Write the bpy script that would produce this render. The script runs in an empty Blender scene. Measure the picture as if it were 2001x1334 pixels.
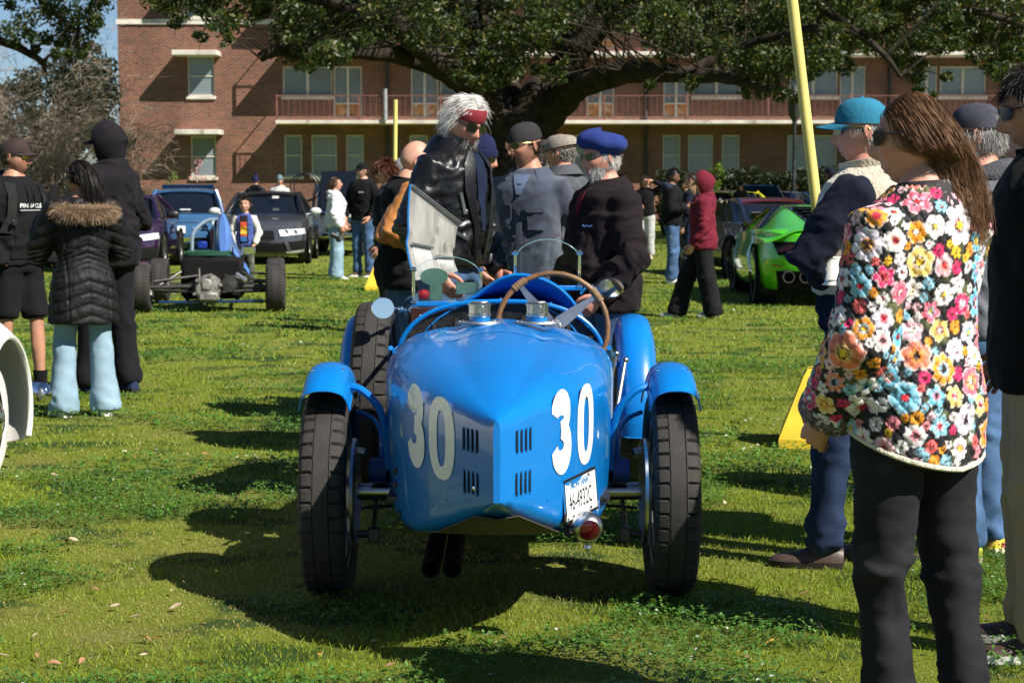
import bpy, bmesh, math, random
import numpy as np
from mathutils import Vector, Matrix, Euler
from math import sin, cos, pi, radians, sqrt, atan2, exp

random.seed(7); np.random.seed(7)
SC = bpy.context.scene
COL = SC.collection

# ------------------------------------------------------------------ camera, sky, sun, exposure
FPX, CPX, CPY = 3600.0, 1000.5, 667.0
CAMZ = 1.42
PITCH = math.atan(294.0 / FPX)
cam_d = bpy.data.cameras.new('camera'); cam = bpy.data.objects.new('camera', cam_d); COL.objects.link(cam)
cam_d.sensor_width = 36.0; cam_d.lens = 36.0 * FPX / 2001.0
cam_d.clip_start = 0.1; cam_d.clip_end = 3000
cam.location = (0, 0, CAMZ); cam.rotation_euler = (pi / 2 - PITCH, 0, 0)
cam_d.dof.use_dof = True; cam_d.dof.focus_distance = 6.2; cam_d.dof.aperture_fstop = 11.0
SC.camera = cam
SUN_TO = Vector((0.83, -0.60, 0.98)).normalized()          # direction towards the sun
world = bpy.data.worlds.new('World'); SC.world = world; world.use_nodes = True
wn = world.node_tree
for n in list(wn.nodes): wn.nodes.remove(n)
sky = wn.nodes.new('ShaderNodeTexSky'); sky.sky_type = 'NISHITA'; sky.sun_disc = False
sky.sun_elevation = math.asin(SUN_TO.z); sky.sun_rotation = math.atan2(SUN_TO.x, SUN_TO.y)
sky.air_density = 0.8; sky.dust_density = 0.0; sky.ozone_density = 5.0
bg = wn.nodes.new('ShaderNodeBackground'); bg.inputs['Strength'].default_value = 0.05
wo = wn.nodes.new('ShaderNodeOutputWorld')
wn.links.new(sky.outputs[0], bg.inputs[0]); wn.links.new(bg.outputs[0], wo.inputs[0])
sun_d = bpy.data.lights.new('sun', 'SUN'); sun_d.energy = 5.0; sun_d.angle = radians(0.5); sun_d.color = (1.0, 0.94, 0.85)
sun = bpy.data.objects.new('sun', sun_d); COL.objects.link(sun)
sun.rotation_euler = (-SUN_TO).to_track_quat('-Z', 'Y').to_euler(); sun.location = (20, -20, 30)
vs = SC.view_settings
vs.view_transform = 'Standard'; vs.look = 'None'; vs.gamma = 1.0; vs.exposure = 0.82; vs.use_curve_mapping = False

# ------------------------------------------------------------------ photograph pixel + real distance -> place
def W(px, py, Y):
    u = (px - CPX) / FPX; v = -(py - CPY) / FPX
    c, s = cos(PITCH), sin(PITCH)
    t = Y / (c + v * s)
    return Vector((u * t, Y, CAMZ + (-s + v * c) * t))
def G(px, py):
    u = (px - CPX) / FPX; v = -(py - CPY) / FPX
    c, s = cos(PITCH), sin(PITCH)
    t = CAMZ / (s - v * c)
    return Vector((u * t, (c + v * s) * t, 0))

# ------------------------------------------------------------------ numpy noise
def _hash(ix, iy, iz, seed):
    h = (ix.astype(np.int64) * 374761393 + iy.astype(np.int64) * 668265263 + iz.astype(np.int64) * 2147483647 + seed * 1274126177) & 0xffffffff
    h = ((h ^ (h >> 13)) * 1274126177) & 0xffffffff
    return ((h ^ (h >> 16)) & 0xffff) / 65535.0 * 2 - 1
def vnoise(p, seed=0):
    p = np.asarray(p, dtype=np.float64)
    i = np.floor(p); f = p - i; f = f * f * (3 - 2 * f)
    x, y, z = i[:, 0], i[:, 1], i[:, 2]
    r = 0
    for dx in (0, 1):
        wx = f[:, 0] if dx else 1 - f[:, 0]
        for dy in (0, 1):
            wy = f[:, 1] if dy else 1 - f[:, 1]
            for dz in (0, 1):
                wz = f[:, 2] if dz else 1 - f[:, 2]
                r = r + wx * wy * wz * _hash(x + dx, y + dy, z + dz, seed)
    return r
def fbm(p, oct=3, seed=0):
    p = np.asarray(p, dtype=np.float64); a = 1.0; r = 0; t = 0
    for k in range(oct):
        r = r + a * vnoise(p * (2 ** k) + 17.3 * k, seed + k); t += a; a *= 0.5
    return r / t
def sstep(a, b, x):
    t = np.clip((x - a) / (b - a), 0, 1); return t * t * (3 - 2 * t)
def lerp(a, b, t): return a + (b - a) * t
def interp(x, xs, ys):                       # smooth (monotone-ish) interpolation through knots
    return float(np.interp(x, xs, ys))
def catmull(pts, n):
    P = [np.array(p, float) for p in pts]; P = [2 * P[0] - P[1]] + P + [2 * P[-1] - P[-2]]
    out = []; m = len(P) - 3
    for k in range(n):
        t = k / (n - 1) * m; i = min(int(t), m - 1); t -= i
        a, b, c, d = P[i:i + 4]
        out.append(0.5 * (2 * b + (c - a) * t + (2 * a - 5 * b + 4 * c - d) * t * t + (3 * b - a - 3 * c + d) * t ** 3))
    return out

# ------------------------------------------------------------------ objects
def tag(o, label=None, cat=None, group=None, kind=None):
    if label: o['label'] = label
    if cat: o['category'] = cat
    if group: o['group'] = group
    if kind: o['kind'] = kind
    return o
def thing(name, label, cat, loc=(0, 0, 0), rz=0, group=None, scale=1):
    o = bpy.data.objects.new(name, None); COL.objects.link(o); o.empty_display_size = 0.1
    o.location = loc; o.rotation_euler = (0, 0, rz); o.scale = (scale,) * 3
    return tag(o, label, cat, group)
def link(name, me, mat=None, parent=None):
    o = bpy.data.objects.new(name, me); COL.objects.link(o)
    if mat is not None and not me.materials:
        for m in (mat if isinstance(mat, (list, tuple)) else [mat]): me.materials.append(m)
    if parent: o.parent = parent
    return o
def np_mesh(name, v, f, smooth=True):
    """v (n,3) ; f (m,3) or (m,4) index arrays -> mesh, fast"""
    v = np.asarray(v, np.float32); f = np.asarray(f, np.int32); k = f.shape[1]
    me = bpy.data.meshes.new(name)
    me.vertices.add(len(v)); me.vertices.foreach_set('co', v.ravel())
    me.loops.add(f.size); me.loops.foreach_set('vertex_index', f.ravel())
    me.polygons.add(len(f)); me.polygons.foreach_set('loop_start', np.arange(0, f.size, k, dtype=np.int32))
    me.polygons.foreach_set('use_smooth', np.full(len(f), smooth, dtype=bool))
    me.update(calc_edges=True); me.validate()
    return me
def vcol(me, c, name='Col'):
    a = me.color_attributes.new(name, 'FLOAT_COLOR', 'POINT')
    c = np.asarray(c, np.float32)
    if c.shape[1] == 3: c = np.concatenate([c, np.ones((len(c), 1), np.float32)], 1)
    a.data.foreach_set('color', c.ravel())

def frame_from(d, up=(0, 0, 1)):
    d = Vector(d).normalized(); u = Vector(up)
    if abs(d.dot(u.normalized())) > 0.97: u = Vector((0, 1, 0)) if abs(d.y) < 0.9 else Vector((1, 0, 0))
    x = u.cross(d).normalized(); y = d.cross(x).normalized()
    return x, y, d

class MB:
    def __init__(s): s.v = []; s.f = []; s.m = []; s.cur = 0
    def add(s, vs, fs, M=None):
        o = len(s.v)
        if M is not None: vs = [M @ Vector(p) for p in vs]
        s.v.extend([(float(p[0]), float(p[1]), float(p[2])) for p in vs])
        s.f.extend([tuple(i + o for i in f) for f in fs]); s.m.extend([s.cur] * len(fs))
        return s
    def box(s, x0, x1, y0, y1, z0, z1, M=None, c=0.0):
        if c <= 0:
            vs = [(x, y, z) for z in (z0, z1) for y in (y0, y1) for x in (x0, x1)]
            return s.add(vs, [(0, 2, 3, 1), (4, 5, 7, 6), (0, 1, 5, 4), (2, 6, 7, 3), (0, 4, 6, 2), (1, 3, 7, 5)], M)
        vs = []; idx = {}
        for i, x in enumerate((x0, x1)):
            for j, y in enumerate((y0, y1)):
                for k, z in enumerate((z0, z1)):
                    sx, sy, sz = (1 - 2 * i), (1 - 2 * j), (1 - 2 * k)
                    for a, p in enumerate(((x, y + sy * c, z + sz * c), (x + sx * c, y, z + sz * c), (x + sx * c, y + sy * c, z))):
                        idx[i, j, k, a] = len(vs); vs.append(p)
        fs = []
        q = [(0, 0), (1, 0), (1, 1), (0, 1)]
        for i in (0, 1):
            fs.append([idx[i, a, b, 0] for a, b in q]); fs.append([idx[a, i, b, 1] for a, b in q]); fs.append([idx[a, b, i, 2] for a, b in q])
        for a in (0, 1):
            for b in (0, 1):
                fs.append([idx[a, b, 0, 0], idx[a, b, 1, 0], idx[a, b, 1, 1], idx[a, b, 0, 1]])
                fs.append([idx[a, 0, b, 0], idx[a, 1, b, 0], idx[a, 1, b, 2], idx[a, 0, b, 2]])
                fs.append([idx[0, a, b, 1], idx[1, a, b, 1], idx[1, a, b, 2], idx[0, a, b, 2]])
                for k in (0, 1): fs.append([idx[a, b, k, 0], idx[a, b, k, 1], idx[a, b, k, 2]])
        return s.add(vs, fs, M)
    def rings(s, R, closed=True, cap0=True, cap1=True, M=None, loop=False):
        """R: list of rings, each the same number of points"""
        n = len(R[0]); vs = [p for r in R for p in r]; fs = []
        m = n if closed else n - 1
        K = len(R) if loop else len(R) - 1
        for i in range(K):
            a = i * n; b = ((i + 1) % len(R)) * n
            for j in range(m):
                k = (j + 1) % n
                fs.append((a + j, a + k, b + k, b + j))
        if closed and not loop:
            if cap0: fs.append(tuple(range(n - 1, -1, -1)))
            if cap1: fs.append(tuple((len(R) - 1) * n + j for j in range(n)))
        return s.add(vs, fs, M)
    def tube(s, pts, rad, n=8, M=None, round_ends=False, flat=1.0, up=(0, 0, 1)):
        pts = [Vector(p) for p in pts]
        if not hasattr(rad, '__len__'): rad = [rad] * len(pts)
        pts2 = list(pts); rad = list(rad)
        if round_ends:
            d0 = (pts[0] - pts[1]).normalized(); d1 = (pts[-1] - pts[-2]).normalized()
            pts2 = [pts[0] + d0 * rad[0] * .95, pts[0] + d0 * rad[0] * .6] + pts2 + [pts[-1] + d1 * rad[-1] * .6, pts[-1] + d1 * rad[-1] * .95]
            rad = [rad[0] * .3, rad[0] * .8] + rad + [rad[-1] * .8, rad[-1] * .3]
        R = []; px = None
        for i, p in enumerate(pts2):
            d = (pts2[min(i + 1, len(pts2) - 1)] - pts2[max(i - 1, 0)])
            if d.length < 1e-9: d = Vector((0, 0, 1))
            d.normalize()
            if px is None: x, y, _ = frame_from(d, up)
            else:
                x = (px - d * px.dot(d))
                if x.length < 1e-6: x, y, _ = frame_from(d, up)
                x.normalize(); y = d.cross(x)
            px = x
            R.append([p + (x * cos(2 * pi * k / n) + y * sin(2 * pi * k / n) * flat) * rad[i] for k in range(n)])
        return s.rings(R, M=M)
    def lathe(s, prof, n=24, M=None, cap=True, ang=2 * pi, axis='z'):
        full = abs(ang - 2 * pi) < 1e-6; R = []
        for (r, z) in prof:
            ring = []
            for k in range(n if full else n + 1):
                a = ang * k / n
                p = (r * cos(a), r * sin(a), z)
                if axis == 'x': p = (z, r * cos(a), r * sin(a))
                if axis == 'y': p = (r * sin(a), z, r * cos(a))
                ring.append(p)
            R.append(ring)
        return s.rings(R, closed=full, cap0=cap, cap1=cap, M=M)
    def ell(s, c, r, n=16, m=10, M=None, T=None):
        R = []
        for i in range(1, m):
            a = pi * i / m
            R.append([(c[0] + r[0] * sin(a) * cos(2 * pi * k / n), c[1] + r[1] * sin(a) * sin(2 * pi * k / n), c[2] - r[2] * cos(a)) for k in range(n)])
        if T is not None: R = [[T @ Vector(p) for p in q] for q in R]
        return s.rings(R, M=M)
    def sheet(s, G_, th=0.0, M=None, flip=False):
        """grid of points -> open sheet (th=0) or shell with thickness along the normals"""
        a = np.array([[tuple(p) for p in r] for r in G_], float); n, m, _ = a.shape
        q = [(i * m + j, i * m + j + 1, (i + 1) * m + j + 1, (i + 1) * m + j) for i in range(n - 1) for j in range(m - 1)]
        if flip: q = [f[::-1] for f in q]
        if th == 0: return s.add(a.reshape(-1, 3), q, M)
        du = np.gradient(a, axis=1); dv = np.gradient(a, axis=0)
        nr = np.cross(du, dv); nr /= np.maximum(np.linalg.norm(nr, axis=2, keepdims=True), 1e-9)
        b = a - nr * th * (-1 if flip else 1); o = n * m
        fs = list(q) + [tuple(i + o for i in f[::-1]) for f in q]
        bd = [j for j in range(m)] + [i * m + m - 1 for i in range(1, n)] + [(n - 1) * m + j for j in range(m - 2, -1, -1)] + [i * m for i in range(n - 2, 0, -1)]
        for k in range(len(bd)):
            i, j = bd[k], bd[(k + 1) % len(bd)]
            fs.append((i, i + o, j + o, j) if not flip else (j, j + o, i + o, i))
        return s.add(np.concatenate([a.reshape(-1, 3), b.reshape(-1, 3)]), fs, M)
    def prism(s, poly, d0, d1, M=None):
        """poly in local xy, extruded z d0..d1"""
        n = len(poly)
        vs = [(p[0], p[1], d0) for p in poly] + [(p[0], p[1], d1) for p in poly]
        fs = [tuple(range(n - 1, -1, -1)), tuple(range(n, 2 * n))] + [(i, (i + 1) % n, n + (i + 1) % n, n + i) for i in range(n)]
        return s.add(vs, fs, M)
    def mesh(s, name='m', smooth=True, sharp=None, fix=True):
        me = bpy.data.meshes.new(name); me.from_pydata(s.v, [], s.f)
        if any(s.m): me.polygons.foreach_set('material_index', np.array(s.m, np.int32))
        if fix:
            bm = bmesh.new(); bm.from_mesh(me); bmesh.ops.recalc_face_normals(bm, faces=bm.faces); bm.to_mesh(me); bm.free()
        me.polygons.foreach_set('use_smooth', np.full(len(me.polygons), bool(smooth)))
        if smooth and sharp: me.set_sharp_from_angle(angle=radians(sharp))
        me.update()
        return me
    def build(s, name, mat, parent=None, smooth=True, sharp=40, fix=True):
        return link(name, s.mesh(name, smooth, sharp, fix), mat, parent)
    def arrays(s): return s.v, s.f

def copy_tree(o, parent=None):
    c = o.copy(); COL.objects.link(c)
    if parent: c.parent = parent
    for ch in [x for x in o.children]: copy_tree(ch, c)
    return c

_tmp = None
def voxel(mb, size, it=2, lam=0.5):
    """join overlapping closed shells of mb into one continuous surface; returns numpy verts, quads"""
    me = bpy.data.meshes.new('tmp'); me.from_pydata(mb.v, [], mb.f)
    bm = bmesh.new(); bm.from_mesh(me); bmesh.ops.recalc_face_normals(bm, faces=bm.faces); bm.to_mesh(me); bm.free()
    me.remesh_voxel_size = size
    ob = bpy.data.objects.new('tmp', me); COL.objects.link(ob)
    md = ob.modifiers.new('r', 'REMESH'); md.mode = 'VOXEL'; md.voxel_size = size; md.adaptivity = 0
    dg = bpy.context.evaluated_depsgraph_get(); ev = ob.evaluated_get(dg); m2 = ev.to_mesh()
    n = len(m2.vertices); v = np.empty(n * 3, np.float32); m2.vertices.foreach_get('co', v); v = v.reshape(-1, 3).astype(float)
    nl = len(m2.loops); li = np.empty(nl, np.int32); m2.loops.foreach_get('vertex_index', li); f = li.reshape(-1, 4)
    ev.to_mesh_clear(); bpy.data.objects.remove(ob); bpy.data.meshes.remove(me)
    v = lapl(v, f, it, lam)
    return v, f
def lapl(v, f, it, lam=0.5, mask=None):
    e = np.concatenate([f[:, [0, 1]], f[:, [1, 2]], f[:, [2, 3]], f[:, [3, 0]]]); n = len(v)
    deg = np.maximum(np.bincount(e.ravel(), minlength=n), 1)
    for _ in range(it):
        s = np.stack([np.bincount(e[:, 0], v[e[:, 1], k], n) + np.bincount(e[:, 1], v[e[:, 0], k], n) for k in range(3)], 1)
        d = (s / deg[:, None] - v) * lam
        if mask is not None: d = d * mask[:, None]
        v = v + d
    return v
def vnormals(v, f):
    fn = np.cross(v[f[:, 2]] - v[f[:, 0]], v[f[:, 3 if f.shape[1] == 4 else 1]] - v[f[:, 1 if f.shape[1] == 4 else 0]])
    n = np.zeros_like(v)
    for k in range(f.shape[1]):
        for c in range(3): n[:, c] += np.bincount(f[:, k], fn[:, c], len(v))
    return n / np.maximum(np.linalg.norm(n, axis=1, keepdims=True), 1e-12)

# ------------------------------------------------------------------ materials
MATS = {}
def srgb(r, g, b):
    return tuple((c / 255 / 12.92) if c / 255 <= 0.04045 else ((c / 255 + 0.055) / 1.055) ** 2.4 for c in (r, g, b))
def pmat(name, col, rough=0.6, metal=0.0, var=0.12, vscale=6.0, bump=0.0, bscale=40.0, coat=0.0, spec=0.5, sheen=0.0, trans=0.0, ior=1.45, attr=None, wear=None, weave=False, emis=None):
    """procedural principled material: base colour broken up by noise, fine relief from a second noise"""
    if name in MATS: return MATS[name]
    m = bpy.data.materials.new(name); m.use_nodes = True; nt = m.node_tree; N = nt.nodes; L = nt.links
    b = N['Principled BSDF']; MATS[name] = m
    b.inputs['Roughness'].default_value = rough; b.inputs['Metallic'].default_value = metal
    b.inputs['Specular IOR Level'].default_value = spec
    if coat: b.inputs['Coat Weight'].default_value = coat; b.inputs['Coat Roughness'].default_value = 0.03
    if sheen: b.inputs['Sheen Weight'].default_value = sheen; b.inputs['Sheen Roughness'].default_value = 0.5
    if trans: b.inputs['Transmission Weight'].default_value = trans; b.inputs['IOR'].default_value = ior
    tc = N.new('ShaderNodeTexCoord')
    if attr:
        at = N.new('ShaderNodeAttribute'); at.attribute_name = attr; src = at.outputs['Color']
    else:
        rgb = N.new('ShaderNodeRGB'); rgb.outputs[0].default_value = (*col, 1); src = rgb.outputs[0]
    if var > 0:
        nz = N.new('ShaderNodeTexNoise'); nz.inputs['Scale'].default_value = vscale; nz.inputs['Detail'].default_value = 4
        L.new(tc.outputs['Object'], nz.inputs['Vector'])
        mr = N.new('ShaderNodeMapRange'); mr.inputs[1].default_value = 0.3; mr.inputs[2].default_value = 0.7
        mr.inputs[3].default_value = 1 - var; mr.inputs[4].default_value = 1 + var
        L.new(nz.outputs['Fac'], mr.inputs[0])
        mx = N.new('ShaderNodeMix'); mx.data_type = 'RGBA'; mx.blend_type = 'MULTIPLY'; mx.inputs[0].default_value = 1
        L.new(src, mx.inputs[6]); L.new(mr.outputs[0], mx.inputs[7]); src = mx.outputs[2]
        r2 = N.new('ShaderNodeMapRange'); r2.inputs[3].default_value = max(rough - 0.06, 0.0); r2.inputs[4].default_value = min(rough + 0.08, 1)
        if metal < .5 and not trans and rough > .2: L.new(nz.outputs['Fac'], r2.inputs[0]); L.new(r2.outputs[0], b.inputs['Roughness'])
    if wear:
        wz = N.new('ShaderNodeTexNoise'); wz.inputs['Scale'].default_value = wear[1]; wz.inputs['Detail'].default_value = 6
        L.new(tc.outputs['Object'], wz.inputs['Vector'])
        wr = N.new('ShaderNodeMapRange'); wr.inputs[1].default_value = wear[2]; wr.inputs[2].default_value = wear[2] + .12
        L.new(wz.outputs['Fac'], wr.inputs[0])
        wm = N.new('ShaderNodeMix'); wm.data_type = 'RGBA'; L.new(wr.outputs[0], wm.inputs[0]); L.new(src, wm.inputs[6]); wm.inputs[7].default_value = (*wear[0], 1); src = wm.outputs[2]
    L.new(src, b.inputs['Base Color'])
    if emis: b.inputs['Emission Color'].default_value = (*emis[0], 1); b.inputs['Emission Strength'].default_value = emis[1]
    if bump > 0:
        bz = N.new('ShaderNodeTexNoise'); bz.inputs['Scale'].default_value = bscale; bz.inputs['Detail'].default_value = 3
        if weave: bz = N.new('ShaderNodeTexWave'); bz.inputs['Scale'].default_value = bscale; bz.inputs['Distortion'].default_value = 2.0
        L.new(tc.outputs['Object'], bz.inputs['Vector'])
        bp = N.new('ShaderNodeBump'); bp.inputs['Strength'].default_value = bump; bp.inputs['Distance'].default_value = 0.01
        L.new(bz.outputs['Fac'], bp.inputs['Height']); L.new(bp.outputs[0], b.inputs['Normal'])
    return m
def cloth(name, col, var=0.15, rough=0.85, bump=0.25, bscale=60, sheen=0.15):
    return pmat(name, col, rough=rough, var=var, vscale=9, bump=bump, bscale=bscale, spec=0.15, sheen=sheen * .15)
RUBBER = pmat('tyre_rubber', (.03, .027, .024), rough=.75, var=.3, vscale=9, bump=.2, bscale=90, spec=.35)
BLACKP = pmat('black_plastic', (.012, .012, .013), rough=.45, var=.1)
CHROME = pmat('chrome', (.85, .86, .88), rough=.06, metal=1, var=0)
ALU = pmat('brushed_aluminium', (.55, .54, .52), rough=.3, metal=1, var=.15, vscale=20)
STEELD = pmat('dark_steel', (.08, .075, .07), rough=.5, metal=.8, var=.3, vscale=15)
GLASSD = pmat('dark_car_glass', (.006, .008, .012), rough=.05, var=0, spec=.8)
WHITEP = pmat('white_paint', (.78, .77, .73), rough=.3, var=.04, coat=.3)
LENSD = pmat('sunglass_lens', (.006, .006, .007), rough=.08, var=0, spec=.8)
MATTEB = pmat('matte_black', (.006, .006, .006), rough=.9, var=.1, spec=.2)
# ================================================================== SETTING
def leaf_arrays(P, size, rng, aspect=.5, up=.35, jitter=.35):
    n = len(P)
    nr = rng.normal(size=(n, 3)); nr[:, 2] += up; nr /= np.linalg.norm(nr, axis=1, keepdims=True)
    t = rng.normal(size=(n, 3)); t -= nr * (t * nr).sum(1, keepdims=True); t /= np.linalg.norm(t, axis=1, keepdims=True)
    s = np.cross(nr, t)
    a = (size * (1 + jitter * rng.uniform(-1, 1, n)))[:, None]
    v = np.stack([P - t * a, P + s * a * aspect - nr * a * .15, P + t * a, P - s * a * aspect - nr * a * .15], 1).reshape(-1, 3)
    f = np.arange(4 * n).reshape(-1, 4)
    return v, f
def leaf_mesh(name, P, size, rng, cols, mat, parent=None, aspect=.5, up=.35):
    v, f = leaf_arrays(P, size, rng, aspect, up)
    me = np_mesh(name, v, f, smooth=False)
    c = cols[rng.integers(0, len(cols), len(P))] * rng.uniform(.7, 1.3, (len(P), 1))
    vcol(me, np.repeat(c, 4, axis=0))
    return link(name, me, mat, parent)
def leafmat(name, rough=.45, sub=.25):
    m = pmat(name, (1, 1, 1), rough=rough, var=.1, vscale=3, attr='Col', spec=.4)
    nt = m.node_tree; N = nt.nodes; L = nt.links
    b = N['Principled BSDF']; out = N['Material Output']
    tr = N.new('ShaderNodeBsdfTranslucent'); at = N.new('ShaderNodeAttribute'); at.attribute_name = 'Col'
    g = N.new('ShaderNodeMix'); g.data_type = 'RGBA'; g.blend_type = 'MULTIPLY'; g.inputs[0].default_value = 1; g.inputs[7].default_value = (1.5, 1.6, .5, 1)
    L.new(at.outputs['Color'], g.inputs[6]); L.new(g.outputs[2], tr.inputs[0])
    mx = N.new('ShaderNodeMixShader'); mx.inputs[0].default_value = sub
    L.new(b.outputs[0], mx.inputs[1]); L.new(tr.outputs[0], mx.inputs[2]); L.new(mx.outputs[0], out.inputs[0])
    return m
LEAF = leafmat('foliage_leaf')
GRASSM = leafmat('grass_blade', .5, .3)
BARK = pmat('oak_bark', (.034, .027, .021), rough=.95, var=.45, vscale=5, bump=.9, bscale=9, spec=.15)
TWIGM = pmat('bare_twig', (.31, .245, .19), rough=.9, var=.3, vscale=2, spec=.2)

# ---- ground -------------------------------------------------------
def ground_mat():
    m = bpy.data.materials.new('lawn'); m.use_nodes = True; nt = m.node_tree; N = nt.nodes; L = nt.links; b = N['Principled BSDF']
    tc = N.new('ShaderNodeTexCoord')
    def nz(sc, det=4, rough=.6, sx=1, sy=1):
        mp = N.new('ShaderNodeMapping'); mp.inputs['Scale'].default_value = (sx, sy, 1); L.new(tc.outputs['Object'], mp.inputs[0])
        n = N.new('ShaderNodeTexNoise'); n.inputs['Scale'].default_value = sc; n.inputs['Detail'].default_value = det; n.inputs['Roughness'].default_value = rough
        L.new(mp.outputs[0], n.inputs['Vector']); return n.outputs['Fac']
    def ramp(src, stops):
        r = N.new('ShaderNodeValToRGB'); L.new(src, r.inputs[0]); e = r.color_ramp.elements
        while len(e) < len(stops): e.new(.5)
        for i, (p, c) in enumerate(stops): e[i].position = p; e[i].color = (*c, 1)
        return r.outputs[0]
    def mix(f, a, c, bt='MIX'):
        x = N.new('ShaderNodeMix'); x.data_type = 'RGBA'; x.blend_type = bt
        if isinstance(f, (int, float)): x.inputs[0].default_value = f
        else: L.new(f, x.inputs[0])
        L.new(a, x.inputs[6]); L.new(c, x.inputs[7]); return x.outputs[2]
    green = ramp(nz(55, 6, .75), [(.25, (.060, .09, .009)), (.5, (.170, .215, .020)), (.75, (.25, .28, .038))])
    dry = ramp(nz(60, 6, .7), [(.25, (.09, .08, .025)), (.5, (.20, .19, .055)), (.8, (.30, .26, .09))])
    patch = ramp(nz(1.3, 5, .65, .9, 1.1), [(.45, (0, 0, 0)), (.75, (1, 1, 1))])
    clov = ramp(nz(2.0, 5, .62, .85, 1.1), [(.52, (0, 0, 0)), (.60, (1, 1, 1))])
    dark = ramp(nz(70, 5, .8), [(.3, (.018, .04, .008)), (.6, (.05, .10, .02))])
    c = mix(patch, green, dry); c = mix(clov, c, dark)
    L.new(c, b.inputs['Base Color']); b.inputs['Roughness'].default_value = .9; b.inputs['Specular IOR Level'].default_value = .15
    bp = N.new('ShaderNodeBump'); bp.inputs['Strength'].default_value = .8; bp.inputs['Distance'].default_value = .03
    L.new(nz(45, 6, .8), bp.inputs['Height']); L.new(bp.outputs[0], b.inputs['Normal'])
    return m
mb = MB()
xs = list(np.linspace(-30, 30, 41)); ys = list(np.linspace(-12, 60, 49))
xs = [-900, -300, -100] + xs + [100, 300, 900]; ys = [-300, -60] + ys + [120, 300, 1500]
mb.sheet([[(x, y, 0) for x in xs] for y in ys])
g = mb.build('ground', ground_mat(), smooth=True, sharp=None); tag(g, kind='structure', label='mown lawn with clover patches and worn dry spots')

rg = np.random.default_rng(3)
def trapezoid(n, y0, y1, slack=.35):
    """points on the lawn in view between two distances (a little beyond the frame's sides)"""
    u = rg.uniform(0, 1, n); y = np.sqrt(y0 * y0 + u * (y1 * y1 - y0 * y0))
    x = rg.uniform(-1, 1, n) * (y * .278 + slack)
    return np.stack([x, y, np.zeros(n)], 1)
def patchiness(P): return fbm(P * np.array([.9, 1.0, 1]) * 1.15, 4, 5)          # dry patches
def cloverness(P): return fbm(P * np.array([.85, 1.05, 1]) * 1.9 + 40, 4, 9)     # clover patches
def blades(n, y0, y1, h, w):
    P = trapezoid(n, y0, y1); d = patchiness(P); c = cloverness(P)
    hh = h * rg.uniform(.45, 1.25, n) * (1 - .45 * sstep(0, .35, d)) * (1 + .25 * (c > .08))
    a = rg.uniform(0, 2 * pi, n); lean = rg.uniform(.15, .95, n) * hh; b = rg.uniform(0, 2 * pi, n)
    s = np.stack([np.cos(a), np.sin(a), 0 * a], 1) * (w * rg.uniform(.6, 1.3, n))[:, None]
    tip = P + np.stack([np.cos(b) * lean, np.sin(b) * lean, hh], 1)
    mid = P + np.stack([np.cos(b) * lean * .35, np.sin(b) * lean * .35, hh * .6], 1)
    v = np.stack([P - s, P + s, mid + s * .2, tip], 1).reshape(-1, 3)
    k = np.arange(n)[:, None] * 4
    f = np.concatenate([k + np.array([[0, 1, 2]]), k + np.array([[0, 2, 3]])])
    t = sstep(.02, .55, d + rg.normal(0, .16, n))[:, None] * (1 - .5 * sstep(8, 14, P[:, 1]))[:, None]
    col = lerp(np.array([[.195, .250, .020]]), np.array([[.30, .26, .085]]), t)
    cl = sstep(.06, .16, c)[:, None]; col = lerp(col, np.array([[.075, .150, .022]]), cl * .8) * rg.uniform(.65, 1.35, (n, 1))
    return v, f, np.repeat(col, 4, axis=0)
V = []; Fc = []; Cc = []; o = 0
for args in ((80000, 4.9, 8.5, .020, .0023), (58000, 8.5, 15, .025, .0040), (40000, 15, 30, .036, .0095), (20000, 30, 60, .045, .02)):
    v, f, c = blades(*args); V.append(v); Fc.append(f + o); Cc.append(c); o += len(v)
me = np_mesh('grass', np.concatenate(V), np.concatenate(Fc), smooth=False); vcol(me, np.concatenate(Cc))
tag(link('grass', me, GRASSM), 'short green and straw coloured grass of the lawn', 'grass', kind='stuff')
# clover: three leaflets on short stalks, in patches
def clover(n, y0, y1, r):
    P = trapezoid(n, y0, y1); P = P[cloverness(P) + rg.normal(0, .035, len(P)) > .09]; n = len(P)
    P[:, 2] = rg.uniform(.012, .045, n) + .012 * np.clip(cloverness(P) * 3, 0, 1)
    out = []; a0 = rg.uniform(0, 2 * pi, n); tl = rg.normal(0, .33, (n, 2))
    for k in range(3):
        a = a0 + k * 2 * pi / 3; d = np.stack([np.cos(a), np.sin(a), np.cos(a) * tl[:, 0] + np.sin(a) * tl[:, 1] + .2], 1) * (r * rg.uniform(.7, 1.3, n))[:, None]
        s = np.stack([-np.sin(a), np.cos(a), 0 * a], 1) * (r * .48)
        out.append(np.stack([P, P + d * .62 + s, P + d, P + d * .62 - s], 1))
    v = np.concatenate(out).reshape(-1, 3); f = np.arange(len(v)).reshape(-1, 4)
    c = np.array([[.075, .170, .026]]) * rg.uniform(.55, 1.5, (3 * n, 1)); fl = rg.uniform(0, 1, 3 * n) < .012; c[fl] = (.55, .55, .5)
    return v, f, np.repeat(c, 4, axis=0)
V = []; Fc = []; Cc = []; o = 0
for args in ((36000, 4.9, 9, .012), (24000, 9, 16, .019), (14000, 16, 30, .032)):
    v, f, c = clover(*args); V.append(v); Fc.append(f + o); Cc.append(c); o += len(v)
me = np_mesh('clover', np.concatenate(V), np.concatenate(Fc), smooth=False); vcol(me, np.concatenate(Cc))
tag(link('clover', me, GRASSM), 'dark green clover patches in the lawn', 'clover', kind='stuff')

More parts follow.
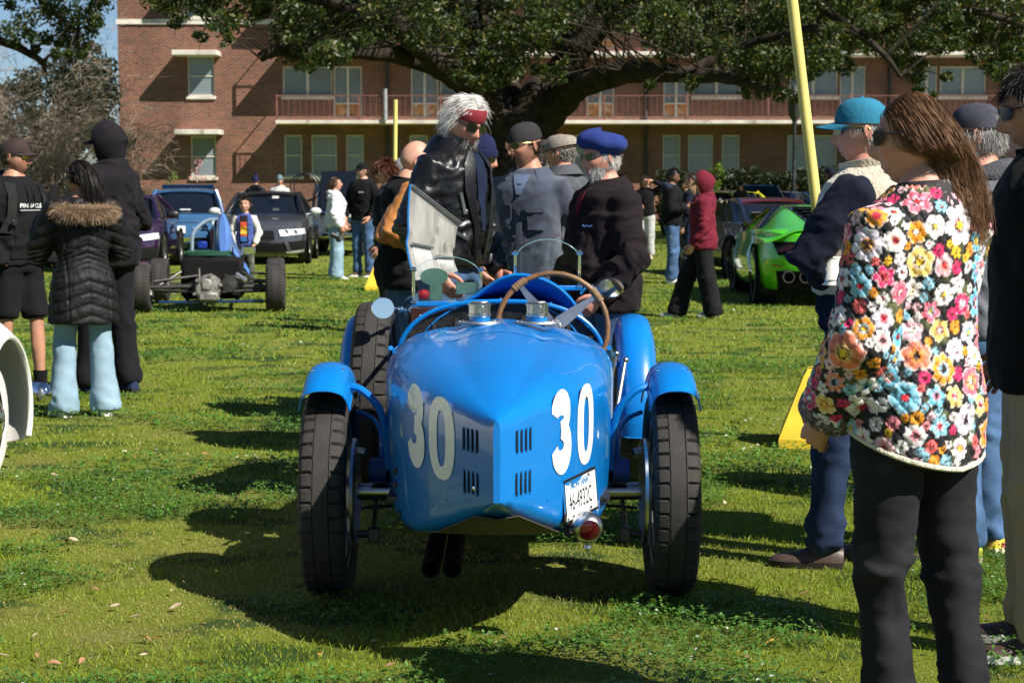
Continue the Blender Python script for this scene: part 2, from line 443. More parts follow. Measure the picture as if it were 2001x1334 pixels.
# ---- brick building ----------------------------------------------
BY = 84.0
def bx(px): return W(px, 250, BY).x
def bz(py): return W(1000, py, BY).z
def brick_mat():
    m = bpy.data.materials.new('red_brick'); m.use_nodes = True; nt = m.node_tree; N = nt.nodes; L = nt.links; b = N['Principled BSDF']
    tc = N.new('ShaderNodeTexCoord'); sp = N.new('ShaderNodeSeparateXYZ'); L.new(tc.outputs['Object'], sp.inputs[0])
    ad = N.new('ShaderNodeMath'); ad.operation = 'ADD'; L.new(sp.outputs[0], ad.inputs[0]); L.new(sp.outputs[1], ad.inputs[1])
    cb = N.new('ShaderNodeCombineXYZ'); L.new(ad.outputs[0], cb.inputs[0]); L.new(sp.outputs[2], cb.inputs[1])
    br = N.new('ShaderNodeTexBrick'); L.new(cb.outputs[0], br.inputs['Vector'])
    br.inputs['Scale'].default_value = 1.0; br.inputs['Brick Width'].default_value = .24; br.inputs['Row Height'].default_value = .082
    br.inputs['Mortar Size'].default_value = .011; br.inputs['Mortar Smooth'].default_value = .2; br.inputs['Bias'].default_value = -.15
    br.inputs['Color1'].default_value = (.20, .066, .040, 1); br.inputs['Color2'].default_value = (.075, .034, .028, 1); br.inputs['Mortar'].default_value = (.30, .235, .18, 1)
    nz = N.new('ShaderNodeTexNoise'); nz.inputs['Scale'].default_value = .5; nz.inputs['Detail'].default_value = 5; L.new(tc.outputs['Object'], nz.inputs['Vector'])
    mr = N.new('ShaderNodeMapRange'); mr.inputs[1].default_value = .3; mr.inputs[2].default_value = .7; mr.inputs[3].default_value = .8; mr.inputs[4].default_value = 1.2; L.new(nz.outputs['Fac'], mr.inputs[0])
    mx = N.new('ShaderNodeMix'); mx.data_type = 'RGBA'; mx.blend_type = 'MULTIPLY'; mx.inputs[0].default_value = 1
    L.new(br.outputs['Color'], mx.inputs[6]); L.new(mr.outputs[0], mx.inputs[7]); L.new(mx.outputs[2], b.inputs['Base Color'])
    b.inputs['Roughness'].default_value = .9; b.inputs['Specular IOR Level'].default_value = .2
    bp = N.new('ShaderNodeBump'); bp.inputs['Strength'].default_value = .6; bp.inputs['Distance'].default_value = .01; bp.invert = True
    L.new(br.outputs['Fac'], bp.inputs['Height']); L.new(bp.outputs[0], b.inputs['Normal'])
    return m
BRICK = brick_mat()
CONC = pmat('pale_concrete', (.60, .56, .49), rough=.85, var=.25, vscale=1.2, bump=.3, bscale=8, wear=((.25, .2, .15), 1.6, .60))
FRAMEM = pmat('window_frame_paint', (.56, .53, .46), rough=.6, var=.15)
def pane_mat():
    m = pmat('window_pane_with_blind', (.22, .26, .28), rough=.12, var=.12, vscale=.8, spec=.6)
    nt = m.node_tree; N = nt.nodes; L = nt.links; b = N['Principled BSDF']
    tc = N.new('ShaderNodeTexCoord'); wv = N.new('ShaderNodeTexWave'); wv.bands_direction = 'Z'; wv.inputs['Scale'].default_value = 3.2; L.new(tc.outputs['Object'], wv.inputs['Vector'])
    mr = N.new('ShaderNodeMapRange'); mr.inputs[3].default_value = .75; mr.inputs[4].default_value = 1.1; L.new(wv.outputs['Fac'], mr.inputs[0])
    src = b.inputs['Base Color'].links[0].from_socket
    mx = N.new('ShaderNodeMix'); mx.data_type = 'RGBA'; mx.blend_type = 'MULTIPLY'; mx.inputs[0].default_value = 1
    L.new(src, mx.inputs[6]); L.new(mr.outputs[0], mx.inputs[7]); L.new(mx.outputs[2], b.inputs['Base Color'])
    return m
PANE = pane_mat()
RUST = pmat('rusty_door_panel', (.42, .20, .07), rough=.8, var=.35, vscale=3, wear=((.5, .42, .32), 2.5, .55))
RAILM = pmat('rusty_red_railing', (.17, .065, .045), rough=.7, var=.3)
DOWNP = pmat('dark_downpipe', (.03, .035, .032), rough=.6, var=.2)
bld = thing('brick_building', 'long three storey red brick building with white balcony slabs behind the oak', 'building', (0, BY, 0))
XL = bx(233); XR = bx(2001) + 9; ZT = 13.5
XB = bx(540)                                   # balconies start here
wins = []                                      # (px0, px1, py0, py1, kind)
for (a, b) in ((368, 420),): wins += [(a, b, 110, 188, 'win'), (372, 422, 266, 346, 'win'), (368, 420, -40, 34, 'win')]
up = [(553, 650, 'wide'), (652, 708, 'door'), (803, 857, 'door'), (860, 948, 'wide'), (1050, 1143, 'wide'), (1146, 1200, 'door'), (1296, 1346, 'door'), (1353, 1447, 'wide'), (1541, 1636, 'wide'), (1640, 1690, 'door'), (1790, 1830, 'door'), (1835, 1925, 'wide'), (2060, 2140, 'wide'), (2142, 2196, 'door')]
for (a, b, k) in up:
    for dy in (0, -134):
        wins.append((a, b, 130 + dy, (188 if k == 'wide' else 231) + dy, k))
for (a, b) in ((555, 590), (608, 658), (676, 711), (800, 836), (853, 903), (921, 956), (1051, 1086), (1103, 1151), (1170, 1205), (1295, 1330), (1345, 1394), (1411, 1446), (1790, 1826), (1842, 1892), (1910, 1946)):
    wins.append((a, b, 264, 344, 'win'))
wins.append((1539, 1636, 264, 344, 'wide'))
rects = [(bx(a), bx(b), bz(d), bz(c), k) for (a, b, c, d, k) in wins]
XS = sorted(set([XL, XR] + [r[0] for r in rects] + [r[1] for r in rects])); ZS = sorted(set([0, ZT] + [r[2] for r in rects] + [r[3] for r in rects]))
wall = MB()
for i in range(len(XS) - 1):
    for j in range(len(ZS) - 1):
        xm = (XS[i] + XS[i + 1]) / 2; zm = (ZS[j] + ZS[j + 1]) / 2
        if any(r[0] < xm < r[1] and r[2] < zm < r[3] for r in rects): continue
        wall.add([(XS[i], 0, ZS[j]), (XS[i + 1], 0, ZS[j]), (XS[i + 1], 0, ZS[j + 1]), (XS[i], 0, ZS[j + 1])], [(0, 1, 2, 3)])
for (x0, x1, z0, z1, k) in rects:
    for q in ([(x0, 0, z0), (x0, .2, z0), (x0, .2, z1), (x0, 0, z1)], [(x1, 0, z0), (x1, 0, z1), (x1, .2, z1), (x1, .2, z0)], [(x0, 0, z1), (x0, .2, z1), (x1, .2, z1), (x1, 0, z1)], [(x0, 0, z0), (x1, 0, z0), (x1, .2, z0), (x0, .2, z0)]):
        wall.add(q, [(0, 1, 2, 3)])
wall.add([(XL, 0, 0), (XL, 14, 0), (XL, 14, ZT), (XL, 0, ZT), (XR, 0, 0), (XR, 14, 0), (XR, 14, ZT), (XR, 0, ZT)], [(0, 3, 2, 1), (4, 5, 6, 7), (1, 2, 6, 5)])
wall.build('wall', BRICK, bld, smooth=False, fix=False)
rf = MB(); rf.box(XL - .3, XR + .3, -.5, 14.3, ZT, ZT + .35); rf.build('roof', CONC, bld, smooth=False)
for (x0, x1, z0, z1, k) in rects:
    fr = MB(); t = .075
    fr.box(x0, x0 + t, .06, .16, z0, z1); fr.box(x1 - t, x1, .06, .16, z0, z1); fr.box(x0 + t, x1 - t, .06, .16, z1 - t, z1); fr.box(x0 + t, x1 - t, .06, .16, z0, z0 + t)
    w = x1 - x0; zm = (z0 + z1) / 2
    if k == 'win': fr.box(x0 + t, x1 - t, .075, .155, zm - .03, zm + .03)
    if k == 'wide': fr.box(x0 + w * .5 - .07, x0 + w * .5 + .07, .055, .158, z0 + t, z1 - t)
    if k == 'door':
        fr.box(x0 + w * .5 - .06, x0 + w * .5 + .06, .055, .158, z0 + t, z1 - t)
        fr.box(x0 + t, x1 - t, .075, .155, z0 + .62, z0 + .70)
    wo_ = fr.build('door' if k == 'door' else 'window', FRAMEM, bld, smooth=False)
    pn = MB(); zp = z0 + (.70 if k == 'door' else t)
    xsplit = [x0 + t, x1 - t] if k == 'win' else [x0 + t, x0 + w * .5, x1 - t]
    for a, b in zip(xsplit[:-1], xsplit[1:]):
        p = MB(); p.box(a, b, .118, .128, zp, z1 - t); p.build('pane', PANE, wo_, smooth=False)
    if k == 'door':
        p = MB(); p.box(x0 + t, x0 + w * .5, .115, .13, z0 + t, z0 + .62); p.box(x0 + w * .5 + .002, x1 - t, .115, .13, z0 + t, z0 + .62); p.build('kick_panel', RUST, wo_, smooth=False)
    if k != 'door':
        s = MB(); s.box(x0 - .07, x1 + .07, -.1, .1, z0 - .15, z0 - .002, c=.012); s.build('sill', CONC, wo_, smooth=False)
for (a, b, c) in ((347, 434, 98), (350, 437, 253), (350, 437, -52)):      # canopies over the single windows
    z = W(1000, c, BY - 1.2).z
    s = MB(); s.box(bx(a), bx(b), -1.25, -.003, z - .22, z, c=.015); s.build('window_canopy', CONC, bld, smooth=False)
co = MB(); co.box(XL - .05, XB, -.08, -.003, bz(48), bz(38)); co.build('coping_band', CONC, bld, smooth=False)
for py in (235, 101, -33):
    z = W(1000, py, BY - 1.6).z
    s = MB(); s.box(W(538, py, BY - 1.6).x, XR, -1.62, -.003, z - .16, z, c=.012); s.build('balcony_slab', CONC, bld, smooth=False)
    if py < 0: continue
    r = MB(); x = W(541, py, BY - 1.6).x; x0 = x; y = -1.56
    r.box(x0, XR, y - .02, y + .02, z + 1.06, z + 1.10); r.box(x0, XR, y - .012, y + .012, z + .10, z + .125)
    r.box(x0 - .02, x0 + .02, y + .025, -.01, z + 1.06, z + 1.10)
    railing = r.build('railing', RAILM, bld, smooth=False)
    bal = MB(); bal.box(-.009, .009, -.009, .009, .127, 1.058); bal_me = bal.mesh('baluster', False); bal_me.materials.append(RAILM)
    k = 0
    while x < XR:
        if k % 14 == 0:
            p = MB(); p.box(x - .04, x + .04, y - .04, y + .04, z, z + 1.13); p.build('railing_post', RAILM, bld, smooth=False)
        elif k < 150 and py > 200:
            o_ = link('baluster', bal_me, None, railing); o_.location = (x, y, z)
        else:
            pass
        x += .26; k += 1
for px in (757, 1736, 1262):
    p = MB(); p.tube([(bx(px), -.1, 0), (bx(px), -.1, ZT - .3)], .075, 8); p.build('downpipe', DOWNP, bld)
p = MB(); p.tube([(bx(758), -1.72, bz(240)), (bx(758), -1.72, bz(178))], .09, 8); p.build('rain_pipe', pmat('grey_pipe', (.25, .27, .27), rough=.7), bld)

# ---- live oak ------------------------------------------------------
OD = 54.0
def limb_tube(mb, pts, depth=OD, n=9, seed=0, sub=5):
    rr = random.Random(seed)
    P = [tuple(W(a, b, depth + (q[3] if len(q) > 3 else 0))) + (c * (depth / FPX),) for q in pts for (a, b, c) in [q[:3]]]
    C = catmull(P, (len(P) - 1) * sub + 1)
    pts_, rad = [], []
    for c in C:
        j = max(c[3], .01)
        pts_.append(Vector(c[:3]) + Vector((rr.uniform(-1, 1), rr.uniform(-1, 1), rr.uniform(-1, 1))) * j * .10); rad.append(j * rr.uniform(.93, 1.08))
    mb.tube(pts_, rad, n); return pts_
oak = thing('oak_tree', 'huge spreading live oak with dark limbs in front of the brick building', 'tree', (0, 0, 0))
oak.location = (W(1015, 400, OD).x, OD, 0)
def limbs(limbs_, depth, seed0=0):
    mb = MB(); nodes = []
    for i, l in enumerate(limbs_): nodes += limb_tube(mb, l, depth, seed=seed0 + i)
    return mb, nodes
oak_limbs = [
    [(1000, 474, 66), (1003, 440, 52), (1006, 380, 48), (1014, 300, 50), (1018, 235, 54)],
    [(1006, 270, 40), (965, 215, 34), (912, 165, 28, -1), (862, 128, 24, -2), (800, 70, 21, -2.5), (752, 20, 19, -3), (735, -50, 17, -3), (690, -170, 10, -3)],
    [(905, 160, 22), (830, 122, 20, -1), (720, 98, 18, -3), (620, 104, 14, -4), (545, 100, 11, -5), (508, 112, 9, -5)],
    [(1020, 260, 40), (1045, 195, 34), (1100, 130, 30, 1), (1160, 62, 26, 1), (1205, 0, 22, 1), (1250, -90, 16, 1), (1300, -220, 8, 0)],
    [(1030, 280, 38), (1070, 225, 34), (1110, 185, 30, -1), (1150, 160, 26, -2), (1230, 142, 21, -3), (1330, 146, 16, -4), (1420, 152, 11, -5), (1520, 182, 6, -6)],
    [(800, 70, 17, -2.5), (690, 20, 15, -3), (560, -20, 13, -4), (430, -40, 9, -5), (300, -30, 5, -6)],
    [(1205, 0, 17, 1), (1330, -50, 15, -1), (1500, -60, 13, -2), (1700, -30, 10, -3), (1900, 20, 7, -4), (2040, 60, 4, -4)],
    [(1330, 146, 10, -4), (1430, 100, 9, -4), (1560, 60, 7, -5), (1680, 60, 5, -5)],
    [(1018, 240, 30), (985, 150, 26, 3), (960, 60, 22, 5), (940, -60, 16, 6), (930, -220, 8, 6)],
    [(1100, 130, 20, 1), (1120, 40, 18, 4), (1110, -60, 14, 5), (1080, -200, 8, 6)],
    [(1500, -60, 9, -2), (1640, 40, 8, -6), (1720, 100, 6, -7), (1760, 150, 3, -7)],
]
OMB, onodes = limbs(oak_limbs, OD)
orng = np.random.default_rng(11)
cx_ = [200, 260, 330, 400, 440, 500, 545, 570, 610, 650, 700, 745, 790, 830, 870, 900, 950, 985, 1020, 1060, 1090, 1115, 1180, 1230, 1290, 1330, 1360, 1400, 1440, 1480, 1540, 1600, 1650, 1700, 1740, 1790, 1830, 1860, 1900, 1960, 2010, 2100]
cy_ = [-40, 0, 40, 70, 80, 55, 60, 125, 155, 140, 105, 95, 80, 110, 145, 170, 185, 185, 130, 110, 150, 110, 70, 95, 130, 120, 165, 130, 145, 175, 185, 155, 120, 105, 115, 165, 120, 100, 125, 165, 140, 120]
clumps = []
for _ in range(820):
    px = orng.uniform(215, 2080); lo = np.interp(px, cx_, cy_); r = orng.uniform(18, 46)
    py = lo - r * .75 - abs(orng.normal(0, 1)) * 150
    if py < -330: continue
    if px < 560 and py > -30 and orng.uniform() < .35: continue
    if 1030 < px < 1260 and 20 < py < 160 and orng.uniform() < .55: continue
    if 1240 < px < 1420 and 95 < py < 130 and orng.uniform() < .5: continue
    clumps.append((px, py, r, OD + orng.normal(0, 4.5)))
for (px, py, r) in ((1080, 150, 26), (1095, 118, 18), (1055, 135, 16), (600, 120, 30), (640, 95, 28), (580, 95, 18), (1345, 165, 18), (1360, 150, 14), (1475, 175, 30), (1520, 185, 24), (1555, 190, 14), (1420, 130, 26), (1790, 150, 18), (1795, 175, 10), (1450, 100, 30), (1500, 130, 26), (1380, 90, 20), (450, 75, 14), (395, 70, 16), (345, 45, 16), (435, 88, 8), (950, 165, 24), (905, 150, 22), (990, 120, 24), (1850, 150, 12), (1820, 185, 8), (1270, 165, 12), (1255, 190, 7), (1650, 130, 22), (1600, 120, 30), (1700, 90, 26)):
    clumps.append((px, py, r, OD - 5 + orng.normal(0, 1)))
N3 = np.array([tuple(p) for p in onodes]); PP = []; TW = MB()
for (px, py, r, d) in clumps:
    c = np.array(tuple(W(px, py, d))); R = r * d / FPX
    n = int(108 + 300 * (R / .6) ** 1.7)
    u = orng.normal(size=(n, 3)); u /= np.linalg.norm(u, axis=1, keepdims=True)
    rad = orng.uniform(.15, 1, n) ** .45
    q = c + u * (rad * R)[:, None] * np.array([1.15, 1.1, .78])
    hole = vnoise(q * 3.1, 3); q = q[hole > -.30]
    PP.append(q)
    k = np.argmin(((N3 - c) ** 2).sum(1)); a = Vector(N3[k]); b = Vector(c)
    if (b - a).length < 9:
        m = (a + b) / 2 + Vector((orng.normal(0, .15), orng.normal(0, .15), .18))
        OMB.tube([a, m, b, b + (b - m) * .35 + Vector((0, 0, -.1))], [.032, .022, .014, .006], 4)
PP = np.concatenate(PP)
off = np.array(tuple(oak.location))
OMB.v = [(p[0] - off[0], p[1] - off[1], p[2]) for p in OMB.v]
OMB.build('trunk', BARK, oak)
OAKC = np.array([[.022, .042, .009], [.030, .055, .012], [.018, .035, .009], [.042, .068, .014], [.055, .085, .018], [.11, .10, .02]])
leaf_mesh('crown', PP - off, .074, orng, OAKC, LEAF, oak)

# ---- oak branch hanging in from the left (second tree) ------------
t2 = thing('oak_tree', 'leafy oak reaching in at the upper left corner against the blue sky', 'tree', (-16.5, 47, 0))
l2 = [[(-330, 480, 40), (-330, 250, 38), (-300, 60, 36), (-230, 20, 26), (-120, 40, 16), (-20, 72, 10), (45, 98, 8), (80, 120, 6), (90, 142, 3)], [(-230, 20, 20), (-120, -60, 14), (0, -90, 10), (120, -60, 7), (190, -10, 4)], [(0, -90, 8), (60, -20, 6), (110, 30, 5), (150, 60, 3)], [(-300, 60, 30), (-300, -150, 22), (-290, -330, 10)]]
M2, n2 = limbs(l2, 47, 60); P2 = []
c2 = [(20, 62, 26), (45, 40, 26), (75, 30, 26), (105, 20, 30), (140, 25, 28), (165, 45, 24), (120, 55, 24), (90, 75, 16), (150, 80, 14), (60, 70, 18), (30, 85, 14), (185, 15, 20), (200, 0, 16), (135, 105, 9), (70, 95, 10), (115, 85, 10), (95, 5, 26), (20, 10, 14), (170, 90, 8), (150, 60, 20), (130, 80, 16), (180, 60, 16), (160, 105, 12), (110, 105, 12), (190, 40, 16)]
for _ in range(70): c2.append((orng.uniform(-420, 190), orng.uniform(-330, -10), orng.uniform(24, 50)))
for _ in range(30): c2.append((orng.uniform(-520, -60), orng.uniform(-60, 150), orng.uniform(24, 50)))
N2 = np.array([tuple(p) for p in n2])
for (px, py, r) in c2:
    d = 47 + orng.normal(0, 1.2); c = np.array(tuple(W(px, py, d))); R = r * d / FPX; n = int(110 + 330 * (R / .5) ** 1.7)
    u = orng.normal(size=(n, 3)); u /= np.linalg.norm(u, axis=1, keepdims=True)
    q = c + u * (orng.uniform(.1, 1, n) ** .5 * R)[:, None]; P2.append(q[vnoise(q * 3.3, 8) > -.3])
    k = np.argmin(((N2 - c) ** 2).sum(1)); a = Vector(N2[k]); b = Vector(c)
    if (a - b).length < 5: M2.tube([a, (a + b) / 2 + Vector((0, 0, .1)), b], [.04, .025, .01], 5)
o2 = np.array([-16.5, 47, 0]); M2.v = [(p[0] - o2[0], p[1] - o2[1], p[2]) for p in M2.v]
M2.build('trunk', BARK, t2); leaf_mesh('crown', np.concatenate(P2) - o2, .055, orng, OAKC, LEAF, t2)

# ---- trees and shrubs at the left of the building -----------------
def leafy(name, label, cat, cl, depth, leaf, cols, per=300, dj=2.0, group=None, trunk=.25, seed=0, aspect=.5):
    rng = np.random.default_rng(seed); P = []
    cs = [(np.array(tuple(W(px, py, depth + rng.normal(0, dj)))), r * depth / FPX) for (px, py, r) in cl]
    bx_ = float(np.mean([c[0][0] for c in cs])); t = thing(name, label, cat, (bx_, depth, 0), group=group); o = np.array([bx_, depth, 0.])
    mb = MB(); ztop = min(c[0][2] for c in cs)
    mb.tube([(0, 0, 0), (.1, 0, max(ztop, .3) * .6), (0, 0, max(ztop, .4) + .3)], [trunk, trunk * .8, trunk * .5], 7)
    for c, R in cs:
        n = int(per * (R / .5) ** 1.6) + 30; u = rng.normal(size=(n, 3)); u /= np.linalg.norm(u, axis=1, keepdims=True)
        q = c + u * (rng.uniform(.1, 1, n) ** .45 * R)[:, None]; P.append(q[vnoise(q * 2.2 / max(R, .3), seed) > -.35])
        a = Vector((0, 0, max(ztop, .4))); b = Vector(c - o); mb.tube([a, (a + b) / 2 + Vector((0, 0, -.1)), b], [trunk * .4, trunk * .25, .01], 4)
    mb.build('trunk' if cat == 'tree' else 'stem', BARK, t)
    P = np.concatenate(P) - o; P = P[P[:, 2] > .02]
    leaf_mesh('crown' if cat == 'tree' else 'foliage', P, leaf, rng, np.array(cols), LEAF, t, aspect=aspect)
    return t
DK = [[.016, .026, .008], [.022, .036, .010], [.012, .020, .007]]
rr_ = np.random.default_rng(5)
cl = [(rr_.uniform(-60, 225), rr_.uniform(170, 400), rr_.uniform(22, 40)) for _ in range(76)] + [(170, 120, 34), (190, 150, 34), (150, 160, 34), (120, 150, 24), (60, 175, 26), (20, 190, 30), (210, 190, 24), (140, 105, 20), (185, 95, 16), (110, 125, 26), (80, 150, 28), (40, 160, 26), (160, 90, 22), (205, 130, 24), (175, 140, 30), (130, 130, 28), (0, 185, 26), (90, 175, 30), (210, 160, 26)]
leafy('evergreen_tree', 'dark evergreen tree behind the bare shrub left of the building', 'tree', cl, 68, .11, DK, 140, 2.5, seed=21)
cl = [(rr_.uniform(150, 250), rr_.uniform(265, 380), rr_.uniform(16, 26)) for _ in range(10)]
leafy('evergreen_shrub', 'glossy green shrub at the left corner of the brick building', 'shrub', cl, 62, .07, [[.03, .07, .015], [.045, .095, .02], [.02, .045, .01]], 160, 1, seed=22, trunk=.06)
def bare(name, label, depth, bases, seed, n0=34, L0=3.0):
    rnd = random.Random(seed); mb = MB(); o = G(*bases[0]); o = Vector((W(bases[0][0], 300, depth).x, depth, 0))
    t = thing(name, label, 'shrub', o)
    def grow(p, d, L, r, lev):
        pts = [p]; rad = [r]; q = p; n = 4 if lev < 2 else 3 if lev < 3 else 2
        for k in range(n):
            d = (d + Vector((rnd.uniform(-1, 1), rnd.uniform(-1, 1), rnd.uniform(-.75, .75))) * .28 + Vector((0, 0, -.05 * lev))).normalized()
            q = q + d * (L / n); pts.append(q); rad.append(r * (1 - .72 * (k + 1) / n))
            if lev < 3:
                for _ in range(2 if lev < 2 else 3):
                    if rnd.random() < .9:
                        dd = (d + Vector((rnd.uniform(-1, 1), rnd.uniform(-1, 1), rnd.uniform(-.6, .8))) * .95).normalized()
                        grow(q, dd, L * rnd.uniform(.42, .7), max(rad[-1] * .72, .007), lev + 1)
        mb.tube(pts, rad, 3)
    for i in range(n0):
        a = rnd.uniform(0, 2 * pi); el = rnd.uniform(.25, 1.35)
        bxp = W(rnd.choice(bases)[0] + rnd.uniform(-25, 25), 300, depth).x
        grow(Vector((bxp - o.x, rnd.uniform(-.5, .5), .3)), Vector((cos(a) * cos(el), sin(a) * cos(el), sin(el))), L0 * rnd.uniform(.7, 1.25), .034, 0)
    mb.build('twigs', TWIGM, t, fix=False); return t
bare('bare_shrub', 'leafless grey brown shrub arching beside the left corner of the building', 58, [(95, 420), (140, 420), (60, 420)], 4, 13, 3.3)
bare('bare_shrub', 'leafless grey twiggy shrub at the far left behind the man in the brown cap', 60, [(0, 420), (40, 420), (-40, 420)], 9, 12, 4.0)
PINK = [[.55, .25, .30], [.62, .36, .40], [.48, .2, .25]]
cl = [(388, 318, 9), (382, 335, 9), (396, 350, 8), (378, 350, 9), (390, 368, 10), (372, 372, 10), (405, 375, 8)]
leafy('magnolia_shrub', 'pink blossoming shrub in front of the lower left window', 'shrub', cl, 79, .05, PINK, 90, .4, seed=31, trunk=.04)
leafy('green_shrub', 'small bright green shrub left of the pink blossoms', 'shrub', [(340, 345, 12), (330, 362, 14), (350, 372, 14), (338, 390, 16), (300, 385, 12), (312, 395, 14), (282, 380, 10)], 79.5, .05, [[.10, .17, .03], [.14, .2, .04]], 130, .4, seed=32, trunk=.04)
leafy('green_shrub', 'bright yellow green sapling rising above the dark hedge', 'shrub', [(1392, 335, 9), (1405, 325, 8), (1410, 340, 10), (1385, 352, 9), (1400, 360, 12)], 76, .075, [[.16, .28, .03], [.2, .3, .05], [.12, .22, .02]], 60, .3, seed=33, trunk=.03)
hd = thing('hedge', 'long clipped hedge with shade-darkened leaves below the ground floor windows at right', 'hedge', (W(1500, 400, 77).x, 77, 0)); hx = hd.location.x
rh = np.random.default_rng(41); n = 26000
hp = np.stack([rh.uniform(W(1285, 400, 77).x, W(2090, 400, 77).x, n) - hx, rh.uniform(-1, 1, n), rh.uniform(0, 1, n) ** .8 * 2.25], 1)
hp[:, 2] *= (1 + .12 * vnoise(hp * 1.3, 2)); hp[:, 1] *= 1.0
leaf_mesh('foliage', hp, .10, rh, np.array(DK) * 1.0, LEAF, hd)  # oak shade over the hedge is put into its dark leaf colour
hs = MB()
for k in range(24): x = lerp(hp[:, 0].min(), hp[:, 0].max(), (k + .5) / 24); hs.tube([(x, 0, 0), (x + .1, .1, 1.0), (x, 0, 1.9)], [.05, .04, .01], 5)
hs.build('stem', BARK, hd)
lp = thing('lamp_post', 'tall black lamp post half hidden by oak leaves beside the hedge', 'lamp post', (W(1552, 300, 72).x, 72, 0))
p = MB(); p.lathe([(.16, 0), (.16, .25), (.08, .4), (.065, 3.9), (.10, 4.0), (.10, 4.1)], 12); p.build('pole', DOWNP, lp)
p = MB(); p.lathe([(.09, 4.1), (.24, 4.35), (.27, 5.0), (.30, 5.05), (.12, 5.35), (.02, 5.5)], 8); p.build('lantern', DOWNP, lp)
# ================================================================== BLUE RACING CAR
BLUE = pmat('french_blue_paint', (.001, .165, .52), rough=.33, var=.07, vscale=2.5, coat=.55, spec=.4)
BLUE_SHADE = pmat('blue_paint_shade_tone', (.002,.08,.38), rough=.35, var=.08)  # darker copy of the car blue, shade of the inner cowl put into colour
LEATHER = pmat('black_quilted_leather', (.012, .011, .010), rough=.55, var=.3, vscale=20, bump=.6, bscale=30)
WOODW = pmat('steering_wheel_wood', (.18, .095, .045), rough=.4, var=.3, vscale=14, bump=.2, bscale=40)
CORD = pmat('brown_cord_binding', (.19, .12, .065), rough=.8, var=.3, vscale=60)
NUMW = pmat('white_number_paint', (.80, .80, .78), rough=.35, var=.04, coat=.3)
DULLALU = pmat('dull_aluminium', (.42, .42, .40), rough=.42, metal=.9, var=.2, vscale=9)
CLEARG = pmat('clear_glass', (.95, 1.0, .99), rough=.0, var=0, trans=1.0, ior=1.2)
REDL = pmat('red_lens', (.045, .002, .003), rough=.12, var=0, coat=.5)
BELLY = pmat('belly_pan', (.06, .05, .035), rough=.7, var=.4, vscale=5)
CARX, CARY = W(976, 900, 6.45).x, 6.45
car = thing('racing_car', 'blue vintage open racing car with white number 30 on its pointed tail', 'car', (CARX, CARY, 0))

# --- tail body : stations from cockpit (y=+.3) to the knife edge (y=-1.15)
TY = [.34, .2, 0, -.2, -.4, -.6, -.8, -1.0, -1.10, -1.15]
TW_ = [.415, .41, .398, .378, .345, .290, .205, .100, .042, .010]
TT = [.950, .952, .950, .938, .918, .890, .850, .802, .772, .757]
TB = [.33, .32, .31, .305, .31, .325, .375, .445, .49, .515]
def tail_w(y): return float(np.interp(-y, [-t for t in TY], TW_))
def tail_t(y): return float(np.interp(-y, [-t for t in TY], TT))
def tail_b(y): return float(np.interp(-y, [-t for t in TY], TB))
_st = catmull([(y, w, t, b) for y, w, t, b in zip(TY, TW_, TT, TB)], 46)
def section(w, zt, zb, k):
    """half outline from top centre over the shoulder down the side to bottom centre; k: 0 round deck .. 1 sharp tail"""
    pts = []; sh = lerp(.155, .045, k) ; shw = min(w * .62, lerp(.26, .06, k))
    drop = lerp(.05, .004, k)
    for i in range(9):
        u = i / 8; pts.append(((w - shw) * u, zt - drop * u * u * .6 - lerp(.0, .0, k)))
    z0 = zt - drop * .6
    for i in range(1, 11):
        a = pi / 2 * i / 10; ex = 1.0
        pts.append((w - shw + shw * sin(a) ** ex, z0 - sh + sh * cos(a) ** ex))
    zs = pts[-1][1]; rb = min(.05, w * .5)
    for i in range(1, 10):
        u = i / 9; pts.append((w * (1 - .035 * u * u) if True else w, lerp(zs, zb + rb, u)))
    xw = pts[-1][0]
    for i in range(1, 6):
        a = pi / 2 * i / 5; pts.append((xw - rb + rb * cos(a), zb + rb - rb * sin(a)))
    for i in range(1, 4): pts.append(((xw - rb) * (1 - i / 3), zb))
    return pts
R = []
for (y, w, t, b) in _st:
    k = float(sstep(.35, 1.12, np.array(-y)))
    s = section(max(w, .006), t, b, k)
    ring = [(x, y, z) for (x, z) in s] + [(-x, y, z) for (x, z) in s[-2:0:-1]]
    R.append(ring)
mb = MB(); mb.rings(R, cap0=False, cap1=True)
tail = mb.build('tail', BLUE, car, smooth=True, sharp=45)
def side_x(y, z):
    w = tail_w(y); zb = tail_b(y); k = float(sstep(.35, 1.12, np.array(-y)))
    zs = tail_t(y) - .03 - lerp(.155, .045, k); u = np.clip((zs - z) / max(zs - zb - .05, .01), 0, 1)
    st = min(_st, key=lambda q: abs(q[0] - y)); w = float(np.interp(y, [q[0] for q in _st][::-1], [q[1] for q in _st][::-1]))
    return w * (1 - .035 * u * u)
